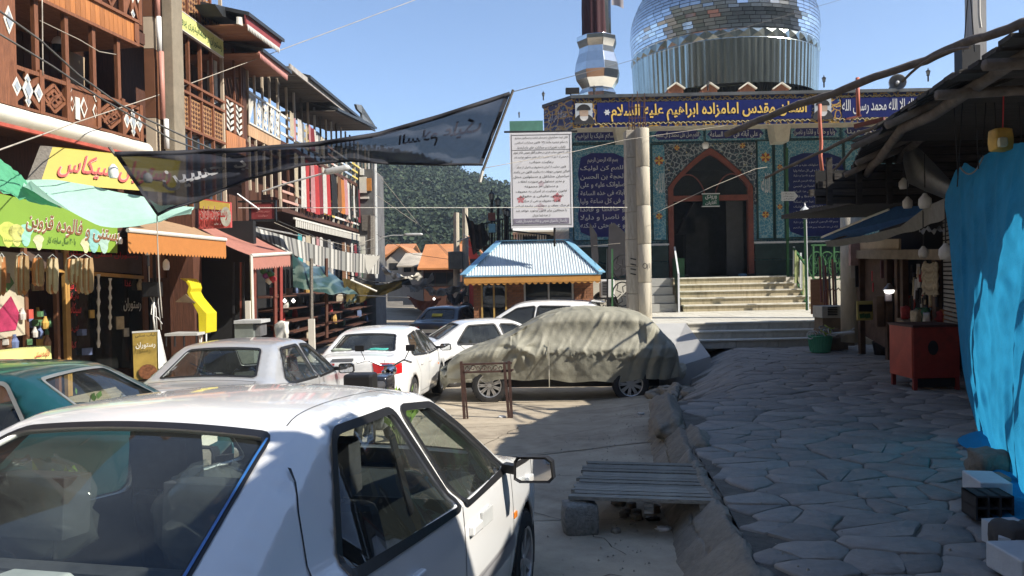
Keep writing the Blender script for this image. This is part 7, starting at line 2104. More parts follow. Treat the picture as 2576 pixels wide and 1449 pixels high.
for i in range(5):
 a,b=pts[i],pts[i+1];q.bar(a-Vector((0,0,.0)),b,.20,.13)
tag(q.build('white_block',m_lb,None),'long white curved kerb block at the lower right on the hem','block')
c=gq(2562,1402);q=MB();rock(q,(c.x,c.y,.12),(.22,.22,.2),Matrix.Identity(3),8.1,.08,6);tag(q.build('stone',M('dark_stone',(.07,.065,.06),.9,var=.3),None,smooth=True),'dark stone beside the curved white block in the corner','stone')
c=gq(2572,1450);q=MB();q.box((c.x,c.y,.1),(.2,.3,.14));tag(q.build('white_block',m_lb,None,bevel=.01),'white block at the extreme lower right corner','block')
# golden toy hanging
t=thing('plush_toy','round golden toy hanging above the blue tarpaulin','toy',tuple(P(2515,352,6.6)))
c=P(2517,352,6.5);q=MB();rock(q,tuple(c),(.15,.13,.19),Matrix.Identity(3),2.2,.03,8);q.build('body',M('gold_plush',(.55,.33,.06),.6,var=.3,scale=9),t,smooth=True)
q=MB();rock(q,(c.x-.03,c.y-.07,c.z-.03),(.07,.04,.08),Matrix.Identity(3),5.2,.03,6);q.build('badge',M('plush_pale',(.6,.55,.35),.6),t,smooth=True)
q=MB();q.tube([c+Vector((.02,0,.09)),c+Vector((.03,0,.4))],.006,4);q.build('cord',m_redbag,t)
# red cabinet on legs
rc=thing('red_cabinet','worn red metal cabinet on short legs in front of the stall','cabinet',tuple(P(2350,990,10.2)))
x0,x1=P(2298,900,10.35).x,P(2415,900,10.35).x
zt,zm_=P(2350,822,10.4).z,P(2350,952,10.35).z
m_rc=M('worn_red_paint',(.24,.028,.02),.5,var=.25,scale=3,dirt=((.05,.02,.015),2.6,.8))
q=MB();q.bx((x0,10.35,zm_),(x1,11.0,zt));q.build('box',m_rc,rc,bevel=.01)
q=MB();q.bx((x0-.02,10.32,zt),(x1+.02,11.02,zt+.03));q.build('lid',M('cabinet_lid',(.05,.02,.02),.6),rc)
for x in(x0+.03,x1-.03):
 for y_ in(10.38,10.96):q=MB();q.bx((x-.025,y_-.025,0),(x+.025,y_+.025,zm_));q.build('leg',m_rc,rc)
q=MB();q.bx((x0+.06,10.37,zm_-.12),(x1-.06,10.40,zm_));q.build('charred_apron',m_dark,rc)
q=MB();c=P(2348,875,10.34);q.poly([(c.x+.07*cos(a),10.345,c.z+.10*sin(a)) for a in np.linspace(0,2*pi,16)[:-1]]);q.build('burn_mark',m_dark,rc)
q=MB();q.bx((x0-.012,10.37,zm_+.0),(x0-.002,10.98,zt));q.build('side_panel',M('bright_red_side',(.42,.07,.04),.5,var=.25),rc)
# basket of sticks, black tub of packets
bk=thing('green_basket','green plastic laundry basket filled with coiled hoses by the lower steps','basket',(0,0,0));b=G(2063,887,.0);bk.location=b;WM[bk]=Matrix.Translation(b)
m_bk=M('green_basket_plastic',(.10,.36,.22),.45,var=.1)
q=MB();q.lathe([(0,0.01),(.17,.01),(.18,.03),(.225,.33)],24,tuple(b));q.build('body',m_bk,bk)
for i in range(28):a=2*pi*i/28;q=MB();q.bar(b+Vector((.183*cos(a),.183*sin(a),.03)),b+Vector((.229*cos(a),.229*sin(a),.32)),.018,.012);q.build('rib',m_bk,bk)
q=MB();q.lathe([(.222,.31),(.245,.33),(.24,.345),(.22,.34)],24,tuple(b));q.build('rim',m_bk,bk)
for i in range(4):
 c=b+Vector((R(-.1,.1),R(-.06,.06),.36));q=MB();r_=R(.06,.09);rot=Matrix.Rotation(R(.5,1.6),3,'X')@Matrix.Rotation(R(-1,1),3,'Y');q.tube([c+rot@Vector((r_*cos(a),r_*sin(a),.01*k_)) for k_,a in enumerate(np.linspace(0,2*pi*1.9,26))],.012,5)
 tag(q.build('coiled_hose',[M('yellowgreen_hose',(.30,.38,.06),.5),m_gal,M('hose_grey',(.2,.25,.25),.5),m_gal][i],None,smooth=True),['yellow green hose coil in the middle of the basket','pale hose coil at the back of the basket','grey hose coil leaning left in the basket','pale hose loop leaning right in the basket'][i],'hose')
b=G(2228,893,.0);tb=thing('black_tub','black tub holding small packets on the ground before the stall','tub',tuple(b))
q=MB();q.lathe([(0,.01),(.20,.01),(.235,.24),(.25,.25),(.235,.255)],20,tuple(b));q.build('tub',m_black,tb)
for i in range(9):
 c=b+Vector((-.14+.035*i,R(-.05,.05),.27));q=MB();q.box(c,(.03,.02,.13),Matrix.Rotation(R(-.3,.3),3,'Y'));tag(q.build('packet',gm_[[1,2,3,5,2,1,2,3,2][i]],None),'small bright packet standing in the black tub','packet','packets in the black tub')
# cartons and old air cooler next to the steps
ac=thing('air_cooler','old white window air cooler standing on stacked cartons','air conditioner',tuple(P(2098,800,15.8)))
m_off=M('offwhite_enamel',(.42,.40,.35),.5,var=.15,scale=4,dirt=((.2,.16,.12),3,.6))
q=MB();x0_,x1_,z0_,z1_=rect(q,2068,770,2134,800,15.8,.5);q.build('casing',m_off,ac,bevel=.01)
for i in range(5):q=MB();rect(q,2083,773+i*4.3,2107,775.6+i*4.3,15.78,.03);q.build('louvre',m_iron,ac)
q=MB();c=P(2121,783,15.79);q.lathe([(.0,0),(.05,0),(.06,.01)],12,tuple(c),'y');q.build('fan_grille',m_steel,ac)
m_cart=M('brown_carton',(.22,.17,.12),.9,var=.25,scale=4,rnd=.15)
for i,(u0,v0,u1,v1,y_,lab) in enumerate(((2070,800,2125,828,15.9,'topmost brown carton under the air cooler'),(2068,828,2112,850,15.7,'middle brown carton of the pile by the steps'),(2088,848,2134,880,15.6,'lowest brown carton with dark print beside the basket'),(2134,800,2150,870,15.9,'narrow dark carton standing on end beside the pile'))):
 q=MB();rect(q,u0,v0,u1,v1,y_,.45);tag(q.build('carton',m_cart,None,bevel=.008),lab,'carton')
q=MB();q.tube([P(2080,842,15.4),P(2150,836,15.2)],.035,8);q.tube([P(2120,845,15.3),P(2150,825,15.2)],.014,5);tag(q.build('metal_rods',m_gal,None),'pale metal tubes lying across the cartons','tube')
# timber and racks leaning right of the steps
hung('chipboard_sheet','orange brown corrugated board leaning by the stair railing','board',2040,702,2086,790,16.9,M('orange_board',(.40,.20,.10),.8,var=.2,scale=3,stretch=(1,1,12)),.04)
for i,(u,v0,v1) in enumerate(((2064,645,760),(2072,648,762),(2078,668,775),(2088,690,776),(2096,652,772),(2102,660,775))):
 q=MB();q.tube([P(u+2,v1,16.6),P(u-2,v0,16.8)],.022,6);tag(q.build('broom_handle',[m_redwood,m_woodg][i%2],None),'long handle leaning upright against the orange board','handle','handles leaning by the steps')
wr=thing('wire_rack','yellow painted wire display rack beside the round stall post','rack',tuple(P(2128,800,16.2)))
for u in(2118,2127,2139):q=MB();q.tube([P(u,800,16.2),P(u,672,16.2)],.016,5);q.build('upright',M('rack_yellow',(.42,.38,.12),.5),wr)
for v in(674,700,724,750,776,798):q=MB();q.tube([P(2117,v,16.2),P(2140,v,16.2)],.016,5);q.build('rung',MATS['rack_yellow'],wr)
for v in(688,738,762):q=MB();rect(q,2119,v-9,2138,v+9,16.24,.02);q.build('card',M('rack_card',(.5,.42,.22),.7,var=.3,scale=10),wr)
q=MB();c=P(2095,745,16.3);
for dx in(-.12,0,.12):q.tube([c+Vector((dx-.06,0,-.25)),c+Vector((dx-.06,0,.1)),c+Vector((dx,0,.17)),c+Vector((dx+.06,0,.1)),c+Vector((dx+.06,0,-.25))],.014,5)
tag(q.build('hoop_rack',m_redwood,None),'red hooped metal rack leaning beside the wire display rack','rack')
# tall grey street pole top right
t=thing('street_pole','grey square pole rising behind the stall roof at the top right','pole',(P(2460,100,17).x,17,0))
q=MB();a,b=P(2447,0,17),P(2481,0,17);q.bx((a.x,17,0),(b.x,17.3,9));q.build('shaft',M('pole_grey',(.30,.30,.31),.6,var=.2,stretch=(3,3,.5)),t)
q=MB();a=P(2432,165,16.9);q.bx((a.x-.1,16.9,a.z-.3),(a.x+.3,17.2,a.z+.45));q.build('junction_box',m_iron,t)
for(u0,u1) in((2437,2424),(2440,2452)):q=MB();q.tube([P(u0,-30,16.8),P(u1,130,16.8)],.015,4);q.build('cable',m_iron,t)
q=MB();q.tube([P(2462,-30,16.9),P(2463,40,16.9),P(2467,70,16.9)],.03,5);q.build('conduit',m_whitew,t)
# ------------------------------------------------------------------ kiosk
m_brick=M('brown_brick',(0.33,0.15,0.075),0.85,var=.25,scale=14,bump=.3,bscale=60,rnd=.22)
m_mort=M('mortar',(0.20,0.14,0.10),.9)
m_corr=M('pale_blue_tin',(0.62,0.70,0.74),0.35,.25,var=.08,scale=2)
m_bcap=M('sky_blue_tin',(0.20,0.42,0.60),0.4,.2,var=.1)
m_ofas=M('orange_fascia',(0.52,0.25,0.06),0.55,var=.12,scale=3)
m_yf=M('yellow_frame',(0.50,0.32,0.10),0.5,var=.12)
YK=22.3
ki=thing('kiosk','small brown brick kiosk with a pale blue corrugated hip roof','kiosk',tuple(P(1340,850,YK+1)))
kx0,kx1=P(1190,700,YK).x,P(1492,700,YK).x
kz1=P(1340,697,YK).z;kz0=-.76
winA=(P(1210,750,YK).x,P(1275,750,YK).x,-.30,P(1240,703,YK).z)
winB=(P(1318,750,YK).x,P(1443,750,YK).x,P(1380,775,YK).z,P(1380,701,YK).z)
q=MB();vs,fs=fill2d([(kx0,kz0),(kx1,kz0),(kx1,kz1),(kx0,kz1)],[[(w_[0],w_[2]),(w_[1],w_[2]),(w_[1],w_[3]),(w_[0],w_[3])] for w_ in(winA,winB)],2)
q.add([(x,YK+.03,z) for x,z in vs],fs);q.bx((kx0,YK+.03,kz0),(kx0+.02,YK+3,kz1));q.bx((kx1-.02,YK+.03,kz0),(kx1,YK+3,kz1));q.bx((kx0,YK+3,kz0),(kx1,YK+3.1,kz1));q.build('wall',m_mort,ki)
bl,bh=.225,.072;nb=0
z=kz1-bh;row=0
bm_=None
while z>.25:
 x=kx0+(0 if row%2 else-bl/2)
 while x<kx1:
  a,b=max(x,kx0),min(x+bl,kx1)
  segs_=[(a,b)]
  for w_ in(winA,winB):
   if z+bh>w_[2] and z<w_[3]:
    ns=[]
    for(p,r_) in segs_:
     if r_<=w_[0] or p>=w_[1]:ns.append((p,r_))
     else:
      if p<w_[0]:ns.append((p,w_[0]))
      if r_>w_[1]:ns.append((w_[1],r_))
    segs_=ns
  for(p,r_) in segs_:
   if r_-p>.03 and nb<299:q=MB();o_=R(0,.006);q.bx((p+.006,YK-o_,z+.006),(r_-.006,YK+.04,z+bh-.004));q.build('brick',m_brick,ki);nb+=1
  x+=bl
 z-=bh;row+=1
for w_,nm,mt,bars in((winA,'window',m_yf,(.5,)),(winB,'window',m_whitew,(.5,))):
 q=MB();x0,x1,z0,z1=w_
 for(a,b,c,d) in((x0,x0+.05,z0,z1),(x1-.05,x1,z0,z1),(x0,x1,z1-.05,z1),(x0,x1,z0,z0+.05)):q.bx((a,YK-.03,c),(b,YK+.06,d))
 for t in bars:xm=x0+(x1-x0)*t;q.bx((xm-.025,YK-.02,z0),(xm+.025,YK+.05,z1))
 o=q.build(nm,mt,ki)
 q=MB();q.bx((x0+.05,YK+.02,z0+.05),(x1-.05,YK+.025,z1-.05));q.v=[tuple(WM[o].inverted()@Vector(p)) for p in q.v];g_=q.build('pane',glass_mat('kiosk_glass',(.25,.27,.27),.05),o,world=False)
q=MB();q.bx((kx0+.1,YK+.8,kz0),(kx1-.1,YK+2.9,kz0+.5));q.bx((kx0+1.8,YK+.5,-.2),(kx1-.4,YK+.9,.8));q.build('inner_desk',m_dark,ki)
ez=P(1340,691,YK).z
ex0,ex1=P(1165,690,YK-.35).x,P(1515,690,YK-.35).x
ye0,ye1=YK-.35,YK+3.4
rx0,rx1=P(1256,608,YK+1.3).x,P(1426,606,YK+1.3).x;rz=P(1340,608,YK+1.3).z
q=MB();n_=64
def roofpt(t,b,wav):
 x=(ex0+(ex1-ex0)*t);xr=min(max(x,rx0),rx1)
 k_=1.0
 if x<rx0:k_=(x-ex0)/(rx0-ex0)
 if x>rx1:k_=(ex1-x)/(ex1-rx1)
 return Vector((x,ye0+(YK+1.3-ye0)*b*k_,ez+(rz-ez)*b*k_+wav))
nn=150
q.grid(lambda a,b:roofpt(a,b,.015*sin(2*pi*a*50)),400,2,flip=False);q.build('corrugated_sheet',m_corr,ki,smooth=True)
q=MB();q.add([(ex0,ye0,ez),(ex0,ye1,ez),(rx0,YK+1.3,rz)],[(0,1,2)]);q.add([(ex1,ye0,ez),(ex1,ye1,ez),(rx1,YK+1.3,rz)],[(0,2,1)]);q.add([(ex0,ye1,ez),(ex1,ye1,ez),(rx1,YK+1.3,rz),(rx0,YK+1.3,rz)],[(0,1,2,3)]);q.build('corrugated_sheet',m_corr,ki)
for a,b in(((ex0,ye0,ez+.03),(rx0,YK+1.3,rz+.04)),((rx0,YK+1.3,rz+.04),(rx1,YK+1.3,rz+.04)),((ex1,ye0,ez+.03),(rx1,YK+1.3,rz+.04))):
 q=MB();q.bar(a,b,.22,.03);q.build('ridge_cap',m_bcap,ki)
q=MB();q.bx((ex0,ye0-.02,ez-.03),(ex1,ye0+.02,ez+.012));q.build('drip_edge',m_bcap,ki)
q=MB();q.bx((ex0+.02,ye0,ez-.22),(ex1-.05,ye0+.04,ez-.03));q.build('fascia',m_ofas,ki)
q=MB();n_=22
for i in range(n_):
 x=ex0+.02+(ex1-ex0-.07)*i/n_;w_=(ex1-ex0-.07)/n_
 q.poly([(x,ye0+.01,ez-.215),(x+w_,ye0+.01,ez-.215)]+[(x+w_*(1-t),ye0+.01,ez-.215-.06*sin(pi*t)) for t in(.2,.4,.6,.8)])
q.build('scalloped_edge',m_ofas,ki);
q=MB();q.bx((ex0+.03,ye0+.04,ez-.10),(ex1-.05,YK,ez-.08));q.build('soffit',m_ofas,ki)
# outdoor unit, cable reel, camera on the kiosk corner
t=thing('outdoor_unit','white air conditioner outdoor unit standing right of the kiosk','air conditioner',tuple(P(1527,750,22.4)))
q=MB();x0,x1,z0,z1=rect(q,1511,703,1546,748,22.4,.35);q.build('casing',M('unit_white',(.6,.6,.6),.5,var=.05),t,bevel=.02)
for i in range(9):q=MB();rect(q,1516,708+i*4,1530,710+i*4,22.38,.03);q.build('grille_bar',m_iron,t)
q=MB();c=P(1523,764,22.9);q.lathe([(.38,0),(.38,.06),(.30,.06),(.30,0)],24,tuple(c),'y');q.lathe([(.38,.3),(.38,.36),(.12,.36)],24,tuple(c),'y')
for k_ in range(8):a=k_*pi/4;q.bar(c+Vector((.05*cos(a),.03,.05*sin(a))),c+Vector((.34*cos(a),.03,.34*sin(a))),.03,.03)
tag(q.build('cable_reel',m_iron,None),'dark spoked iron reel leaning below the outdoor unit','reel')
q=MB();q.box(P(1510,683,22.1),(.1,.14,.16));q.bar(P(1510,690,22.1),P(1508,712,22.1),.03,.03);tag(q.build('wall_lamp',m_whitew,None),'small white lamp fixed on the right corner of the kiosk roof','lamp')
# furled black banners on staffs beyond the kiosk
for i,(pts,lab) in enumerate((([(1488,640),(1483,575),(1484,560),(1502,590),(1506,650),(1500,700)],'furled black flag at the left of the pair beside the iron fence'),([(1530,640),(1532,565),(1545,560),(1578,590),(1582,600),(1574,612),(1580,690),(1530,700)],'black flag hanging from a staff next to the concrete column'))):
 q=MB();q.prism([P(u,v,23.2) for u,v in pts],(0,.05,0));tag(q.build('flag',M('black_cloth',(.03,.028,.032),.9,var=.3),None),lab,'flag')
# ------------------------------------------------------------------ black banner across the street
m_bban=cloth_mat('black_gauze',(.040,.045,.065),.6,hole=.10,var=.2)
ban=thing('street_banner','long translucent black mourning banner strung across the street','banner',tuple(P(800,400,11.2)))
tb=[(0,290,388),(.12,420,386),(.3,600,378),(.5,800,362),(.66,948,339),(.83,1110,292),(1,1283,236)]
lb=[(0,396,541),(.07,430,524),(.15,500,505),(.28,620,452),(.42,760,415),(.55,880,404),(.68,970,411),(.85,1100,414),(1,1214,414)]
def banp(a,b):
 u=np.interp(a,[t[0] for t in tb],[t[1] for t in tb])*(1-b)+np.interp(a,[t[0] for t in lb],[t[1] for t in lb])*b
 v=np.interp(a,[t[0] for t in tb],[t[2] for t in tb])*(1-b)+np.interp(a,[t[0] for t in lb],[t[2] for t in lb])*b
 y_=9.8+1.6*a+.10*sin(b*6+a*10)*(.3+b)+.07*sin(b*14-a*24)+.06*sin(a*40+b*9)
 return P(u,v,y_)
q=MB();q.grid(banp,90,20);q.build('cloth',m_bban,ban,smooth=True)
for nm,pa,pb in(('hem',lambda a:banp(a,0),.035),('hem',lambda a:banp(a,1),.02)):
 q=MB();q.tube([pa(i/60)+Vector((0,0,-.0)) for i in range(61)],pb,5);q.build(nm,M('black_hem',(.02,.02,.026),.8),ban,smooth=True)
for(a_,b_,n2,r_) in(((275,370),(396,541),'left',.02),((1291,226),(1207,458),'right',.028)):
 yy=9.8 if n2=='left' else 11.4
 q=MB()
 if n2=='left':q.tube([P(275,370,9.8),P(292,392,9.8)],.02,6)
 else:q.tube([P(1291,226,11.4),P(1214,430,11.4)],.022,6);q.tube([P(1214,430,11.4),P(1207,458,11.4)],.028,6,k=1)
 q.build('staff',[m_woodg,m_whitew],ban)
q=MB();q.grid(lambda a,b:banp(.0+.012*b,a)+Vector((0,-.03,0)),20,2);q.grid(lambda a,b:banp(.988+.012*b,a)+Vector((0,-.03,0)),20,2);q.build('side_hem',MATS['black_hem'],ban)
# script on the cloth: bend flat lettering over the banner
def bantext(s,a0,a1,b0,b1,mat,flip=False):
 m=text_mb(s,1,1,(0.5,.5,0),(1,0,0),(0,1,0),(0,0,1),ext=0,bold=.02)
 m.v=[tuple(banp(a0+(a1-a0)*((1-p[0]) if flip else p[0]),b1+(b0-b1)*p[1])+Vector((0,-.02,0))) for p in m.v]
 m.build('lettering',mat,ban)
bantext('یا حسین',.08,.30,.22,.72,M('grey_script',(.22,.22,.23),.8))
bantext('السلام علیک',.72,.95,.22,.62,M('dark_blue_script',(.012,.014,.03),.8),True)
# ------------------------------------------------------------------ striped and patterned market awnings further down the street
m_strip=cloth_mat('striped_canvas',(.9,.9,.9),.25,var=.1,stripes=[(0,(.10,.10,.10)),(.10,(.30,.30,.28)),(.30,(.14,.14,.13)),(.42,(.55,.54,.50)),(.58,(.2,.2,.19)),(.68,(.50,.49,.45)),(.80,(.16,.16,.15)),(.92,(.36,.35,.33))])
q=MB();q.uv={}
def strp(a,b):
 up_=[(0,632,570),(.2,712,592),(.45,800,618),(.7,880,636),(1,955,642)];lo=[(0,640,590),(.25,737,640),(.45,800,668),(.7,880,684),(1,953,690)]
 f_=lambda L_,j:np.interp(a,[t[0] for t in L_],[t[j] for t in L_])
 return P(f_(up_,1)*(1-b)+f_(lo,1)*b,f_(up_,2)*(1-b)+f_(lo,2)*b,20.5+7.5*a-.3*b+.1*sin(a*30))
q.grid(strp,60,8,uv=True)
for k_ in q.uv:q.uv[k_]=(q.uv[k_][0]*8,q.uv[k_][1])
sa=tag(q.build('striped_awning',m_strip,None,smooth=True),'long grey and white striped canvas awning sagging down the street','awning')
q=MB();q.prism([P(908,640,26.9),P(956,645,26.9),P(926,690,26.8)],(0,.02,0));tag(q.build('white_cloth',m_whitew,None),'white triangle of cloth thrown over the striped awning end','cloth')
q=MB();q.grid(lambda a,b:P(597+36*a+130*b,562+10*a+24*b-2*sin(a*9),19.6+2.2*b),5,8);tag(q.build('roof_sheets',M('stacked_tin',(.30,.29,.27),.6,.3,var=.5,scale=9),None),'pale tin sheets stacked on the roof above the red awning','roofing')
m_pat=tile_mat('green_patterned_cloth',(.022,.050,.045),(.09,.13,.11),(.012,.03,.03),(.05,.09,.08),3.5)
def drape(name,label,pts,y0,y1,mat,n=18,wr=.06,seed=0):
 """cloth hung between four pixel corners, sagging"""
 a,b,c,d=pts;q=MB()
 def fn(s,t):
  u=(a[0]*(1-s)+b[0]*s)*(1-t)+(d[0]*(1-s)+c[0]*s)*t;v=(a[1]*(1-s)+b[1]*s)*(1-t)+(d[1]*(1-s)+c[1]*s)*t
  sg_=14*sin(pi*s)*(1-t)*.6+6*sin(pi*s)
  return P(u,v+sg_,y0+(y1-y0)*s+.3*t+.10*sin(s*17+t*5+seed))+Vector((0,0,wr*mnoise.noise(Vector((s*6+seed,t*6,0)))))
 q.grid(fn,n,n);return tag(q.build(name,mat,None,smooth=True),label,'awning')
drape('patterned_awning','dark green patterned cloth hanging below the striped awning',[(735,636),(812,668),(900,740),(738,722)],20,23,m_pat,seed=1)
drape('patterned_awning','small green patterned cloth corner hanging right of the larger one',[(880,752),(902,738),(892,745),(862,772)],22,23,m_pat,seed=2,wr=.1)
m_ochc=cloth_mat('ochre_black_cloth',(.13,.095,.022),.35,var=.6,scale=1.2)
drape('cloth_awning','ochre and black cloth awning slung over the market lane',[(862,700),(1010,706),(1012,722),(872,765)],23,27,m_ochc,seed=3)
drape('cloth_awning','black plastic awning just under the striped canvas end',[(870,690),(1028,700),(1036,716),(905,700)],26,28,m_black,seed=4)
m_rustc=cloth_mat('rust_red_canvas',(.26,.09,.055),.3,var=.2)
drape('cloth_awning','rust red canvas awning over the middle of the market lane',[(1022,742),(1114,745),(1090,778),(1046,775)],30,32,m_rustc,seed=5)
m_clut=M('clutter_grey',(.30,.29,.27),.7,var=.6,scale=2.2)
for i,(p4,y0,lab) in enumerate((([(1012,712),(1088,690),(1092,700),(1040,735)],29,'crumpled grey tarpaulin over the market lane, left one'),([(1060,718),(1160,712),(1175,722),(1088,745)],29.5,'torn grey and white tarpaulin beside the wooden poles'),([(1122,738),(1176,722),(1172,742),(1140,775)],28,'dark grey tarpaulin hanging left of the kiosk'),([(960,672),(1058,690),(1064,702),(968,690)],31,'white crumpled plastic roof behind the striped awning'))):
 drape('tarpaulin',lab,p4,y0,y0+1,[m_gt,m_clut,M('dark_tarp',(.07,.07,.08),.7,var=.4),m_tinw][i],seed=i*3+7,wr=.2)
for i,(a,b,y_) in enumerate((((882,704),(948,733),22.5),((850,741),(1030,748),24),((600,523),(1578,522),17.5))):
 q=MB();q.tube([P(*a,y_),P(*b,y_ if i!=2 else 19.2)],.03 if i==0 else .014 if i==1 else .009,5);tag(q.build('pole' if i==0 else 'rope',m_whitew,None),['yellowed pole lying across the ochre cloth awning','pale rope under the ochre cloth awning','long white line stretched level to the concrete column'][i],'pole' if i==0 else 'rope')
# ground-floor clutter of the market lane under the awnings
lane=thing('market_lane_shop','dark open shopfronts of the market lane under the striped awning','shop',tuple(P(760,780,22)))
fl4=f4
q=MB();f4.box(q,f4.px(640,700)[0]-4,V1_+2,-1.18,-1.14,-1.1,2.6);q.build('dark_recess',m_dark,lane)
m_many=[M('lane_good_%d'%i,c,.7,var=.4,scale=9) for i,c in enumerate(((.35,.30,.22),(.4,.05,.05),(.45,.43,.40),(.08,.22,.16),(.04,.04,.05),(.45,.28,.08),(.10,.14,.25),(.25,.13,.07)))]
rl=random.Random(11)
for i in range(90):
 a=rl.uniform(f4.px(735,760,.3)[0]-2.5,V1_-.5);z_=rl.choice((-.5,-.2,.15,.5,.9,1.3));c=f4.p(a,rl.uniform(-.4,.6),z_);q=MB();s_=rl.uniform(.10,.24)
 if rl.random()<.5:q.box(c,(s_,s_,s_*rl.uniform(.8,2)),Matrix.Rotation(rl.uniform(0,3),3,'Z'))
 else:q.lathe([(s_*.5,-s_),(s_*.6,0),(s_*.4,s_)],8,tuple(c))
 tag(q.build('ware',m_many[i%8],None),'small ware stacked in the dark shopfront under the patterned awning','ware','wares in the market lane shopfronts')
for z_ in(-.62,-.3,.05,.4,.8,1.2):q=MB();f4.box(q,f4.px(735,760,.3)[0]-3,V1_-.3,-.5,.6,z_-.04,z_);q.build('shelf',m_woodd,lane)
for u,y_,mt in((693,19.0,m_redwood),(707,19.5,M('post_red',(.3,.05,.04),.6)),(784,21,m_woodg),(822,22.5,m_woodd),(640,17,m_redwood)):
 q=MB();q.tube([P(u,850,y_),P(u-1,650,y_)],.05,6);q.build('shop_post',mt,lane)
q=MB();c=P(782,790,20.5);q.bx((c.x-.08,20.5,-.7),(c.x+.08,20.6,.62));q.build('white_panel',m_whitew,lane)
for i,(u,v) in enumerate(((664,683),(686,702),(677,706),(670,694),(681,690))):
 q=MB();c=P(u,v,18.6);q.lathe([(0,-.10),(.09,-.03),(.09,.03),(0,.10)],10,tuple(c));tag(q.build('ornament',[m_green,m_redbag,m_whitew,M('purple_orn',(.2,.05,.2),.6),m_green][i],None,smooth=True),['green round ornament on the awning post','red ball ornament, lowest of the bunch on the awning post','white ball ornament beside the red ball','purple ball ornament in the bunch by the awning post','dark green ball ornament nearest the patterned cloth'][i],'ornament')
# lit bulbs and distant people-sized clutter
for i,(u,v,y_) in enumerate(((716,757,20),(738,757,20),(1092,752,29))):
 q=MB();c=P(u,v,y_);q.lathe([(0,-.06),(.06,0),(0,.07)],8,tuple(c));tag(q.build('bulb',MATS['lit_bulb'],None,smooth=True),'small lit bulb hanging in the shaded market lane','bulb','lit bulbs in the market lane')
# ------------------------------------------------------------------ far village
m_or_roof=M('orange_tin_roof',(.52,.21,.07),.55,var=.2,scale=.8,dirt=((.35,.2,.12),.6,.5))
m_wh_wall=M('far_white_wall',(.50,.46,.40),.8,var=.2,scale=.8)
m_red_wall=M('far_red_gable',(.42,.05,.04),.7,var=.15)
def far_house(label,u0,u1,vb,ve,vr,y_,dep,roofm,wallm,ridge='x',gablem=None,wins=2):
 t=thing('far_house',label,'house',tuple(P((u0+u1)/2,vb,y_)),group='small houses beyond the market')
 x0,x1=P(u0,ve,y_).x,P(u1,ve,y_).x;z0,z1,z2=P(u0,vb,y_).z,P((u0+u1)/2,ve,y_).z,P((u0+u1)/2,vr,y_+dep/2).z
 q=MB();q.bx((x0+.3,y_,z0-2),(x1-.3,y_+dep,z1));q.build('wall',wallm,t)
 if ridge=='x':
  q=MB();ym=y_+dep/2;q.hexa([(x0,y_-.4,z1-.1),(x1,y_-.4,z1-.1),(x1,ym,z2),(x0,ym,z2),(x0,y_-.4,z1),(x1,y_-.4,z1),(x1,ym,z2+.1),(x0,ym,z2+.1)]);q.hexa([(x0,ym,z2),(x1,ym,z2),(x1,y_+dep+.4,z1-.1),(x0,y_+dep+.4,z1-.1),(x0,ym,z2+.1),(x1,ym,z2+.1),(x1,y_+dep+.4,z1),(x0,y_+dep+.4,z1)]);q.build('roof',roofm,t)
  q=MB();q.prism([(x0+.3,y_,z1-.05),(x0+.3,y_+dep,z1-.05),(x0+.3,ym,z2)],(.1,0,0));q.prism([(x1-.3,y_,z1-.05),(x1-.3,y_+dep,z1-.05),(x1-.3,ym,z2)],(-.1,0,0));q.build('gable',gablem or wallm,t)
 else:
  xm=(x0+x1)/2;q=MB();q.hexa([(x0,y_-.3,z1),(xm,y_-.3,z2),(xm,y_+dep,z2),(x0,y_+dep,z1),(x0,y_-.3,z1+.12),(xm,y_-.3,z2+.12),(xm,y_+dep,z2+.12),(x0,y_+dep,z1+.12)]);q.hexa([(xm,y_-.3,z2),(x1,y_-.3,z1),(x1,y_+dep,z1),(xm,y_+dep,z2),(xm,y_-.3,z2+.12),(x1,y_-.3,z1+.12),(x1,y_+dep,z1+.12),(xm,y_+dep,z2+.12)]);q.build('roof',roofm,t)
  q=MB();q.prism([(x0+.3,y_,z1),(x1-.3,y_,z1),(xm,y_,z2)],(0,.1,0));q.build('gable',gablem or wallm,t)
 for i in range(wins):
  xa=x0+.3+(x1-x0-.6)*(i+.5)/wins;wv=(x1-x0)*.12;q=MB();q.bx((xa-wv,y_-.03,z1-(z1-z0)*.75),(xa+wv,y_+.02,z1-(z1-z0)*.2));w_=q.build('window',m_dark,t)
 return t
far_house('far house with faded orange roof edge at the foot of the thin pale pole',952,1030,650,640,617,62,9,m_or_roof,m_wh_wall)
far_house('far white gabled house with orange roof trim below the forest',962,1052,688,655,626,55,7,m_or_roof,m_wh_wall,'y')
far_house('far house with pale sheet roof left of the big orange roof',1000,1075,690,668,640,50,8,M('pale_sheet_roof',(.48,.42,.33),.7,var=.4,scale=.6),m_wh_wall)
far_house('far house with bright orange roof and red gable left of the kiosk',1052,1165,735,674,618,44,8,m_or_roof,m_woodd,'x',m_red_wall,3)
far_house('far red and white house partly behind the twin wooden poles',1140,1212,700,640,600,52,7,m_or_roof,m_red_wall,'y')
far_house('far white building seen under the notice board behind the iron railings',1290,1432,650,580,560,48,8,m_tinw,m_wh_wall,'x')
q=MB();q.hexa([P(1110,673,43),P(1166,668,43),P(1166,652,43.2),P(1110,640,43.2)]+[p+Vector((0,.3,0)) for p in(P(1110,673,43),P(1166,668,43),P(1166,652,43.2),P(1110,640,43.2))])
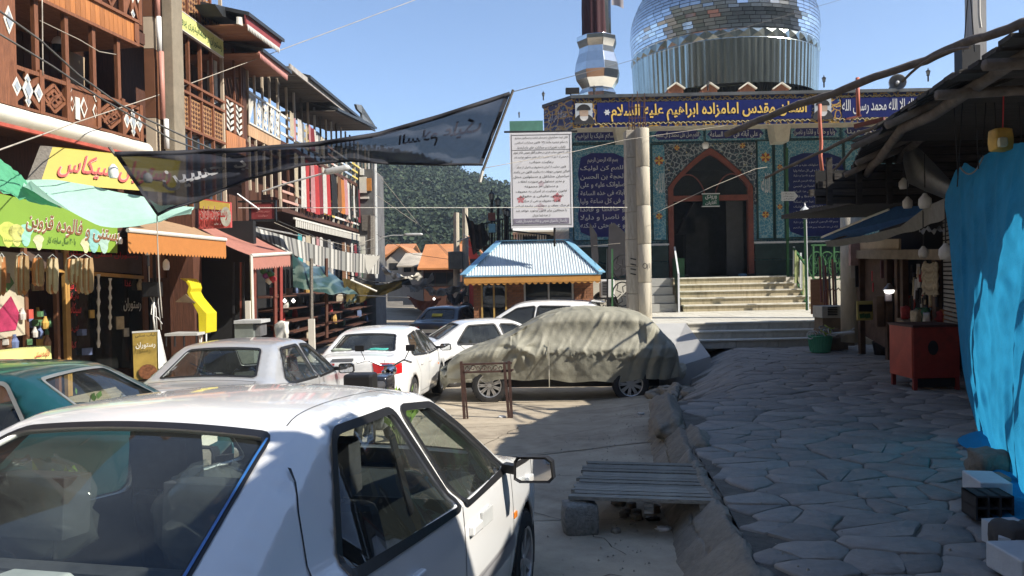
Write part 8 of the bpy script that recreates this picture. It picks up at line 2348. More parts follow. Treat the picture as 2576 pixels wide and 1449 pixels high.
# terrace, stair and railings left of the shrine with black street lanterns
ter=thing('terrace','stone terrace with iron railings left of the shrine','terrace',tuple(P(1260,640,30)))
q=MB();x0=P(1215,640,30).x;q.bx((x0,30,-1),(P(1440,600,30).x,36,P(1260,618,30).z));q.build('retaining_wall',m_woodd,ter)
tz=P(1260,618,30).z
for i in range(26):
 u=1218+i*6.6;vt_=560-(i*1.2 if i<8 else 0);q=MB();q.tube([P(u,618,30),P(u,vt_+(30 if i>10 else 0),30)],.02,4);q.build('baluster',m_iron,ter)
q=MB();q.tube([P(1214,564,30),P(1278,548,30)],.03,5);q.tube([P(1278,580,30),P(1385,592,30)],.03,5);q.build('handrail',m_iron,ter)
for u,vt_,vb,lab in((1237,478,618,'tall black lantern post, left of the pair beside the notice board'),(1253,492,620,'tall black lantern post, right of the pair beside the notice board'),(1277,520,612,'short black lantern post half hidden by the notice board'),(1271,516,615,'short black lantern post just left of the hidden one')):
 b=P(u,vb,29);t=thing('street_lantern',lab,'lamp post',tuple(b));q=MB();tp=P(u,vt_+26,29);q.tube([b,tp],.05,8);q.build('post',m_iron,t);lantern_mb(t,tp.x,tp.y,tp.z,.75)
hung('small_sign','small red box on the left lantern post','sign',1228,535,1246,555,28.8,m_redwood);hung('small_sign','small pale blue sign on the left lantern post','sign',1229,563,1246,585,28.8,M('paleblue_sign',(.2,.42,.5),.5))
drape('black_cloth','black cloth slung between the twin wooden poles and the lantern post',[(1170,535),(1215,560),(1232,600),(1190,640)],29,28.6,M('black_cloth',(.03,.028,.032),.9),seed=9,wr=.1)
# twin wooden poles with transformer clutter
tp_=thing('utility_pole','pair of pale wooden poles joined by steps before the far houses','pole',tuple(P(1155,800,33)))
for u,vt_ in((1148,535),(1170,524)):q=MB();q.tube([P(u+2,800,33),P(u,vt_,33)],[.16,.12],8);q.build('shaft',m_pole2,tp_)
for v in range(640,790,24):q=MB();q.tube([P(1146,v,32.9),P(1174,v-2,32.9)],.03,4);q.build('step_bar',m_steel,tp_)
q=MB();q.box(P(1146,655,32.7),(.6,.4,.75));q.build('metal_box',M('transformer_grey',(.14,.15,.13),.6,var=.3),tp_,bevel=.03)
q=MB();q.tube([P(1150,608,32.7),P(1200,590,32.5)],.03,5);q.tube([P(1165,590,32.7),P(1205,612,32.5)],.02,5);q.build('cross_arm',m_steel,tp_)
# street lamps on long arms
for lab,arm,head,y_,r_ in(('long grey street lamp reaching out in front of the hanging cloths',[(660,482),(720,462),(800,440),(832,431)],(848,427),17.5,1.0),('small street lamp arm before the wooded mountain',[(950,606),(965,596),(990,592),(1025,592)],(1040,590),34,1.1)):
 t=thing('street_lamp',lab,'street lamp',tuple(P(*arm[0],y_)));q=MB();q.tube([P(u,v,y_) for u,v in arm],.022*r_,6);q.build('arm',m_gal,t)
 c=P(*head,y_);q=MB();L_=.26 if r_==1.0 else .36
 rock(q,tuple(c),(L_*2.2,.22,.12),Matrix.Rotation(-.18 if r_==1.0 else 0,3,'Y'),1.0,.0,8);q.build('head',m_gal,t,smooth=True)
# red hanging sign of the row
hs_=thing('hanging_sign','dark red sign in a black frame hanging over the lane','sign',tuple(P(660,530,20)))
q=MB();rect(q,632,512,690,551,20,.08);q.build('panel',M('maroon_panel',(.20,.035,.035),.5,var=.1),hs_)
q=MB();
for a in((598,504,694,508),(690,504,694,556),(626,552,694,556),(626,504,630,556)):rect(q,*a,19.97,.1)
q.build('frame',m_iron,hs_)
for i,s_ in enumerate(('رستوران','سرویس بهداشتی','سوئیت')):txt('lettering',s_,640+5*i,517+11*i,684-5*i,524+11*i,19.99,M('pale_red_script',(.45,.2,.18),.6),hs_,.005)
q=MB();q.tube([P(596,488,19.8),P(652,528,20)],.03,5);q.build('stay',m_steel,hs_)
# poster sign with red script beside orange awning
ps=thing('restaurant_sign','red and yellow printed restaurant sign above the faded red awning','sign',tuple(P(538,560,17)))
q=MB();q.prism([P(500,498,17.2),P(579,509,17.2),P(580,572,17.2),P(500,576,17.2)][::-1],(0,.1,0));q.build('panel',M('sign_red',(.50,.09,.08),.5,var=.2,scale=1),ps)
q=MB();q.prism([P(502,502,17.18),P(577,512,17.18),P(577,530,17.18),P(502,524,17.18)][::-1],(0,.02,0));q.build('yellow_band',M('sign_yellow',(.60,.45,.10),.5,var=.2),ps)
txt('lettering','رستوران ایران',503,518,572,556,17.15,m_whitew,ps,.05);txt('lettering','رستوران ایران',503,518,572,556,17.13,M('red_letter',(.45,.03,.03),.5),ps,.012)
txt('lettering','کباب و چلو',540,560,576,566,17.15,m_whitew,ps,.0)
q=MB();c=P(568,545,17.12);q.poly([c+Vector((.12*cos(a),0,.22*sin(a))) for a in np.linspace(0,2*pi,14)[:-1]]);q.build('printed_plate',M('plate_print',(.5,.5,.42),.5,var=.4,scale=10),ps)
# glazed lower windows & shutters between the sign and the lane shops
dk=thing('restaurant','dark timber restaurant entrance behind the yellow barbecue hood','shop',tuple(P(500,800,18)))
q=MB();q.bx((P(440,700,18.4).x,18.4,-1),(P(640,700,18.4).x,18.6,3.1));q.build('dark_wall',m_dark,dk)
q=MB();q.prism([P(434,600,18),P(500,560,18),P(502,690,18),P(434,690,18)][::-1],(0,.1,0));q.build('timber_panel',M('copper_timber',(.16,.065,.035),.5,var=.3),dk)
q=MB();q.prism([P(434,545,17.7),P(498,505,17.7),P(498,575,17.7),P(434,545,17.7)][:3]+[P(450,545,17.7)],(0,.1,0));
q=MB();q.bar(P(452,683,17.9),P(502,681,17.9),.05,.03);q.bar(P(502,681,17.9),P(503,745,17.9),.05,.03);q.build('metal_frame',m_gal,dk)
for u in(587,606,612):q=MB();q.tube([P(u,850,17.8),P(u,660,17.8)],.03,5);q.build('pipe',m_redwood if u==606 else m_iron,dk)
q=MB();rect(q,617,757,629,822,17.6,.1);q.build('white_panel',m_whitew,dk)
# yellow barbecue hood
yb=thing('barbecue_hood','bright yellow swan-necked barbecue hood standing before the restaurant','barbecue',tuple(P(510,850,16)))
m_yel=M('bright_yellow_enamel',(.62,.52,.02),.4,var=.08)
pr_=[(452,700),(468,702),(478,712),(482,726),(479,735),(487,750),(512,780),(520,788),(520,838),(500,838),(498,790),(474,745),(470,736),(474,720),(466,708)]
q=MB();q.prism([P(u,v,16) for u,v in pr_][::-1],(0,.55,0));q.build('hood',m_yel,yb,bevel=.01)
for(u0,v0,u1,v1) in((502,838,503,862),(508,838,506,862),(519,838,519,862)):q=MB();q.tube([P(u0,v0,16.05),P(u1,v1,16.05)],.018,5);q.build('leg',m_white_paint,yb)
q=MB();q.prism([P(440,760,15.95),P(466,740,15.95),P(490,762,15.95)][::-1],(0,.5,0));q.build('smoke_hood',M('brown_hood',(.14,.10,.06),.5,var=.3),yb)
tb_=thing('low_table','low table with white edging beside the barbecue hood','table',tuple(P(460,860,15.6)))
q=MB();a,b=P(414,842,15.6),P(496,840,15.6);q.bx((a.x,15.6,a.z-.03),(b.x,16.3,a.z+.02));q.build('table_top',m_gal,tb_)
for u in(418,440,463,494):q=MB();q.tube([P(u,843,15.62),P(u,872,15.62)],.018,5);q.build('leg',m_iron,tb_)
# metal cabinet with boxes
mc=thing('metal_cabinet','grey glazed metal cabinet by the white awning post','cabinet',tuple(P(620,850,15.2)))
q=MB();x0,x1,z0,z1=rect(q,590,815,637,850,15.2,.5);q.bx((x0,15.2,-.7),(x1,15.7,z0));q.build('box',M('greenish_metal',(.24,.27,.25),.4,.3,var=.2),mc)
q=MB();rect(q,588,806,656,814,15.15,.6);q.build('top',m_gal,mc);q=MB();rect(q,638,818,655,846,15.3,.4);q.build('side_box',m_steel,mc)
q=MB();rock(q,tuple(P(709,832,13.2)),(.2,.15,.3),Matrix.Identity(3),2,.15,5);tag(q.build('plastic_bag',m_whitew,None,smooth=True),'white carrier bag on top of the silver car roof line by the shop','bag')
# A-frame menu board
af=thing('menu_board','yellow brown restaurant menu board on a white folding stand','sign',tuple(P(368,955,13.4)))
tl,tr,br,bl=P(333,836,13.5),P(399,832,13.5),P(402,950,13.1),P(337,957,13.1)
q=MB();q.prism([tl,bl,br,tr],(0,.03,0));q.build('panel',M('menu_print',(.32,.22,.05),.5,var=.35,scale=2.5),af)
e=(tr-tl).normalized();up__=(tl-bl).normalized();nv=e.cross(up__);nv=nv if nv.y<0 else-nv
for s_,v,w_,h_,mt in(('رستوران',858+12,.34,.13,m_whitew),('سیکاس',900,.30,.15,M('red_script',(.40,.03,.02),.5)),('کباب سنتی',845,.36,.08,m_iron)):
 c=P(368,v,13.32);text_mb(s_,w_,h_,c,e,up__,nv,ext=.03,bold=.015).build('lettering',mt,af)
q=MB();c=P(372,935,13.12);q.poly([c+e*.16*cos(a)+up__*.14*sin(a) for a in np.linspace(0,2*pi,16)[:-1]]);q.build('printed_dish',M('dish_print',(.18,.07,.03),.5,var=.6,scale=22),af)
q=MB();q.bar(tl,tr,.03,.03);q.bar(tr,br,.03,.03);q.bar(tr,P(418,915,14.0),.03,.03);q.prism([P(400,834,13.5),P(417,915,14.0),P(402,945,13.3)],(.01,0,0));q.build('stand',m_white_paint,af)
# wires and white wrapped pole in front of the shop
pc=thing('cable_post','thin post wrapped in white cables in front of the restaurant','post',tuple(P(392,830,15.4)))
q=MB();q.tube([P(391,835,15.4),P(388,640,15.4)],.035,6);q.build('post',m_iron,pc)
for i,pts in enumerate(([(375,670),(376,740),(392,775),(395,832)],[(400,590),(402,700),(398,760),(406,830)],[(384,760),(380,790),(398,800),(408,815)],[(388,740),(386,800),(390,832)])):
 q=MB();q.tube([P(u,v,15.3) for u,v in pts],.018 if i==3 else .010,5);q.build('cable',m_white_paint if i!=1 else m_gal,pc,smooth=True)
q=MB();q.box(P(383,728,15.3),(.34,.2,.30));q.build('meter_box',m_iron,pc,bevel=.02)
for i,(u,v,w_,h_,lab) in enumerate(((371,634,.09,.12,'white lamp at the left under the orange valance'),(303,606,.07,.12,'white lamp hanging left of the orange awning'),(418,667,.12,.20,'white electric meter card right of the cable post'),(164,624,.12,.06,'white lamp under the left of the lime sign'),(285,432,.14,.20,'white lamp hanging before the yellow sign'),(372,448,.13,.14,'white lamp seen through the black banner'),(174,769,.16,.16,'white lamp inside the glazed shop window'))):
 yy=[14.8,14.6,15.3,14.5,12.2,12.2,15.6][i];q=MB();c=P(u,v,yy);q.lathe([(w_*.4,-h_*.5),(w_*.55,-h_*.2),(w_*.5,h_*.3),(w_*.15,h_*.6)],12,tuple(c));tag(q.build('globe_lamp',m_white_paint,None,smooth=True),lab,'lamp')
# bundles of hanging dried goods
for i,(u,w_,v0,v1) in enumerate(((4,12,645,745),(56,26,642,744),(96,20,648,722),(132,22,648,742),(184,30,650,720),(214,34,648,742))):
 t=thing('bark_bundle',['bundle of pale brown strips hanging at the far left edge','wide bundle of brown strips hanging second from the left','short pointed bundle of strips hanging third from the left','narrow bundle of strips hanging fourth from the left','dusky bundle of strips hanging fifth from the left','widest bundle of strips hanging at the right of the row'][i],'hanging goods',tuple(P(u,v0,12.9)),group='bundles hanging under the lime sign')
 n_=max(3,w_//4)
 for k_ in range(n_):
  uu_=u-w_/2+w_*(k_+.5)/n_;ve=v1-R(0,14)*(1 if k_%2 else .3)
  q=MB();a,b=P(uu_,v0+R(0,4),12.9+R(-.03,.03)),P(uu_+R(-1,1),ve,12.9)
  q.tube([a,a.lerp(b,.3),a.lerp(b,.9),b],[.030,.048,.044,.010],5);q.build('strip',[M('strip_brown',(.36,.23,.11),.7,var=.3),M('strip_pale',(.52,.42,.26),.7,var=.3),m_orange_w][(k_+i)%3],t)
 q=MB();q.tube([P(u-w_/2,v0+2,12.88),P(u,v0-8,12.9),P(u+w_/2,v0+2,12.88)],.008,4);q.build('tie',m_gal,t)
# overhead wires
m_wire=M('wire',(.10,.095,.09),.7)
m_wirep=M('pale_wire',(.40,.36,.30),.7)
for i,(pts,r_,mt,lab,ys) in enumerate((
([(-20,384),(180,312),(420,232),(700,128),(1060,-6)],.011,m_wirep,'long pale wire rising from the left edge across the timber houses to the sky',(9,26)),
([(-20,14),(100,100),(200,190),(300,262),(370,300),(560,388)],.016,m_wire,'upper of two twisted cables before the carved balcony',(9.5,13)),
([(-20,74),(130,165),(250,245),(330,292),(430,350),(520,384)],.014,m_wire,'lower of two twisted cables before the carved balcony',(9.5,13)),
([(106,-5),(107,100),(108,190)],.010,m_wirep,'short wire hanging down in front of the balcony post',(12,12)),
([(100,52),(200,100),(250,130),(292,137)],.008,m_wirep,'thin sagging lamp wire inside the carved balcony',(13.6,14.4)),
([(1290,231),(1560,160),(2140,-8)],.006,m_wire,'thin wire running from the banner staff up past the dome',(11.5,30)),
([(1212,424),(1450,380),(1570,352),(1825,316)],.005,m_wirep,'thin pale wire from the banner staff to the shrine soffit',(11.5,22)),
([(1640,540),(1790,470),(1900,425),(1930,420)],.006,m_wirep,'pale wire crossing in front of the arch fanlight',(19,21)),
([(945,430),(1050,560),(1140,650),(1206,698)],.012,m_wirep,'pale wire slanting from the thin pole down to the far roofs',(35,40)),
([(945,490),(1060,570),(1180,700)],.012,m_wirep,'second slanting wire below it over the forest',(35,40)),
([(948,590),(1040,640),(1150,655)],.010,m_wire,'dark wire from the thin pole to the wooden poles',(35,33)),
([(940,600),(880,620),(760,590),(690,560)],.009,m_wirep,'sagging wire bundle along the lower balcony, upper strand',(34,22)),
([(942,622),(880,636),(780,590),(700,556)],.009,m_wire,'sagging wire bundle along the lower balcony, lower strand',(34,22)),
([(1175,620),(1250,640),(1420,625),(1560,612)],.008,m_wirep,'pale wire running above the kiosk roof to the fence',(30,22)),
([(395,541),(396,600),(400,700),(408,800)],.008,m_wirep,'thin string trailing from the lower corner of the black banner',(9.9,9.9)))):
 n_=len(pts);P3=[P(u,v,ys[0]+(ys[1]-ys[0])*k_/(n_-1)) for k_,(u,v) in enumerate(pts)]
 fine=[]
 for k_ in range(n_-1):
  for j in range(4):fine.append(P3[k_].lerp(P3[k_+1],j/4))
 fine.append(P3[-1]);q=MB();q.tube(fine,r_,4);tag(q.build('wire',mt,None,smooth=True),lab,'wire')
# ------------------------------------------------------------------ iron stand, plank bridge, block
isd=thing('iron_stand','rusty brown iron sign stand with scrollwork between its top rails','stand',tuple(G(1225,1041,-.55)))
gy=12.3
m_ir=M('brown_iron',(.075,.040,.032),.6,.2,var=.4,scale=10)
zg_=zroad(-.3,gy)+.01
def IP(u,v):return P(u,v,gy)
for(u0,u1,vt_) in((1168,1160,909),(1280,1268,912),(1287,1280,908)):
 q=MB();a=IP(u0,1038);a.z=zg_;q.bar(a,IP(u1,vt_),.045,.045);q.build('leg',m_ir,isd)
a=IP(1176,1040);a.z=zg_;q=MB();q.bar(a,IP(1165,920),.03,.03);q.build('leg',m_ir,isd)
for v in(916,936):q=MB();q.bar(IP(1158,v+1),IP(1288,v-3),.03,.03);q.build('rail',m_ir,isd)
q=MB();q.bar(IP(1262,934),IP(1292,930),.03,.03);q.build('bracket',m_ir,isd)
for i in range(7):
 c=IP(1176+i*14,926);q=MB();sg_=1 if i%2 else-1
 q.tube([c+Vector((.045*cos(a)*(1-a/9),0,sg_*.05*sin(a)*(1-a/9))) for a in np.linspace(0,7,18)],.007,4);q.build('scroll',m_ir,isd)
pb=thing('plank_bridge','weathered grey plank bridge laid from the road over the gutter to the path','bridge',(1.1,6.4,0))
m_plank=M('weathered_plank',(.29,.275,.235),.9,var=.35,scale=7,stretch=(.5,6,6),bump=.8,bscale=20,rnd=.22)
NL,NR,FL,FR=P(1437,1248,5.95),P(1800,1260,5.62),P(1478,1160,7.05),P(1768,1168,6.72)
NP_=13
for i in range(NP_):
 t0,t1=i/NP_,(i+1)/NP_-R(.006,.018)
 a,b,c,d=NL.lerp(FL,t0),NR.lerp(FR,t0),NR.lerp(FR,t1),NL.lerp(FL,t1)
 e=(b-a).normalized();a=a+e*R(-.03,.02);d=d+e*R(-.03,.02);b=b+e*R(-.03,.04);c=c+e*R(-.03,.04);dz=Vector((0,0,R(-.006,.006)))
 a,b,c,d=a+dz,b+dz,c+dz,d+dz;q=MB();q.hexa([a-Vector((0,0,.028)),b-Vector((0,0,.028)),c-Vector((0,0,.028)),d-Vector((0,0,.028)),a,b,c,d]);q.build('plank',m_plank,pb)
for t in(.04,.55,.93):
 a,b=NL.lerp(NR,t),FL.lerp(FR,t);q=MB();q.bar(a-Vector((0,0,.075)),b-Vector((0,0,.075)),.07,.08);q.build('bearer',m_plank,pb)
q=MB();a=NL+Vector((.02,.06,-.03));q.bx((a.x,a.y,zroad(a.x,a.y)+.22),(a.x+.13,a.y+.25,a.z));q.build('support_block',m_plank,pb)
c=G(1462,1345,-.33);q=MB();rock(q,(c.x,c.y+.12,zroad(c.x,c.y)+.115),(.27,.24,.25),Matrix.Rotation(.1,3,'Z'),1.5,.02,8)
tag(q.build('concrete_block',M('grainy_concrete',(.27,.26,.23),.95,var=.35,scale=30,bump=1,bscale=60),None,smooth=True),'rough rounded concrete block propping the near left corner of the planks','block')
for i in range(9):
 x,y_=R(.75,1.25),R(5.9,6.8);q=MB();s_=R(.05,.13);rock(q,(x,y_,zroad(x,y_)+s_*.35),(s_,s_*.9,s_*.7),Matrix.Rotation(R(0,3),3,'Z'),i*4.0,.1,4);tag(q.build('stone',m_rock,None,smooth=True),'loose stone lying in the shadow under the plank bridge','stone','loose stones under the plank bridge')
# ------------------------------------------------------------------ the parked cars
paint_w=M('white_car_paint',(0.74,0.745,0.74),0.26,var=0.02,coat=0.9,scale=2,dirt=((.56,.53,.47),2,.25))
paint_s=M('silver_car_paint',(0.47,0.48,0.49),0.30,0.35,var=0.05,coat=0.7,dirt=((.36,.34,.3),2,.4))
paint_t=M('teal_car_paint',(0.008,0.062,0.072),0.28,0.15,var=0.1,coat=0.8)
paint_d=M('dark_blue_paint',(0.02,0.035,0.06),0.3,.2,var=0.1,coat=0.8)
grey_trim=M('grey_trim',(.10,.10,.105),.5,var=.1)
PNEAR=P405[:5]+[(-2.10,.945),(-1.84,.955),(-1.45,1.14)]+P405[8:]
near,nS=saloon('parked_car','nearest white saloon parked at the front with plastic-wrapped headrests','car',(-1.06,3.47,-.27),.212,.088,paint_w,prof=PNEAR,strip_mat=M('moulding_grey',(.25,.25,.26),.5,var=.1),fine=.6,wins=dict(side=[[(-1.15,.955),(-.86,1.325),(-.30,1.352),(-.07,.935)],[(.02,.93),(-.20,1.352),(.20,1.335),(.50,1.195),(.90,.955)]],rear=(-1.74,-1.04,.885),front=(.36,1.00,.84)))
# blue reflective film edge of the rear window, plastic covers, speakers on the parcel shelf
m_film=glass_mat('clear_plastic_wrap',(.86,.90,.90),.20,.12)
for sy,lab in((.33,0),(-.33,1)):
 q=MB();q.box((-1.10,sy,1.10),(.12,.30,.20));q.tube([(-1.1,sy-.07,.92),(-1.1,sy-.07,1.05)],.008);hr=q.build('headrest',m_seat,near,world=False,bevel=.05)
 q=MB();c=Vector((-1.10,sy,1.08))
 q.grid(lambda a,b:c+Vector((.105*cos(2*pi*a)*sin(pi*(.08+.84*b)),.20*sin(2*pi*a)*sin(pi*(.08+.84*b))*(1+.2*b),.17*cos(pi*(.04+.92*b))))+Vector((mnoise.noise(Vector((a*8,b*8,sy*9))),mnoise.noise(Vector((a*9,b*7,sy*3+4))),mnoise.noise(Vector((a*12,b*5,7)))))*.035,28,14)
 q.v=[tuple(WM[hr].inverted()@(wmat(near)@Vector(p))) for p in q.v];q.build('plastic_cover',m_film,hr,world=False,smooth=True)
q=MB();q.hexa([(-1.60,.26,.93),(-1.60,.52,.93),(-1.36,.52,.93),(-1.36,.26,.93),(-1.56,.27,1.04),(-1.56,.51,1.04),(-1.38,.51,1.04),(-1.38,.27,1.04)]);q.build('speaker_box',m_black,near,world=False,bevel=.01)
q=MB();q.hexa([(-1.58,-.02,.928),(-1.58,.22,.928),(-1.30,.22,.928),(-1.30,-.02,.928),(-1.56,.0,.96),(-1.56,.2,.96),(-1.32,.2,.96),(-1.32,.0,.96)]);q.build('shelf_box',m_gal,near,world=False,bevel=.008)
q=MB();ribbon(q,nS.topp,[(nS.s_of(-1.72),-.885),(nS.s_of(-1.06),-.858)],.014,.006,False);q.build('blue_film_edge',M('blue_edge',(.03,.14,.40),.2,coat=1),near,world=False)
q=MB();sf_=lambda x,z,o:nS.side(x,z,-1,o)
ribbon(q,sf_,[(-1.17,1.26),(-1.24,1.15),(-1.32,.97),(-1.36,.75),(-1.37,.5)],.007,.002,False)
ribbon(q,nS.topp,[(nS.s_of(-.97),-.91),(nS.s_of(-.5),-.88),(nS.s_of(.2),-.86),(nS.s_of(.36),-.87)],.008,.0015,False)
q.build('panel_seam',m_black,near,world=False)
q=MB();q.box((-1.0,-.86,.60),(.16,.02,.14)) if False else q.box((.35,-(nS.W(.35,.80)+.006),.80),(.20,.012,.075));q.build('handle_recess',m_gal,near,world=False,bevel=.004)
q=MB();q.bar((-.20,-.66,.92),(-.28,-.60,1.25),.05,.01);q.bar((-.20,.66,.92),(-.28,.60,1.25),.05,.01);q.build('seat_belt',m_black,near,world=False)
silver,sS=saloon('parked_car','silver grey saloon parked behind the nearest white car','car',(-3.40,10.15,-.535),.035,.04,paint_s,strip_mat=grey_trim)
q=MB();pt=lambda v,z,o=.012:sS.topp(sS.s_of_z(z),v,o)
for(s_,y0_) in(('405 GLX',-.55),('PERSIA',.60)):
 a=pt(y0_/.8,.86);m=text_mb(s_,.26,.045,a,(0,-1,0),(0,0,1),(-1,0,0),fa=False,bold=.02,ext=.006);m.build('badge',m_iron,silver,world=False)
q=MB();ribbon(q,sS.topp,[(sS.s_of(-1.50),-.1),(sS.s_of(-1.30),.45)],.014,.02,False);q.build('rear_wiper',m_black,silver,world=False)
q=MB();q.box((.55,-.30,1.05),(.02,.14,.22),Matrix.Rotation(-.4,3,'Y'));q.build('windscreen_card',M('red_letter',(.45,.03,.03),.5),silver,world=False)
q=MB();q.tube([(.1,-.35,1.42),(-.9,-.95,1.05),(-1.4,-1.3,.95)],.006,4);
teal,tS=saloon('parked_car','dark teal saloon parked side on at the left edge','car',(-4.9,6.82,-.46),-pi/2+.05,0,paint_t,strip_mat=grey_trim,trim_mat=M('grey_seal',(.16,.17,.17),.5))
P206=[(-1.98,.22),(-2.08,.34),(-2.10,.56),(-2.03,.68),(-2.04,.95),(-1.98,1.01),(-1.62,1.03),(-1.32,1.20),(-1.0,1.36),(-.75,1.41),(-.3,1.445),(.05,1.44),(.35,1.38),(.80,1.16),(1.16,1.0),(1.3,.95),(1.7,.84),(1.95,.72),(2.06,.55),(2.05,.34),(1.98,.22)]
W206=dict(side=[[(-1.10,1.0),(-.86,1.30),(-.30,1.36),(-.12,.95)],[(-.03,.945),(-.18,1.365),(.20,1.335),(.58,1.17),(.98,.96)]],rear=(-1.53,-1.05,.84),front=(.45,1.10,.84))
c206,S206=saloon('parked_car','white small saloon with big red tail lamp parked in front of the silver car','car',(-2.42,14.65,-.70),.10,.02,paint_w,prof=P206,wins=W206,belt=.96,wb=(-1.18,1.26),wmax=.84,x0=-2.10,x1=2.06,tails=(.74,.93,.52,.99,-1.86),glass=glass_mat('smoked_glass',(.30,.33,.33),.14),strip=False,tumble=.42)
for i,(y_,col) in enumerate(((-.25,M('turquoise_cushion',(.06,.40,.34),.8,var=.3,scale=14)),(.38,M('pale_cushion',(.40,.45,.36),.8,var=.4,scale=14)))):
 q=MB();rock(q,(-1.48,y_,1.06),(.14,.36,.15),Matrix.Identity(3),2.0+i,.06,7);q.build('cushion',col,c206,world=False,smooth=True)
q=MB();ribbon(q,S206.topp,[(S206.s_of_z(.95)+.02,.0),(S206.s_of_z(.95)+.02,.62)],.03,.012,False);q.build('spoiler_slot',grey_trim,c206,world=False)
sam,SS=saloon('parked_car','white saloon parked crosswise behind the covered car','car',(-.38,18.0,-.76),1.25,0,paint_w,glass=m_glass_dark,strip=False)
PSUV=[(-2.1,.30),(-2.22,.42),(-2.22,.66),(-2.14,.98),(-2.02,1.12),(-1.86,1.34),(-1.68,1.62),(-1.60,1.675),(-1.2,1.70),(-.5,1.72),(.1,1.70),(.42,1.63),(.9,1.34),(1.22,1.13),(1.4,1.08),(1.9,1.0),(2.12,.88),(2.22,.66),(2.2,.4),(2.1,.28)]
WSUV=dict(side=[[(-1.78,1.16),(-1.55,1.50),(-1.12,1.56),(-1.08,1.10)],[(-1.0,1.09),(-1.02,1.57),(-.20,1.60),(-.08,1.06)],[(.0,1.05),(-.10,1.60),(.36,1.55),(.72,1.34),(1.02,1.08)]],rear=(-2.0,-1.74,.78),front=(.50,1.18,.84))
suv,SV=saloon('parked_car','white sport utility car with roof spoiler parked before the kiosk','car',(.52,20.55,-.74),-pi/2+.06,0,paint_w,prof=PSUV,wins=WSUV,belt=1.09,wb=(-1.33,1.33),wmax=.92,rt=.35,x0=-2.22,x1=2.22,glass=m_glass_dark,strip=False,tails=(1.0,1.2,.7,.98,-2.0),tumble=.36)
q=MB();q.hexa([(-1.9,-.62,1.66),(-1.9,.62,1.66),(-1.55,.64,1.69),(-1.55,-.64,1.69),(-1.92,-.62,1.70),(-1.92,.62,1.70),(-1.55,.64,1.735),(-1.55,-.64,1.735)]);q.build('roof_spoiler',paint_w,suv,world=False,bevel=.015)
dk_,DS=saloon('parked_car','dark blue saloon with a yellow window sticker at the mouth of the market lane','car',(-2.0,25.6,-.70),.25,0,paint_d,glass=m_glass_dark,strip=False)
q=MB();a=DS.topp((DS.s_of(-1.35)),.05,.01);q.box(a,(.02,.34,.12),Matrix.Rotation(.9,3,'Y'));q.build('window_sticker',M('sticker_yellow',(.55,.45,.03),.5),dk_,world=False)
# ------------------------------------------------------------------ covered car
cv=thing('covered_car','car under a wrinkled grey green cover, only its alloy wheels showing','car',(.92,15.15,-.72),pi-.07)
CP=[(-2.16,.62),(-2.20,.95),(-2.02,1.10),(-1.78,1.42),(-1.45,1.60),(-1.0,1.665),(-.4,1.69),(.05,1.64),(.45,1.50),(.95,1.22),(1.35,1.04),(1.75,.93),(2.05,.80),(2.18,.62)]
CS=CarShape([(-2.2,.2),(-2.26,.5)]+CP[1:-1]+[(2.2,.6),(2.18,.2)],1.0,.93,x0=-2.26,x1=2.2,tumble=.34,rtop=.16,taper=.16)
m_cover=M('grey_green_cover',(.26,.25,.195),.62,var=.14,scale=5,bump=.25,bscale=40,dirt=((.30,.29,.25),1.5,.3))
NXc,NTc=300,150
def cover(a,b):
 x=-2.30+4.54*a
 xe=max(-2.24,min(2.18,x));zt=CS.top(xe)
 hem=.41+.03*sin(x*2.1)+.02*sin(x*7.3)
 if x>1.7:hem-=.08*(x-1.7)
 ss=abs(2*b-1)
 sg_=1 if b>.5 else-1
 roofk=.42
 if ss<roofk:
  q_=ss/roofk;y_=q_*CS.W(xe,zt-.02);z=zt+.05-.05*q_**3
  sidek=0
 else:
  q_=(ss-roofk)/(1-roofk);z=zt-.0-(zt-hem)*q_;y_=CS.W(xe,max(.5,z))+.02;sidek=q_
  if z<1.0:y_=max(y_,CS.W(xe,1.0)+.02)-.07*((1.0-z)/.6)**1.3
  if 1.05<z<1.5 and-1.6<x<.9:y_-=.06*sin(pi*(z-1.05)/.45)
 d=math.hypot((x-.78)/.14,(z-1.08)/.10)
 if sidek>0:y_+=.15*math.exp(-d*d)
 v=Vector((x,z,sg_*3.0));f_=0
 if sidek>0:
  rid=lambda q_:(1-min(1,abs(mnoise.noise(q_))*3.2))**2
  upper=sm((z-.70+.10*sin(x*2.3))/.22)
  f_+=.050*rid(Vector((x*2.1+z*1.5,z*.30-x*.25,sg_*2.0)))*upper
  f_+=.016*rid(Vector((x*6.5+z*4.0,z*.5-x*.3,sg_*5.0)))*upper
  band=math.exp(-((z-1.0+.05*sin(x*3)+.10*(x<-.2))/.10)**2)
  f_+=.040*band*(.3+rid(Vector((x*4.5,z*9,3.3))))*(x<.7)
  rr2=math.hypot(x-.78,z-1.08);ang=atan2(z-1.08,.78-x)
  f_+=.022*sin(ang*9)*math.exp(-((rr2-.30)/.18)**2)
  tail=sm((-1.15-x)/.5)
  f_+=tail*.085*(abs(sin(x*11+z*2.6+1.6*mnoise.noise(v*1.4)))**.7-.5)*(1.25-.45*z)
  f_+=.012*sin(x*7+3*mnoise.noise(v))*(1-upper)+.008*mnoise.noise(v*9)
 else:
  f_=.030*(1-min(1,abs(mnoise.noise(Vector((x*2.6+3,b*12,0))))*3))**2+.012*mnoise.noise(Vector((x*5,b*16,2)))
 nose=sm((x-1.5)/.5)
 f_+=nose*.035*sin(z*20+x*9)*(z>.45)
 px=x
 if ss>=roofk:y_+=f_
 else:z+=f_
 e=max(0,(abs(x+.04)-2.16))/.10
 if e>0:z=z-.1*e;y_*=(1-.25*min(1,e))
 return(px,sg_*y_,z)
q=MB();q.grid(cover,NXc,NTc,flip=True)
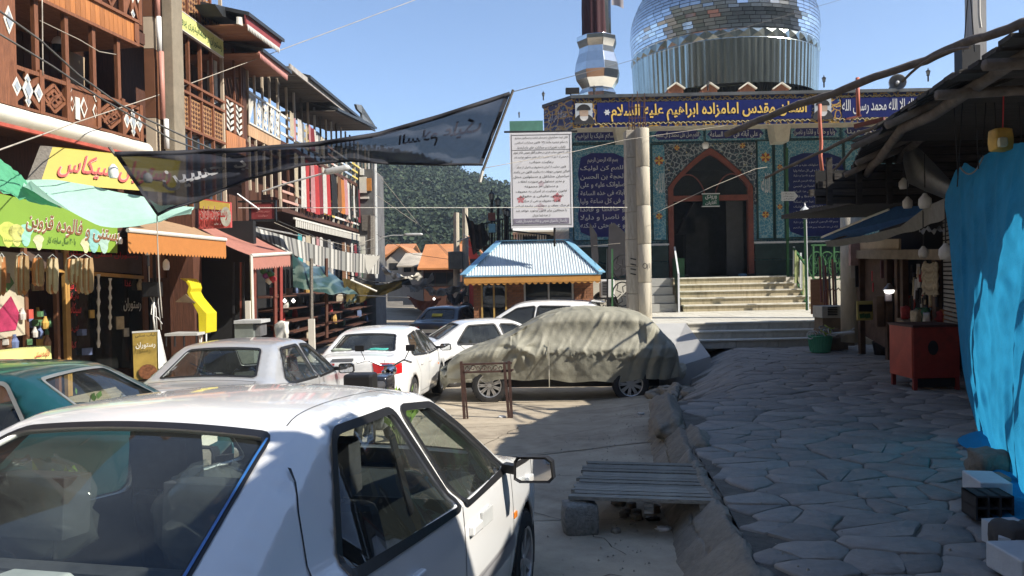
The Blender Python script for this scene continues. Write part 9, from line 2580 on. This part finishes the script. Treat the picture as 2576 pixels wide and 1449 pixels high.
# close nose and tail with pleated curtains
for(xx,k_) in((-2.30,-1),(2.24,1)):
 def endc(a,b,k_=k_,xx=xx):
  p=Vector(cover(0 if k_<0 else 1,a));c0=Vector((p.x,p.y,p.z))
  zt=max(.3,p.z);z=p.z+(0.28-p.z)*0
  m_=Vector((xx+k_*(.10*sin(pi*b)+.03*sin(a*60)*b),p.y*(1-b*.98),p.z*(1-b)+(.62)*b));return m_
 q.grid(endc,NTc,10,flip=(k_>0))
cvm=q.build('cover',m_cover,cv,world=False,smooth=True)
def spt_(x,z,o=.012):return(x,CS.W(x,z)+.05*max(0,1-z)+.03+o,z)
q=MB();q.tube([(.20,CS.W(.2,z)+.085+.02*(z<.6),z) for z in np.linspace(1.16,.32,10)],.009,5);q.build('cover_seam',M('cover_seam',(.36,.34,.28),.7),cv,world=False)
q=MB();q.bx((-1.85,-.6,.26),(1.8,.6,.55));q.build('underbody',m_dark,cv,world=False)
add_wheels(cv,-1.30,1.32,.77,.335,True,9)
# ------------------------------------------------------------------ motorcycle and potted plants between the cars
mo=thing('motorcycle','motorcycle parked between the silver car and the nearest white car','motorcycle',(-1.72,9.75,-.52),pi/2-.1)
def ml(mb,nm,mt,**kw):return mb.build(nm,mt,mo,world=False,**kw)
for x in(-.62,.62):
 q=MB();q.lathe([(.24,-.04),(.29,-.05),(.31,0),(.29,.05),(.24,.04),(.24,-.04)],24,(x,0,.31),'y');w_=ml(q,'wheel',m_rubber,smooth=True)
q=MB();q.tube([(.62,.06,.31),(.46,.06,.95)],.02,6);q.tube([(.62,-.06,.31),(.46,-.06,.95)],.02,6);ml(q,'fork',m_chrome)
q=MB();q.tube([(.44,0,.92),(.1,0,.55),(-.3,0,.5),(-.62,0,.31)],.03,6);q.tube([(.44,0,.85),(-.1,0,.75),(-.7,0,.72)],.025,6);ml(q,'frame',m_iron)
q=MB();rock(q,(.16,0,.82),(.46,.26,.24),Matrix.Identity(3),1,.0,7);ml(q,'fuel_tank',M('tank_black',(.02,.02,.025),.25,coat=.8),smooth=True)
q=MB();q.box((-.36,0,.84),(.62,.24,.10));ml(q,'saddle',m_seat,bevel=.04)
q=MB();q.box((-.1,0,.45),(.34,.26,.3));ml(q,'engine',m_steel,bevel=.03)
q=MB();q.tube([(.30,.36,1.08),(.40,.24,1.10),(.46,.08,1.02),(.46,-.08,1.02),(.40,-.24,1.10),(.30,-.36,1.08)],.014,6);ml(q,'handlebar',m_chrome)
for s_ in(-1,1):
 q=MB();q.tube([(.34,s_*.26,1.10),(.36,s_*.32,1.22)],.006,4);q.box((.36,s_*.34,1.26),(.02,.12,.08));ml(q,'mirror',m_black)
 q=MB();q.lathe([(0,-.03),(.035,0),(0,.03)],10,(-.70,s_*.14,.86));ml(q,'indicator',m_amber,smooth=True)
q=MB();q.lathe([(0,.09),(.08,.07),(.09,0),(.03,-.1)],14,(.58,0,.94),'x');ml(q,'headlight',m_chrome,smooth=True)
q=MB();q.box((-.74,0,.95),(.28,.34,.24));ml(q,'carry_box',m_black,bevel=.03)
m_lg=M('bright_leaf',(.20,.34,.05),.5,var=.3,scale=10)
c=P(1008,1000,9.2);leafy('bright green leafy shrub rising behind the nearest car roof',(c.x,9.2,-.45),.20,.78,34,m_lg,seed=12)
leafy('green potted plant seen through the nearest car windows at the left',(-3.1,5.2,-.35),.25,.75,26,m_lg,seed=15)
# person far down the lane, standing
def person(label,x,y_,z,hgt,top,legc,skin=(.35,.22,.15),rot=0):
 t=thing('person',label,'person',(x,y_,z),rot)
 s_=hgt/1.75
 me=bpy.data.meshes.new('body');vs=[(0,0,.95),(0,0,1.2),(0,0,1.42),(0,0,1.52),(0,-.02,1.64),(.20,0,1.42),(.26,.0,1.15),(.24,-.08,.92),(-.20,0,1.42),(-.26,0,1.15),(-.24,-.06,.92),(.10,0,.88),(.11,-.02,.48),(.11,.02,.06),(.12,-.10,.03),(-.10,0,.88),(-.12,.02,.48),(-.13,.03,.06),(-.14,-.10,.03)]
 ed=[(0,1),(1,2),(2,3),(3,4),(2,5),(5,6),(6,7),(2,8),(8,9),(9,10),(0,11),(11,12),(12,13),(13,14),(0,15),(15,16),(16,17),(17,18)]
 me.from_pydata([tuple(q_*s_ for q_ in v) for v in vs],ed,[]);o=bpy.data.objects.new('body',me);COL.objects.link(o);o.parent=t;WM[o]=wmat(t)
 md=o.modifiers.new('skin','SKIN');sk=me.skin_vertices[0].data
 for i,r_ in enumerate((.15,.14,.15,.055,.085,.06,.045,.035,.06,.045,.035,.09,.065,.045,.04,.09,.065,.045,.04)):sk[i].radius=(r_*s_,r_*s_*.8)
 sk[0].use_root=True;o.modifiers.new('sub','SUBSURF').render_levels=1
 me.materials.append(M('cloth_'+top[0],top[1],.8));
 q=MB();rock(q,(0,-.03*s_,1.66*s_),(.17*s_,.19*s_,.23*s_),Matrix.Identity(3),1,.01,6);q.build('head',M('skin',skin,.6),t,world=False,smooth=True)
 q=MB();rock(q,(0,0,1.71*s_),(.185*s_,.20*s_,.17*s_),Matrix.Identity(3),3,.03,6);q.build('hair',m_dark,t,world=False,smooth=True)
 return t
person('person in a pale pink top standing far down the market lane',-2.35,28.5,-.78,1.66,('pink_top',(.50,.30,.28)),None)
person('person in dark clothes beside the person in pink in the lane',-1.75,29.3,-.78,1.70,('dark_top',(.05,.05,.06)),None)
# ------------------------------------------------------------------ thin air between the street and the mountain
q=MB();q.bx((-700,-700,-8),(700,700,110));hz=q.build('haze',None,None) if False else None
me,c=q.mesh('haze',[],center=False)
hz=bpy.data.objects.new('haze',me);COL.objects.link(hz);hz['kind']='stuff'
hm=bpy.data.materials.new('haze_air');hm.use_nodes=True
hn,hl=hm.node_tree.nodes,hm.node_tree.links
hn.remove(hn['Principled BSDF'])
pv=hn.new('ShaderNodeVolumePrincipled');pv.inputs['Color'].default_value=(.70,.83,.97,1);pv.inputs['Density'].default_value=.0008;pv.inputs['Anisotropy'].default_value=.3
hl.new(pv.outputs[0],hn['Material Output'].inputs['Volume'])
me.materials.append(hm)
